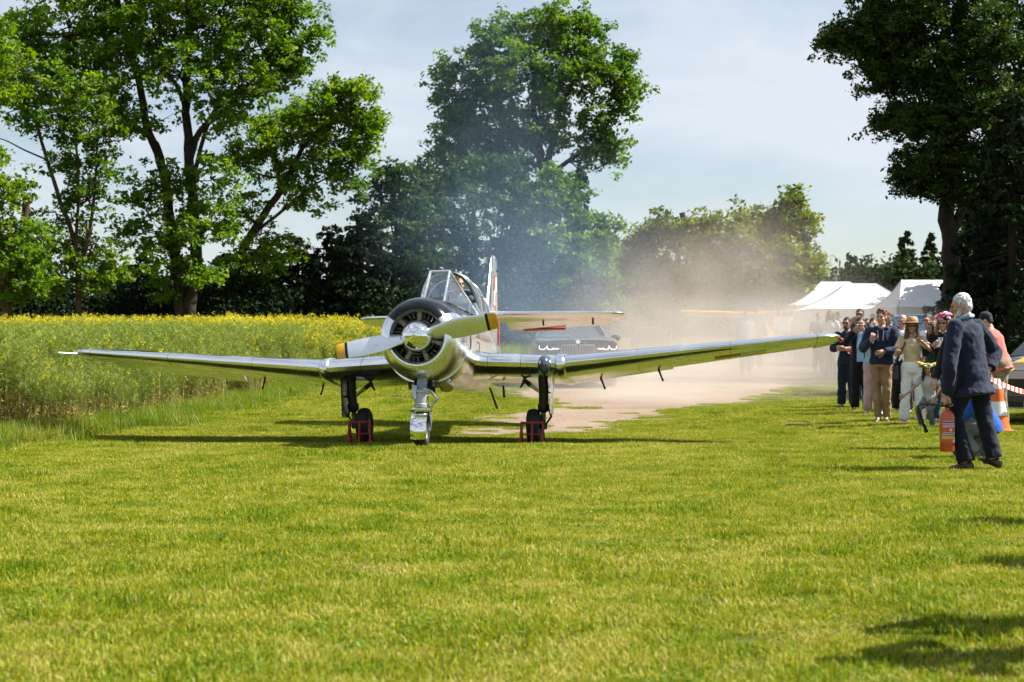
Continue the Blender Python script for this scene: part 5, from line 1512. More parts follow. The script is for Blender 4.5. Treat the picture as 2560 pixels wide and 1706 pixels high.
        # keep the face clear
        inv = Hm.inverted(); bm = bmesh.new(); bm.from_mesh(me)
        kill = []
        for f in bm.faces:
            c = inv @ f.calc_center_median()
            if c.y < -.035 and c.z < .062 and abs(c.x) < .066: kill.append(f)
            elif hs in ('short', 'curly') and c.y < -.005 and c.z < -.005: kill.append(f)
        bmesh.ops.delete(bm, geom=kill, context='FACES'); bm.to_mesh(me); bm.free()
        me.transform(sc); obj('hair', me, hm_, root)
    if beard:
        bb = MB(); bb.ell((0, -.040, -.088), (.052, .052, .050), 12, 8, Hm); bb.ell((0, -.066, -.115), (.032, .034, .034), 10, 8, Hm)
        for q in (1, -1): bb.capsule((q*.055, -.008, -.03), (q*.046, -.04, -.085), .018, .022, 8, Hm)
        bb.capsule((-.022, -.096, -.046), (.022, -.096, -.046), .008, .008, 6, Hm)
        part('beard', bb, hairm('beard%d' % int(beard[0]*99), beard), {2: .009, 1: .012, 0: .022}[detail], .012, 1, .02)
    if glasses:
        gb = MB()
        for q in (1, -1):
            if glasses == 'sun': gb.ell((q*.034, -.094, .010), (.030, .010, .020), 12, 8, Hm)
            else: gb.lathe([(-.002, .022), (0, .025), (.002, .022)], Hm @ frame_M((q*.033, -.098, .008), (1, 0, 0), (0, 1, 0)), 14)
            gb.tube([Hm @ Vector((q*.062, -.088, .014)), Hm @ Vector((q*.078, -.03, .016)), Hm @ Vector((q*.080, .02, .010))], .004, 5)
        gb.tube([Hm @ Vector((-.012, -.104, .014)), Hm @ Vector((.012, -.104, .014))], .004, 5)
        part('sunglasses' if glasses == 'sun' else 'spectacles', gb, M_sung)
    if hat == 'straw':
        sm = pm('straw', (.50, .31, .14), .8, 0, .2, 40, bump=.6, bscale=120)
        hb2 = MB(); Hh = Hm @ Matrix.Translation((0, .012, .062)) @ Matrix.Rotation(R(-6), 4, 'X')
        hb2.lathe([(-.012, .180), (-.016, .176), (-.004, .140), (.004, .102), (.05, .096), (.088, .084), (.100, .066), (.090, .030), (.086, .004)], Hh, 28)
        ho = part('straw_hat', hb2, sm)
        part('hat_band', MB().lathe([(.006, .1035), (.03, .1015)], Hh, 28), pm('hat_band', (.30, .17, .08), .8, 0, .2, 30))
    if hat == 'cap':
        cb = MB(); cb.ell((0, .015, .050), (.086, .100, .088), 16, 10, Hm); cb.ell((0, -.10, .055), (.062, .062, .010), 12, 6, Hm)
        part('cap', cb, cloth('cap_navy', (.010, .014, .030)))
    root['_h'] = s
    root['head'] = 0
    del root['_h']; del root['head']
    root_info[root.name] = dict(M=root, Hm=Hm, U=U, wr=wr, el=el, s=s)
    return root
root_info = {}

def wpos(root, p):
    """figure-local point (1.75 m scale) -> world"""
    s = root_info[root.name]['s']; rz = root.rotation_euler.z
    v = Matrix.Rotation(rz, 3, 'Z') @ (Vector(p)*s); return v+Vector(root.location)

def px_at(px, d): return (px-1280)/FPX*d

NAVY = ('navy', (.012, .018, .040)); DARK = ('near_black', (.008, .009, .012)); WHITE = ('white', (.80, .80, .82), .06); PALEBLUE = ('pale_blue', (.30, .46, .66))
KHAKI = ('khaki', (.32, .205, .105)); CREAM = ('cream', (.56, .46, .31)); TEAL = ('teal', (.010, .055, .050)); JEANS = ('blue_jeans', (.020, .060, .120)); GREY = ('grey', (.15, .15, .17))
CORAL = ('coral', (.66, .16, .13)); ROYAL = ('royal_blue', (.010, .085, .42)); GREEN = ('bottle_green', (.008, .045, .032)); PINK = ('pale_pink', (.55, .36, .40)); BROWN = ('brown', (.10, .045, .028))
BRN, BLK, GRY, BLD, GNG = (.045, .022, .012), (.012, .010, .009), (.42, .42, .43), (.22, .12, .05), (.16, .065, .022)

# --- the old man walking with the extinguisher
OM = person('white-haired bearded old man in navy suit walking off with the fire extinguisher', px_at(2428, 17.3), 17.3, -138, 1.80, skin='ruddy', hair=('short', (.62, .62, .62)), beard=(.60, .58, .56),
    top=('blazer', ('suit_navy', (.008, .014, .038)), dict(hem=.74, flare=.05)), under=PALEBLUE, bottom=('loose', ('suit_trousers', (.005, .008, .020))), shoes=(.03, .022, .018), lean=10, headyaw=28, headpitch=6,
    legs=dict(p=((.105, -.13, .52), (.11, .02, .085), 0), m=((-.085, .09, .50), (-.085, .20, .125), -6), pm=-16), pelvis=(0, .02, -.02),
    arms=dict(p=((.305, -.04, 1.03), (.272, -.085, .735)), m=((-.40, .02, 1.14), (-.22, .06, .98)), world=True), curl=(1.15, .6), handdir=(Vector((0, -.12, -1)), None), handn=((.75, -.6, 0), (0, -1, 0)), detail=2, sway=0)
# pale blue collar above the jacket
cb = MB(); i_ = root_info[OM.name]; U_ = i_['U']
cb.tube([U_((-.058, -.05, 1.485)), U_((-.066, .02, 1.50)), U_((-.03, .072, 1.515)), U_((.03, .072, 1.515)), U_((.066, .02, 1.50)), U_((.058, -.05, 1.485))], [.016, .022, .024, .024, .022, .016], 8)
me = cb.mesh('c'); me.transform(Matrix.Scale(i_['s'], 4)); obj('collar', me, cloth(*PALEBLUE), OM)
me = MB().tube([i_['el'][1].lerp(i_['wr'][1], .93), i_['wr'][1]], [.038, .036], 12).mesh('w'); me.transform(Matrix.Scale(i_['s'], 4)); obj('wristwatch', me, M_black, OM)

# --- front row
P1 = person('man in sunglasses and navy coverall with folded arms at the crowd\'s near end', px_at(2118, 32.6), 32.6, -22, 1.72, hair=('short', BLK), top=('shirt', ('coverall', (.012, .020, .046)), dict(sleeve='roll')), bottom=('loose', ('coverall', (.012, .020, .046))), glasses='sun', beard=(.06, .04, .03), arms='crossed', headyaw=-10, skin='ruddy')
P2 = person('person in black striped jacket filming with a dark phone held level', px_at(2152, 31.2), 31.2, -16, 1.70, hair=('short', BLK), top=('jacket', DARK), under=PALEBLUE, bottom=('loose', DARK), arms=dict(p=((.25, -.20, 1.27), (.085, -.34, 1.50)), m=((-.25, -.20, 1.27), (-.085, -.34, 1.50))), handn=((0, -1, .2), (0, -1, .2)), curl=(.8, .8))
P3 = person('person with a raised white phone behind the young man in the hoodie', px_at(2184, 30.0), 30.0, -14, 1.68, hair=('short', BRN), top=('shirt', PALEBLUE), bottom=('loose', PINK), arms=dict(p=((.24, -.16, 1.22), (.06, -.33, 1.50)), m=((-.24, -.14, 1.22), (-.05, -.33, 1.47))), curl=(.7, .9), shoes=(.5, .5, .5))
P4 = person('young man with ginger curls in navy hoodie and khaki trousers', px_at(2204, 27.4), 27.4, -18, 1.78, hair=('curly', GNG), top=('hoodie', ('hoodie_navy', (.016, .026, .062)), dict(hem=.90)), bottom=('slim', KHAKI), headyaw=-14, arms=dict(p=((.29, -.05, 1.14), (.06, -.21, 1.10)), m=((-.28, -.06, 1.15), (-.13, -.235, 1.27))), curl=(.6, 1.0), handdir=(None, Vector((.25, -.2, .9))),
    legs=dict(p=((.085, -.06, .50), (.075, .05, .085), 6), m=((-.075, -.01, .50), (-.045, -.06, .085), -10)), detail=2)
P5 = person('bald man in white shirt behind the straw-hat woman', px_at(2257, 30.5), 30.5, -28, 1.74, hair=None, skin='ruddy', top=('shirt', WHITE), bottom=('loose', DARK), shoes=(.5, .5, .5), headyaw=-14, headpitch=8)
P6 = person('woman in straw hat, cream knit top and white wide trousers pointing ahead', px_at(2280, 26.6), 26.6, -8, 1.62, True, 'tan', ('long', (.14, .075, .03)), ('knit', CREAM, dict(hem=.97, sleeve='short')), None, ('wide', ('white_denim', (.80, .81, .84), .06)), (.55, .5, .45), headyaw=-6, hat='straw', glasses='sun',
    arms=dict(p=((.27, -.22, 1.24), (.115, -.46, 1.385)), m=((-.27, -.06, 1.16), (-.24, -.24, 1.15))), curl=(.9, 1.1), handn=((0, 0, -1), (0, -1, 0)), handdir=(Vector((-.55, -.8, .05)), Vector((0, -.6, .4))), detail=2,
    legs=dict(p=((.115, -.02, .50), (.150, .0, .085), 6), m=((-.105, -.02, .50), (-.125, .02, .085), -6)))
P7 = person('young man with spectacles in white t-shirt right of the straw hat', px_at(2318, 29.2), 29.2, -24, 1.73, hair=('short', BRN), top=('tee', WHITE), bottom=('loose', DARK), glasses='clear', headyaw=-8)
P8 = person('woman with long brown hair in bottle-green top left of the flower-crown woman', px_at(2331, 27.8), 27.8, -60, 1.58, True, 'tan', ('long', BRN), ('tee', GREEN), None, ('skirt', BROWN), (.2, .12, .08), headyaw=-10)
P9 = person('blonde woman wearing a pink flower crown and jeans filming with a phone', px_at(2358, 26.6), 26.6, -20, 1.66, True, 'fair', ('long', BLD), ('jacket', DARK, dict(hem=.98)), None, ('slim', ('teal_jeans', (.012, .065, .095))), (.45, .45, .5), glasses='sun', headyaw=-8,
    arms=dict(p=((.25, -.12, 1.14), (.09, -.28, 1.25)), m=((-.27, -.10, 1.16), (-.13, -.28, 1.27))), curl=(.9, .9))
# crouching girl, reaching left
CR = dict(p=((.13, -.34, .40), (.12, -.12, .085), 4), m=((-.13, -.34, .40), (-.12, -.12, .085), -4))
P10 = person('little girl with a yellow flower wreath crouching beside the flower-crown woman', px_at(2322, 25.6), 25.6, -30, 1.22, True, 'tan', ('long', (.03, .018, .012)), ('tee', ('pale_tee', (.45, .44, .46))), None, ('slim', GREY), (.5, .5, .5), pelvis=(0, .05, -.36), legs=CR, headyaw=10, lean=10,
    arms=dict(p=((.27, -.10, .84), (.20, -.30, .62)), m=((-.30, -.22, .80), (-.40, -.40, .70)), world=True))
P11 = person('woman with brown wavy hair in dark jacket close to the old man', px_at(2398, 20.4), 20.4, -50, 1.62, True, 'fair', ('long', (.10, .055, .025)), ('blazer', DARK, dict(hem=.72)), None, ('loose', DARK), headyaw=-30, arms=dict(p=((.26, .02, 1.13), (.27, -.08, .88)), m=((-.27, .0, 1.13), (-.27, -.12, .90))))
P12 = person('man in coral shirt and dark cap bending forward behind the old man', px_at(2502, 25.5), 25.5, -120, 1.74, hair=('short', BLK), hat='cap', top=('tee', CORAL, dict(hem=.84, flare=.03)), bottom=('loose', ('sand', (.26, .20, .13))), lean=18, fat=1.28,
    arms=dict(p=((.28, -.22, 1.05), (.20, -.40, .86)), m=((-.30, -.20, 1.05), (-.22, -.40, .86)), world=True))
KN = dict(p=((.14, -.30, .42), (.12, -.10, .085), 0), m=((-.14, -.22, .10), (-.12, .18, .07), 0), pm=-50)
P13 = person('person in royal-blue top and grey trousers crouching behind the old man\'s legs', px_at(2452, 18.9), 18.9, -95, 1.66, hair=('short', BRN), top=('jacket', ROYAL, dict(hem=.86)), bottom=('loose', GREY), pelvis=(0, .10, -.58), lean=26, legs=KN, shoes=(.12, .06, .04),
    arms=dict(p=((.27, -.12, .58), (.20, -.30, .46)), m=((-.25, -.16, .60), (-.20, -.36, .46)), world=True))
P14 = person('grey-haired man with spectacles behind the flower-crown woman', px_at(2362, 31.0), 31.0, -30, 1.80, hair=('short', GRY), glasses='clear', top=('shirt', GREY), bottom=('loose', DARK), headyaw=-20)
# --- second and third rows
BG = 'people standing in the back rows of the crowd'
for lab, px, d, rot, h, fem, hr, tp, bt, kw in [
    ('tall dark man in sunglasses photographing over the heads at the back', 2150, 37.5, -20, 1.88, False, ('short', BLK), ('jacket', DARK), ('loose', DARK), dict(arms='phone', glasses='sun')),
    ('person with fair wavy hair left of the tall man photographing', 2136, 38.5, -30, 1.68, True, ('long', BLD), ('jacket', BROWN), ('slim', JEANS), {}),
    ('dark-haired person right of the tall man photographing', 2168, 38.0, -10, 1.66, False, ('short', BLK), ('jacket', DARK), ('loose', DARK), {}),
    ('small far figure with brown hair in white top above the white phone', 2182, 46, -10, 1.70, False, ('short', BRN), ('tee', WHITE), ('loose', JEANS), {}),
    ('small far figure with fair hair in pale blue top left of the hoodie', 2197, 45, -20, 1.66, True, ('long', BLD), ('tee', PALEBLUE), ('slim', JEANS), {}),
    ('man in navy jacket behind the ginger young man\'s head', 2224, 37, -40, 1.80, False, ('short', BLK), ('jacket', NAVY), ('loose', DARK), {}),
    ('child with light brown hair peeping over the hoodie shoulder', 2236, 33, -10, 1.46, False, ('short', BLD), ('tee', PALEBLUE), ('loose', JEANS), {}),
    ('far person in dark top left of the far one by the blue car roof', 2271, 52, 20, 1.72, False, ('short', BLK), ('jacket', DARK), ('loose', DARK), {}),
    ('far person with reddish hair standing beyond the blue car roof', 2283, 51, -20, 1.76, False, ('short', GNG), ('tee', BROWN), ('loose', JEANS), {}),
    ('man with brown hair half hidden left of the pink flower crown', 2336, 33, -30, 1.72, False, ('short', GNG), ('tee', GREY), ('loose', JEANS), dict(glasses='sun'))]:
    person(lab, px_at(px, d), d, rot, h, fem, 'tan', hr, tp, None, bt, detail=(1 if d < 39 else 0), group=BG, **kw)
# --- figures lost in the dust
DG = 'people lost in the dust cloud'
for lab, px, d, rot, h, fem, hr, tp, bt, kw in [
    ('figure in pale blue top standing in the dust before the yellow aeroplane', 1865, 49, 15, 1.76, False, ('short', BLK), ('shirt', PALEBLUE), ('loose', GREY), {}),
    ('dark figure in the dust right beside the one in pale blue', 1890, 53, 160, 1.92, False, ('short', BLK), ('jacket', GREY), ('loose', DARK), {}),
    ('leftmost white-shirted person of the trio in thick dust', 1948, 66, 30, 1.74, False, ('short', BRN), ('tee', WHITE), ('loose', JEANS), {}),
    ('middle person of the white-shirted trio in thick dust', 1965, 64, -10, 1.78, True, ('long', BLD), ('tee', WHITE), ('slim', GREY), {}),
    ('rightmost person of the white-shirted trio in thick dust', 1983, 65, -40, 1.76, False, ('short', GRY), ('shirt', WHITE), ('loose', JEANS), dict(arms='phone')),
    ('faint figure in pale top in dust left of the tent corner', 2046, 50, 10, 1.72, False, ('short', BRN), ('tee', GREY), ('loose', KHAKI), {}),
    ('faint figure in light clothes in front of the white tent wall', 2076, 47, -15, 1.80, True, ('long', BLD), ('tee', WHITE), ('wide', CREAM), {}),
    ('dusty figure in brown in front of the white tent wall', 2093, 48, -25, 1.74, False, ('short', BRN), ('jacket', BROWN), ('loose', KHAKI), {})]:
    person(lab, px_at(px, d), d, rot, h, fem, 'tan', hr, tp, None, bt, detail=0, group=DG, **kw)
# --- onlookers just outside the right border, whose shadows fall into the picture
OG = 'onlookers to the right of the view'
for lab, X, d, rot, h, a in [('onlooker in navy shirt standing nearest at right beyond the border', 2.72, 7.15, 80, 1.78, 'hips'), ('onlooker in grey standing behind the nearest one at right', 3.15, 7.95, 70, 1.70, 'phone'),
                           ('onlooker in dark jacket farther along beyond the right border', 3.9, 10.1, 75, 1.62, 'down'), ('onlooker in pale shirt farthest along beyond the right border', 4.5, 12.3, 75, 1.74, 'crossed')]:
    person(lab, X, d, -rot, h, False, 'fair', ('short', BRN), ('shirt', NAVY if 'navy' in lab else (WHITE if 'pale' in lab else GREY)), None, ('loose', JEANS if 'nearest at' in lab else (DARK if 'dark' in lab else GREY)), arms=a, detail=2 if d < 9 else 1, group=OG)

# --- pilot in the cockpit
PM = plane.matrix_basis.copy() if False else (Matrix.Translation(plane.location) @ plane.rotation_euler.to_matrix().to_4x4())
pp = PM @ Vector((0.13, 2.16, 1.24))
SEAT = dict(p=((.13, -.44, .80), (.12, -.62, .50), 0), m=((-.13, -.44, .80), (-.12, -.62, .50), 0))
pil = person('dark-haired pilot leaning at the open cockpit of the silver aeroplane', pp.x, pp.y, 8, 1.70, hair=('short', (.03, .014, .008)), top=('shirt', ('pilot_grey', (.10, .12, .14))), bottom=('slim', NAVY), z=pp.z-0.50, pelvis=(0, 0, -.10), legs=SEAT, headyaw=20, group=None, skin='tan',
    arms=dict(p=((.24, -.14, 1.08), (.12, -.36, 1.0)), m=((-.24, -.14, 1.08), (-.12, -.36, 1.0)), world=True))

# ================================================================== things people hold or wear, small objects
def phone(label, p, yaw, mat, tilt=0.0, land=False):
    o = empty('phone', p, R(yaw), label, 'phone')
    b = MB(); w, hh = (.150, .074) if land else (.076, .152)
    M_ = Matrix.Rotation(R(tilt), 4, 'X')
    rr_ = []
    for y_, g in ((-.004, .95), (-.003, 1), (.003, 1), (.004, .95)):
        rr_.append([M_ @ Vector((g*w/2*math.copysign(abs(math.cos(a))**.3, math.cos(a)), y_, g*hh/2*math.copysign(abs(math.sin(a))**.3, math.sin(a)))) for a in [2*math.pi*j/20 for j in range(20)]])
    b.loft(rr_); b.build('case', mat, o)
    for dx, dz in ((.3, .36), (.1, .36), (.3, .22)):
        MB().lathe([(0, .0001), (0, .009), (-.003, .009)], M_ @ frame_M((w*dx, -.0045, hh*dz), (1, 0, 0), (0, 1, 0)), 12).build('camera_lens', M_phone_b, o)
    return o
def midhands(rt, dz=.07, dy=-.06):
    i = root_info[rt.name]; return wpos(rt, (i['wr'][1]+i['wr'][-1])/2+Vector((0, dy, dz)))
phone('dark phone held level by the person in the black striped jacket', midhands(P2, .07, -.03), -16, M_phone_b, land=True)
phone('white phone raised beside the ginger young man\'s head', midhands(P3, .09, -.05), -14, M_phone_w)
phone('white phone in the flower-crown woman\'s hands', midhands(P9, .07, -.05), -40, M_phone_w, tilt=-20)
phone('dark phone held up by the tall photographer at the back', midhands([o for o in bpy.data.objects if o.get('label', '').startswith('tall dark man')][0], .07, -.03), -20, M_phone_b, land=True)

# flower crowns (worn, but things of their own)
def crown(label, rt, cols, r=.088, n=26, size=.024, rise=.06, bush=1.0, seed=1):
    i = root_info[rt.name]; rg = random.Random(seed); s = i['s']
    base = wpos(rt, i['Hm'] @ Vector((0, .01, rise)))
    o = empty('flower_crown', base, 0, label, 'flower crown')
    b = MB(); b.lathe([(-.012, r), (0, r+.012), (.012, r), (0, r-.012), (-.012, r)], None, 24); b.build('wreath_ring', LEAF['far'], o)
    for j in range(n):
        a = 6.283*j/n+rg.uniform(-.1, .1); z_ = rg.uniform(-.01, .035*bush); rr_ = r+rg.uniform(-.006, .016)
        c = Vector((rr_*math.cos(a), rr_*math.sin(a), z_)); f = MB(); q = size*rg.uniform(.7, 1.25)
        for k in range(6):
            t = k*1.047+rg.uniform(-.2, .2); f.ell(c+Vector((math.cos(t), math.sin(t), rg.uniform(-.4, .6)))*q*.55, (q*.5, q*.5, q*.36), 6, 5)
        f.ell(c+Vector((0, 0, q*.3)), (q*.35,)*3, 6, 5)
        f.build('flower', rg.choice(cols), o)
M_pk1 = pm('petal_pink', (.62, .13, .30), .7, 0, .25, 30); M_pk2 = pm('petal_pale_pink', (.72, .34, .48), .7, 0, .2, 30)
M_py = pm('petal_yellow', (.75, .42, .04), .7, 0, .2, 30); M_pw = pm('petal_white', (.75, .74, .66), .7, 0, .1, 30); M_pg = pm('wreath_leaf', (.06, .11, .03), .7, 0, .3, 20)
crown('big pink peony crown on the blonde woman\'s head', P9, [M_pk1, M_pk2], .082, 22, .046, .075, 2.2, 4)
crown('yellow and white flower wreath on the crouching girl\'s head', P10, [M_py, M_pw, M_pg, M_pg, M_py], .105, 26, .036, .06, 1.2, 5)

# shoulder bag and strap of the hat woman
i = root_info[P6.name]; bag = empty('shoulder_bag', wpos(P6, (-.27, .02, .86)), R(-8), 'small black shoulder bag hanging at the straw-hat woman\'s side', 'bag')
b = MB(); b.box((0, 0, 0), (.09, .20, .20), taper=.9); b.build('pouch', M_phone_b, bag)
st_ = [wpos(P6, q)-Vector(bag.location) for q in ((-.29, .0, .93), (-.22, -.10, 1.15), (-.13, -.11, 1.32), (-.10, .0, 1.44), (-.14, .10, 1.30), (-.27, .06, .95))]
rm = Matrix.Rotation(-R(-8), 3, 'Z'); MB().tube([rm @ q for q in st_], .011, 6).build('strap', M_phone_b, bag)

# folded umbrella / kite in front of the coverall man
u0 = at(2147, 880, 31.6); ub = at(2146, 1020, 31.6)
um = empty('folded_umbrella', (ub.x, ub.y, 0), 0, 'folded tan and blue umbrella standing before the man with folded arms', 'umbrella')
tz = u0.z; M_utan = cloth('umbrella_tan', (.36, .17, .07)); M_ublue = cloth('umbrella_blue', (.06, .16, .28))
MB().tube([(0, 0, .02), (0, 0, tz+.06)], .008, 6).build('shaft', M_dark, um)
MB().loft([[Vector((r_*(1+.25*math.cos(5*a))*math.cos(a), r_*.7*(1+.25*math.cos(5*a))*math.sin(a), z_)) for a in [6.283*j/30 for j in range(30)]] for z_, r_ in ((.72*tz, .02), (.78*tz, .05), (.9*tz, .075), (.99*tz, .06), (tz+.05, .02))]).build('canopy', M_utan, um)
MB().loft([[Vector((.03+r_*(1+.3*math.cos(4*a))*math.cos(a), r_*.6*(1+.3*math.cos(4*a))*math.sin(a), z_)) for a in [6.283*j/28 for j in range(28)]] for z_, r_ in ((.20*tz, .03), (.35*tz, .08), (.5*tz, .10), (.65*tz, .06), (.76*tz, .02))]).build('hanging_cloth', M_ublue, um)
for dx, mt in ((-.045, M_dark), (-.02, cloth('ribbon_teal', (.02, .16, .17))), (.05, M_ublue), (.0, cloth('ribbon_red', (.25, .03, .03)))):
    MB().tube([(0, 0, .70*tz), (dx*.6, -.01, .4*tz), (dx*1.6, -.02, .14*tz), (dx*3.2, -.03, .01)], [.010, .008, .008, .012], 6).build('ribbon', mt, um)

# fire extinguisher in the old man's hand
i = root_info[OM.name]; hp_ = wpos(OM, i['wr'][1]+Vector((0, -.005, -.085)))
fe = empty('fire_extinguisher', (hp_.x, hp_.y, hp_.z-.475), R(20), 'red fire extinguisher with labels carried by the old man', 'fire extinguisher')
M_fe = pm('extinguisher_red', (.50, .070, .022), .35, 0, .1, 6, coat=.4)
MB().lathe([(0, .004), (0, .066), (.012, .073), (.34, .073), (.375, .066), (.40, .045), (.412, .024), (.43, .022), (.43, .004)], None, 32).build('cylinder', M_fe, fe, ang=50)
def band(z0, z1, a0, a1, mat, nm='label_band', r=.0742): MB().lathe([(z0, r), (z1, r)], None, 16, R(a0), R(a1)).build(nm, mat, fe)
M_lb = pm('label_blue', (.03, .10, .36), .5); M_lw = pm('label_white', (.72, .72, .72), .5); M_ly = pm('label_yellow', (.70, .42, .05), .5); M_lr = pm('label_red', (.55, .10, .06), .5)
band(.300, .303, 190, 350, M_lw); band(.282, .300, 190, 350, M_lb); band(.278, .282, 190, 350, M_lw); band(.175, .278, 190, 350, M_lr); band(.168, .175, 190, 350, M_lw); band(.158, .168, 190, 350, M_lb); band(.128, .158, 190, 350, M_ly); band(.092, .128, 190, 350, M_lr)
band(.205, .228, 255, 275, M_lw, 'pictogram', .0748); band(.090, .130, 285, 340, M_lw, 'white_label', .0748)
for zz in (.262, .252, .242, .19): band(zz, zz+.004, 205, 320, M_lw, 'text_line', .0748)
for kk in range(4): band(.114, .122, 290+kk*11, 296+kk*11, M_phone_b, 'label_icon', .0752)
MB().tube([(0, 0, .42), (0, 0, .455)], [.018, .022], 10).build('valve', M_dark, fe)
MB().tube([(.0, .02, .45), (-.02, -.04, .468), (-.03, -.12, .47)], [.012, .011, .008], 8).build('lever', M_dark, fe)
MB().tube([(-.02, 0, .45), (-.14, .02, .47), (-.26, .05, .475), (-.30, .06, .45), (-.24, .10, .34), (-.18, .14, .27)], .012, 8).build('hose', M_phone_b, fe)
MB().tube([(-.18, .14, .27), (-.15, .16, .23), (-.13, .17, .19)], [.014, .016, .024], 8).build('nozzle', M_phone_b, fe)

# traffic cone
cp = at(2493, 1078, 24.2)
cn = empty('traffic_cone', (px_at(2493, 24.4), 24.4, 0), 0, 'orange and white striped traffic cone behind the old man', 'traffic cone')
M_or = pm('cone_orange', (.72, .13, .012), .5, 0, .12, 8); M_rw = pm('cone_white', (.75, .75, .76), .35, 0, .05, 8)
MB().prism([(-.24, -.2), (-.2, -.24), (.2, -.24), (.24, -.2), (.24, .2), (.2, .24), (-.2, .24), (-.24, .2)], 0, .03).build('base_plate', pm('cone_base', (.22, .13, .09), .7), cn, smooth=False)
zz = [.03, .235, .43, .61, .73]; rr_ = lambda z_: .19-.15*(z_/.75)
for k in range(4):
    MB().lathe([(zz[k], rr_(zz[k])), (zz[k+1], rr_(zz[k+1]))], None, 28).build('stripe', M_or if k % 2 == 0 else M_rw, cn)
MB().lathe([(.73, rr_(.73)), (.75, rr_(.75)), (.752, .015)], None, 28).build('tip', M_rw, cn)
MB().lathe([(.03, .205), (.045, .20), (.05, rr_(.05)+.001)], None, 28).build('foot_ring', M_or, cn)

# red and white barrier tape
tp = empty('barrier_tape', (px_at(2455, 23.5), 23.5, 0), 0, 'red and white striped barrier tape stretched past the traffic cone', 'barrier tape')
a_, b_ = at(2452, 932, 23.5), at(2640, 985, 25.0); o0 = Vector(tp.location); N_ = 36
for k in range(N_):
    t0, t1 = k/N_, (k+1)/N_
    def tpnt(t): return a_.lerp(b_, t)-Vector((0, 0, .10*4*t*(1-t)))-o0
    p0, p1 = tpnt(t0), tpnt(t1); w_ = Vector((0, .012, .035)); sk = (p1-p0)*.35
    q = MB(); q.add([p0-w_, p1-w_, p1+w_+sk, p0+w_+sk], [(0, 1, 2, 3)]); q.build('stripe', M_red if k % 2 else M_white, tp, smooth=False)
for x_, y_ in ((a_.x, a_.y), (b_.x, b_.y)):
    pass
pst = MB().tube([(0, 0, 0), (0, 0, .92)], .018, 8).build('post', M_dark, tp)
pst.location = (a_.x-o0.x, a_.y-o0.y, 0)

# ================================================================== vehicles, tents, second aeroplane
def carpaint(name, col, rough=.25, metal=.3): return pm('paint_'+name, col, rough, metal, .1, 3, coat=.8)
M_cglass = pm('car_glass', (.012, .016, .020), .06, 0, .2, 3, coat=.6)
M_lampglass = pm('headlamp_clear', (.35, .36, .38), .12, .3, .15, 8, coat=.8)

def vehicle(name, label, cat, loc, rot, paint, secs, n=28, wheels=(), wr=.36, ww=.24):
    """secs: (y, half width, z bottom, z belt, z top, half width at top) from nose (y=0) to tail"""
    o = empty(name, loc, R(rot), label, cat)
    rings = []
    for y, hw, zb, zl, zt, tw in secs:
        P_ = [(0, zb), (hw*.8, zb), (hw*.96, zb+.06), (hw, zb+(zl-zb)*.45), (hw*.985, zl-.04), (hw*.95, zl), (max(tw, .01)*1.02, zt-.10*(zt-zl)-.01), (tw*.9, zt-.01), (tw*.5, zt+.008), (0, zt+.012)]
        full = P_+[(-x, z_) for x, z_ in reversed(P_[1:-1])]
        rings.append([Vector((x, y, z_)) for x, z_ in full])
    MB().loft(rings).build('body', paint, o, ang=32)
    for x, y in wheels:
        w_ = empty('wheel', (x, y, wr), 0); w_.parent = o
        Mw = frame_M((0, 0, 0), (0, 1, 0), (1, 0, 0)); h = ww/2
        MB().lathe([(-h*.8, wr*.62), (-h, wr*.72), (-h, wr*.9), (-h*.7, wr), (h*.7, wr), (h, wr*.9), (h, wr*.72), (h*.8, wr*.62)], Mw, 28).build('tyre', M_tyre, w_)
        for s in (-1, 1): MB().lathe([(s*h*.8, wr*.63), (s*h*.85, wr*.58), (s*h*.5, wr*.5), (s*h*.6, wr*.1), (s*h*.6, .003)], Mw, 24).build('rim', M_rim, w_)
    return o
def quadp(par, P_, mat, nm, th=.012):
    P_ = [Vector(p) for p in P_]; nrm = (P_[1]-P_[0]).cross(P_[2]-P_[0]).normalized()*th
    m_ = MB(); k = len(P_); m_.add(P_+[p+nrm for p in P_], [tuple(reversed(range(k))), tuple(range(k, 2*k))]+[(i, (i+1) % k, (i+1) % k+k, i+k) for i in range(k)])
    return m_.build(nm, mat, par, smooth=False)

# black luxury SUV coming up the track with its running lights on
sx, sy = px_at(1445, 40.0), 40.0
suv = vehicle('suv', 'big black SUV with glowing running lights driving through the dust', 'car', (sx, sy, float(ground_z(sx, sy))), 4, carpaint('suv_black', (.008, .009, .012)),
  [(-.02, .84, .34, .98, 1.02, .76), (.04, .94, .26, 1.06, 1.12, .82), (.30, .99, .24, 1.12, 1.19, .85), (1.25, 1.0, .24, 1.14, 1.22, .85), (1.42, 1.0, .24, 1.14, 1.25, .81), (2.15, 1.0, .24, 1.08, 1.70, .66), (2.6, 1.0, .24, 1.08, 1.77, .66), (4.2, 1.0, .24, 1.10, 1.74, .64), (4.85, .98, .28, 1.12, 1.62, .60), (5.12, .92, .34, 1.10, 1.20, .56)],
  wheels=[(-.86, .95), (.86, .95), (-.86, 4.05), (.86, 4.05)], wr=.39, ww=.27)
quadp(suv, [(-.80, 1.46, 1.255), (.80, 1.46, 1.255), (.645, 2.10, 1.655), (-.645, 2.10, 1.655)], M_cglass, 'windscreen')
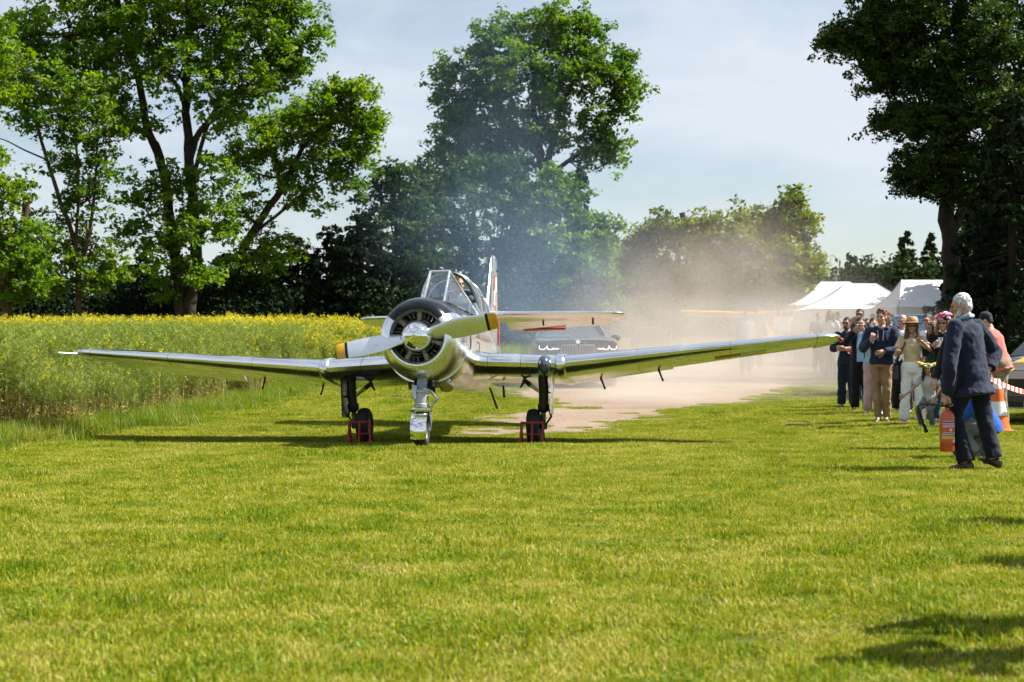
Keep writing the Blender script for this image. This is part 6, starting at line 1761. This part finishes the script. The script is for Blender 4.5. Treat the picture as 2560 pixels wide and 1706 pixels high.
for s in (-1, 1):
    quadp(suv, [(s*.965, 1.75, 1.13), (s*.955, 3.9, 1.15), (s*.70, 3.8, 1.62), (s*.70, 2.25, 1.60)][::s], M_cglass, 'side_window')
    MB().tube([(s*.60, 2.3, 1.795), (s*.60, 3.1, 1.82), (s*.58, 4.3, 1.79)], .020, 8).build('roof_rail', M_alu2, suv)
    m_ = MB(); m_.ell((s*1.10, 1.72, 1.17), (.12, .07, .085), 12, 8); m_.tube([(s*.98, 1.72, 1.10), (s*1.06, 1.72, 1.12)], .03, 8); m_.build('mirror', M_black, suv)
    # headlamp: dark housing with two bright angular rings
    hl = quadp(suv, [(s*.44, -.045, .88), (s*.90, .05, .91), (s*.92, .06, 1.01), (s*.44, -.045, .98)][::-s], M_lens, 'headlamp', .03)
    dr = MB(); L_ = emis('running_light', (1.0, .98, .92), 1.2)
    for x0 in (.64, .82):
        pts_ = [(x0+.075, .995), (x0+.085, .94), (x0+.05, .912), (x0-.03, .907), (x0-.07, .95)]
        dr.tube([Vector((s*a, -.065+.18*max(0, a-.45)**1.4, z_)) for a, z_ in pts_], .0065, 6)
    dr.tube([Vector((s*.45, -.078, .925)), Vector((s*.58, -.07, .918))], .006, 6)
    dr.build('running_light', L_, hl)
    MB().lathe([(0, .002), (.0, .05), (.02, .06)], frame_M((s*.72, -.03, .55), (1, 0, 0), (0, 1, 0)), 16).build('fog_lamp', M_lampglass, suv)
gr = empty('grille', (0, 0, 0)); gr.parent = suv
for s in (-1, 1):
    MB().tube([(s*.025, -.065, 1.01), (s*.37, -.055, 1.01), (s*.40, -.05, .93), (s*.36, -.05, .54), (s*.06, -.065, .54), (s*.025, -.065, .60), (s*.025, -.065, 1.01)], .014, 8).build('grille_frame', M_steel, gr)
    quadp(gr, [(s*.03, -.045, .54), (s*.38, -.04, .54), (s*.39, -.04, 1.01), (s*.03, -.045, 1.01)][::-s], M_engine, 'grille_back', .02)
    for k in range(9): MB().box((s*(.06+k*.037), -.066, .775), (.012, .02, .45)).build('grille_slat', M_steel, gr, smooth=False)
MB().lathe([(0, .002), (-.008, .03), (-.006, .048), (0, .05)], frame_M((0, -.005, 1.085), (1, 0, 0), (0, 1, -.3)), 24).build('round_badge', M_white, suv)
MB().box((0, -.05, .36), (1.3, .06, .12)).build('lower_intake', M_engine, suv, smooth=False)
quadp(suv, [(-.26, -.075, .40), (.26, -.075, .40), (.26, -.075, .50), (-.26, -.075, .50)], M_white, 'number_plate')

# blue vintage saloon behind the crowd, seen over the heads
vx, vy = px_at(2278, 35.2), 35.2
vin = vehicle('vintage_car', 'petrol-blue vintage car with rounded roof parked behind the crowd', 'car', (vx, vy, float(ground_z(vx, vy))), -15, carpaint('petrol_blue', (.012, .075, .14)),
  [(0, .40, .42, .70, .78, .30), (.12, .62, .34, .86, .95, .44), (.55, .76, .30, 1.0, 1.10, .52), (1.25, .80, .28, 1.06, 1.20, .56), (1.45, .82, .28, 1.08, 1.30, .58), (1.85, .83, .28, 1.10, 1.68, .56), (2.3, .83, .28, 1.10, 1.80, .57), (3.0, .82, .28, 1.10, 1.78, .55), (3.5, .80, .30, 1.08, 1.58, .50), (4.0, .74, .32, 1.02, 1.22, .44), (4.45, .58, .36, .84, .92, .34), (4.6, .40, .42, .70, .74, .25)],
  wheels=[(-.70, .85), (.70, .85), (-.70, 3.6), (.70, 3.6)], wr=.34, ww=.17)
quadp(vin, [(-.58, 1.40, 1.235), (.58, 1.40, 1.235), (.50, 1.80, 1.615), (-.50, 1.80, 1.615)], M_cglass, 'windscreen')
for s in (-1, 1):
    quadp(vin, [(s*.80, 1.75, 1.13), (s*.80, 2.45, 1.13), (s*.62, 2.40, 1.66), (s*.62, 1.95, 1.62)][::s], M_cglass, 'side_window'); quadp(vin, [(s*.80, 2.52, 1.13), (s*.79, 3.25, 1.13), (s*.61, 3.1, 1.62), (s*.62, 2.50, 1.67)][::s], M_cglass, 'side_window')
    fb = MB(); fb.ell((s*.68, .62, .62), (.22, .66, .40), 16, 10); fb.build('front_fender', MATS['paint_petrol_blue'], vin); fb = MB(); fb.ell((s*.66, 3.6, .60), (.22, .70, .38), 16, 10); fb.build('rear_fender', MATS['paint_petrol_blue'], vin)
    MB().lathe([(0, .002), (-.03, .07), (0, .10), (.06, .105), (.16, .06)], frame_M((s*.62, .12, .80), (1, 0, 0), (0, 1, 0)), 20).build('headlamp', M_lampglass, vin)
MB().tube([(-.72, -.08, .42), (-.4, -.12, .42), (.4, -.12, .42), (.72, -.08, .42)], .04, 8).build('bumper', M_chrome, vin)
MB().tube([(-.48, 1.9, 1.80), (-.48, 2.9, 1.82)], .012, 6).build('roof_rail', M_chrome, vin); MB().tube([(.48, 1.9, 1.80), (.48, 2.9, 1.82)], .012, 6).build('roof_rail', M_chrome, vin)

# rally saloon cut by the right border
rx, ry = px_at(2552, 26.0), 26.2
ral = vehicle('rally_car', 'old beige and blue rally saloon with yellow stripe at the right border', 'car', (rx, ry, 0), -38, carpaint('rally_beige', (.20, .17, .14), .3, .2),
  [(-.02, .72, .42, .68, .70, .66), (.06, .80, .32, .74, .80, .70), (.5, .84, .26, .84, .90, .72), (1.2, .86, .24, .90, .97, .74), (1.42, .86, .24, .92, 1.02, .72), (2.0, .86, .24, .94, 1.38, .58), (2.4, .86, .24, .94, 1.42, .58), (3.1, .86, .24, .95, 1.40, .56), (3.6, .86, .26, .95, 1.10, .60), (4.4, .80, .30, .88, .96, .62)],
  wheels=[(-.74, .82), (.74, .82), (-.74, 3.45), (.74, 3.45)], wr=.31, ww=.2)
quadp(ral, [(-.70, 1.46, 1.035), (.70, 1.46, 1.035), (.56, 1.96, 1.352), (-.56, 1.96, 1.352)], M_cglass, 'windscreen')
quadp(ral, [(-.66, .10, .812), (.66, .10, .812), (.68, 1.38, .995), (-.68, 1.38, .995)], carpaint('rally_blue', (.02, .10, .26)), 'bonnet_panel', .014)
quadp(ral, [(-.42, .11, .828), (-.14, .11, .828), (-.14, 1.36, 1.008), (-.42, 1.36, 1.008)], pm('rally_yellow', (.68, .36, .02), .35, coat=.5), 'yellow_stripe', .008)
for s in (-1, 1):
    quadp(ral, [(s*.835, 1.8, .98), (s*.835, 3.2, .98), (s*.61, 3.0, 1.34), (s*.61, 2.08, 1.34)][::s], M_cglass, 'side_window')
    hl = MB().lathe([(0, .002), (-.03, .06), (-.02, .085), (.02, .09)], frame_M((s*.56, -.05, .62), (1, 0, 0), (0, 1, 0)), 20).build('headlamp', M_lampglass, ral)
    MB().lathe([(-.022, .086), (-.03, .094), (-.01, .098)], frame_M((s*.56, -.05, .62), (1, 0, 0), (0, 1, 0)), 20).build('lamp_ring', M_chrome, hl)
    MB().ell((s*.92, 1.60, 1.0), (.08, .05, .055), 10, 8).build('mirror', M_black, ral)
quadp(ral, [(-.44, -.045, .54), (.44, -.045, .54), (.44, -.03, .70), (-.44, -.03, .70)], M_engine, 'grille', .02)
bu = MB(); bu.box((0, -.10, .36), (1.66, .14, .20)); bu.build('bumper', pm('bumper_grey', (.42, .40, .40), .4, .2, .1), ral, smooth=False)
for k in range(3): MB().box((-.45+.45*k, -.172, .33), (.34, .012, .09)).build('bumper_slot', M_engine, ral, smooth=False)
quadp(ral, [(-.22, -.185, .37), (.22, -.185, .37), (.22, -.185, .46), (-.22, -.185, .46)], pm('plate_dark', (.05, .05, .055), .4), 'number_plate')

# ---- white marquees
M_tent = pm('tent_canvas', (.80, .80, .80), .75, 0, .04, 3, bump=.35, bscale=3.0)
M_tpole = pm('tent_pole', (.55, .56, .58), .4, .5, .1, 5)
def tent(label, x, y, w, d, eave, ridge, rid_len, rot=0, val=.28, walls=(), n=14):
    gz = float(ground_z(x, y)); o = empty('marquee_tent', (x, y, gz), R(rot), label, 'tent', 'white event tents')
    hw, hd = w/2, d/2; rl = rid_len/2
    def roof_panel(a, b, c, d_, nm='roof_panel'):
        m_ = MB(); rows = []
        for i in range(9):
            t = i/8; r0, r1 = Vector(a).lerp(Vector(d_), t), Vector(b).lerp(Vector(c), t)
            rows.append([r0.lerp(r1, j/n)-Vector((0, 0, .10*math.sin(math.pi*t)+.03*math.sin(math.pi*j/n)*math.sin(math.pi*t))) for j in range(n+1)])
        m_.loft(rows, closed=False); m_.build(nm, M_tent, o, ang=70)
    c_ = [(-hw, -hd, eave), (hw, -hd, eave), (hw, hd, eave), (-hw, hd, eave)]; k0, k1 = (-rl, 0, ridge), (rl, 0, ridge)
    roof_panel(c_[0], c_[1], k1, k0); roof_panel(c_[2], c_[3], k0, k1); roof_panel(c_[1], c_[2], k1, k1); roof_panel(c_[3], c_[0], k0, k0)
    for cc_, kk_ in ((c_[0], k0), (c_[3], k0), (c_[1], k1), (c_[2], k1)):
        MB().tube([Vector(cc_).lerp(Vector(kk_), t)+Vector((0, 0, .012-.10*math.sin(math.pi*t))) for t in [i/8 for i in range(9)]], .014, 6).build('hip_seam', M_tpole, o)
    MB().tube([k0, k1], .016, 6).build('ridge_pole', M_tpole, o)
    for k in range(4):
        p, q = Vector(c_[k]), Vector(c_[(k+1) % 4]); z_ = val if k not in walls else eave
        m_ = MB(); m_.loft([[p.lerp(q, j/24)+Vector((0, 0, -z_*t))+((q-p).normalized().cross(Vector((0, 0, 1))))*.03*math.sin(j*1.9)*t for j in range(25)] for t in (0, .5, 1)], closed=False)
        m_.build('wall' if k in walls else 'valance', M_tent, o, ang=70)
        MB().tube([(p.x, p.y, 0), (p.x, p.y, eave)], .03, 8).build('pole', M_tpole, o)
    return o
tent('white marquee with peaked roof and closed side nearest the dust', px_at(2168, 55), 56, 3.7, 4.0, 1.78, 2.62, 1.0, rot=0, walls=(0, 3))
tent('white tent with deep valance and dark open side right of the linden gap', px_at(2350, 49), 50.5, 2.5, 3.4, 1.85, 2.66, 1.5, rot=0, walls=(2,))
tent('largest white tent roof rising behind the peaked marquee', px_at(2100, 72), 73, 4.2, 5, 1.9, 2.9, 1.2, rot=0, walls=(0, 3))
tent('small white tent glimpsed between the trunk and the dark spruce', px_at(2432, 64), 64, 3.4, 3, 2.1, 2.8, 1.0, rot=0, walls=(0,))

# ---- yellow high-wing aeroplane deep in the dust
M_cub = pm('cub_yellow', (.75, .36, .02), .4, 0, .08, 4, coat=.3)
cx, cy = px_at(1850, 66), 66
cub = empty('yellow_aeroplane', (cx, cy, float(ground_z(cx, cy))), R(-30), 'yellow high-wing light aeroplane standing in the dust', 'aeroplane')
cub.rotation_euler.x = R(-7); cub.scale = (.86, .86, .86)
for s in (1, -1):
    m_ = MB(); m_.loft([surf_ring(s*u, .9+.0*u, 1.6*(1 if u < 3.2 else .75), 2.02+.035*u, 2, .12) for u in (.0, 1.2, 2.6, 3.1, 3.4)]); m_.build('wing', M_cub, cub, ang=35)
    MB().tube([(s*.35, 1.3, .95), (s*1.9, 1.4, 2.05)], .03, 8).build('wing_strut', M_cub, cub)
    MB().loft([surf_ring(s*u, 5.6+.1*u, 1.0-.25*u, 1.3, 1, .08) for u in (.05, .8, 1.3)]).build('tailplane', M_cub, cub, ang=35)
    w_ = empty('main_wheel', (s*.75, 1.0, .24)); w_.parent = cub
    MB().lathe([(-.07, .12), (-.08, .2), (-.04, .24), (.04, .24), (.08, .2), (.07, .12)], frame_M((0, 0, 0), (0, 1, 0), (1, 0, 0)), 20).build('tyre', M_tyre, w_)
    MB().tube([(s*.30, 1.1, .72), (s*.75, 1.0, .26)], .03, 8).build('gear_leg', M_cub, cub)
    MB().ell((s*.0, -.02, 1.2), (.05, .05, .05)).build('hub', M_dark, cub)
MB().loft([fring(v, hw, t, b_) for v, hw, t, b_ in ((.0, .22, 1.45, .95), (.25, .36, 1.58, .78), (1.0, .40, 1.66, .72), (1.25, .40, 2.0, .70), (2.3, .38, 2.0, .76), (3.2, .28, 1.62, .86), (4.8, .14, 1.42, 1.05), (6.3, .05, 1.32, 1.15))]).build('fuselage', M_cub, cub, ang=40)
MB().loft([surf_ring(z_, 5.5+.5*(z_-1.3), 1.1-.5*(z_-1.3), 0, 0, .08, vertical=True) for z_ in (1.3, 1.8, 2.2)]).build('fin', M_cub, cub, ang=35)
quadp(cub, [(-.36, 1.02, 1.66), (.36, 1.02, 1.66), (.34, 1.22, 1.98), (-.34, 1.22, 1.98)], M_cglass, 'windscreen')
MB().tube([(-.85, -.08, 1.12), (0, -.1, 1.2), (.85, -.08, 1.28)], [.03, .06, .03], 8, flat=.35).build('propeller', M_dark, cub)
MB().ell((0, 6.2, .12), (.06, .12, .12)).build('tail_wheel', M_tyre, cub)

# ---- tan camp tent and covered trailer left of it, in the dust
tx, ty = px_at(1664, 62), 62
ct = empty('camp_tent', (tx, ty, float(ground_z(tx, ty))), R(8), 'small tan ridge tent in the dust beside the dark trailer', 'tent')
M_tan = cloth('tent_tan', (.34, .21, .11))
m_ = MB(); m_.loft([[Vector((-.72, y_, 0)), Vector((-.36, y_, .62)), Vector((0, y_, 1.08)), Vector((.36, y_, .62)), Vector((.72, y_, 0))] for y_ in (-.9, -.3, .3, .9)], closed=False); m_.build('fly_sheet', M_tan, ct, ang=60)
m_ = MB(); m_.add([(-.66, -.86, 0), (-.06, -.86, 0), (-.02, -.86, .98)], [(0, 1, 2)]); m_.add([(.66, -.86, 0), (.16, -.86, 0), (.02, -.86, .98)], [(0, 1, 2)]); m_.build('door_flap', M_tan, ct)
for y_ in (-.9, .9): MB().tube([(0, y_, 0), (0, y_, 1.10)], .012, 6).build('pole', M_tpole, ct)
kx, ky = px_at(1620, 60), 60
tr_ = empty('box_trailer', (kx, ky, float(ground_z(kx, ky))), R(10), 'dark covered box trailer with white foot in the dust', 'trailer')
m_ = MB(); m_.loft([[Vector((x_*g, y_*g, z_)) for x_, y_ in ((-.42, -.6), (.42, -.6), (.46, -.5), (.46, .6), (-.46, .6), (-.46, -.5))] for z_, g in ((.30, .95), (.36, 1), (1.0, 1), (1.12, .92), (1.18, .7))]); m_.build('box', carpaint('trailer_dark', (.03, .035, .045), .4), tr_)
MB().box((0, 0, .26), (.9, 1.15, .07)).build('chassis', M_white, tr_, smooth=False)
for s in (-1, 1): MB().lathe([(-.07, .12), (-.08, .2), (-.04, .24), (.04, .24), (.08, .2), (.07, .12)], frame_M((s*.5, .05, .24), (0, 1, 0), (1, 0, 0)), 20).build('wheel', M_tyre, tr_)
MB().tube([(0, -.6, .30), (0, -1.2, .34)], .03, 8).build('drawbar', M_dark, tr_)

# ================================================================== dust and exhaust smoke
def volume(name, label, cat, lo, hi, blobs, col, absorb, dens, nscale, nthr, seed, aniso=0.2):
    """closed box of air whose density is a sum of soft puffs broken up by noise"""
    lo, hi = Vector(lo), Vector(hi); c = (lo+hi)/2; sz = hi-lo
    me = MB().box((0, 0, 0), sz).mesh(name, smooth=False)
    o = obj(name, me); o.location = c; tag(o, label, cat, kind='stuff')
    m = bpy.data.materials.new(name); m.use_nodes = True; N, L = m.node_tree.nodes, m.node_tree.links
    N.clear(); out = N.new('ShaderNodeOutputMaterial'); pv = N.new('ShaderNodeVolumePrincipled')
    L.new(pv.outputs[0], out.inputs['Volume'])
    g = N.new('ShaderNodeNewGeometry')
    nz = N.new('ShaderNodeTexNoise'); nz.inputs['Scale'].default_value = nscale; nz.inputs['Detail'].default_value = 1.6; nz.inputs['Roughness'].default_value = .55; nz.inputs['Distortion'].default_value = .6
    off = N.new('ShaderNodeVectorMath'); off.operation = 'ADD'; off.inputs[1].default_value = (seed*3.1, seed*1.7, seed*.9)
    L.new(g.outputs['Position'], off.inputs[0]); L.new(off.outputs[0], nz.inputs['Vector'])
    total = None
    for bc, br, amp in blobs:
        sb = N.new('ShaderNodeVectorMath'); sb.operation = 'SUBTRACT'; sb.inputs[1].default_value = bc
        dv = N.new('ShaderNodeVectorMath'); dv.operation = 'DIVIDE'; dv.inputs[1].default_value = br
        ln = N.new('ShaderNodeVectorMath'); ln.operation = 'LENGTH'
        L.new(g.outputs['Position'], sb.inputs[0]); L.new(sb.outputs[0], dv.inputs[0]); L.new(dv.outputs[0], ln.inputs[0])
        mr = N.new('ShaderNodeMapRange'); mr.interpolation_type = 'SMOOTHSTEP'
        mr.inputs[1].default_value = 0.0; mr.inputs[2].default_value = 1.0; mr.inputs[3].default_value = amp; mr.inputs[4].default_value = 0.0
        L.new(ln.outputs['Value'], mr.inputs[0])
        if total is None: total = mr.outputs[0]
        else:
            ad = N.new('ShaderNodeMath'); ad.operation = 'ADD'; L.new(total, ad.inputs[0]); L.new(mr.outputs[0], ad.inputs[1]); total = ad.outputs[0]
    mr = N.new('ShaderNodeMapRange'); mr.inputs[1].default_value = nthr; mr.inputs[2].default_value = nthr+.26; mr.inputs[3].default_value = .08; mr.inputs[4].default_value = 1.5
    L.new(nz.outputs['Fac'], mr.inputs[0])
    mu = N.new('ShaderNodeMath'); mu.operation = 'MULTIPLY'; L.new(total, mu.inputs[0]); L.new(mr.outputs[0], mu.inputs[1])
    m2 = N.new('ShaderNodeMath'); m2.operation = 'MULTIPLY'; m2.inputs[1].default_value = dens; L.new(mu.outputs[0], m2.inputs[0])
    L.new(m2.outputs[0], pv.inputs['Density'])
    pv.inputs['Color'].default_value = (*col, 1); pv.inputs['Absorption Color'].default_value = (*absorb, 1); pv.inputs['Anisotropy'].default_value = aniso
    me.materials.append(m)
    return o
volume('dust_cloud', 'tan dust cloud blown up from the sand track behind the aeroplane', 'dust', (-1.5, 30.5, 0.0), (14, 62, 7.5),
  [((1.6, 37.6, .9), (2.6, 2.6, 1.8), .40), ((3.4, 36.5, .2), (4.4, 5.0, 1.3), 1.7), ((5.8, 42.0, .5), (5.2, 8.0, 2.4), 1.25), ((4.6, 48.0, 2.0), (3.6, 8.0, 3.4), .36), ((6.8, 50.0, 2.6), (4.4, 8.0, 3.6), .23), ((2.8, 46.0, 1.6), (2.4, 6.0, 2.8), .26), ((8.6, 48.0, .8), (4.6, 10.0, 2.4), .80)],
  (.53, .475, .425), (.5, .42, .34), .37, .42, .36, 1)
volume('exhaust_smoke', 'bluish exhaust smoke drifting up behind the aeroplane tail', 'smoke', (-7.5, 31, 0.2), (5.5, 56, 13.5),
  [((.4, 36.0, 1.8), (2.6, 6.0, 2.4), .85), ((-.1, 40.0, 4.0), (2.9, 7.0, 3.4), .42), ((-.6, 44.0, 7.4), (2.8, 8.0, 4.4), .17), ((-2.2, 42.0, 4.0), (2.6, 6.0, 2.4), .12), ((2.0, 42.0, 3.2), (2.6, 8.0, 3.4), .40)],
  (.23, .33, .47), (.4, .45, .5), .095, .38, .36, 5, .1)
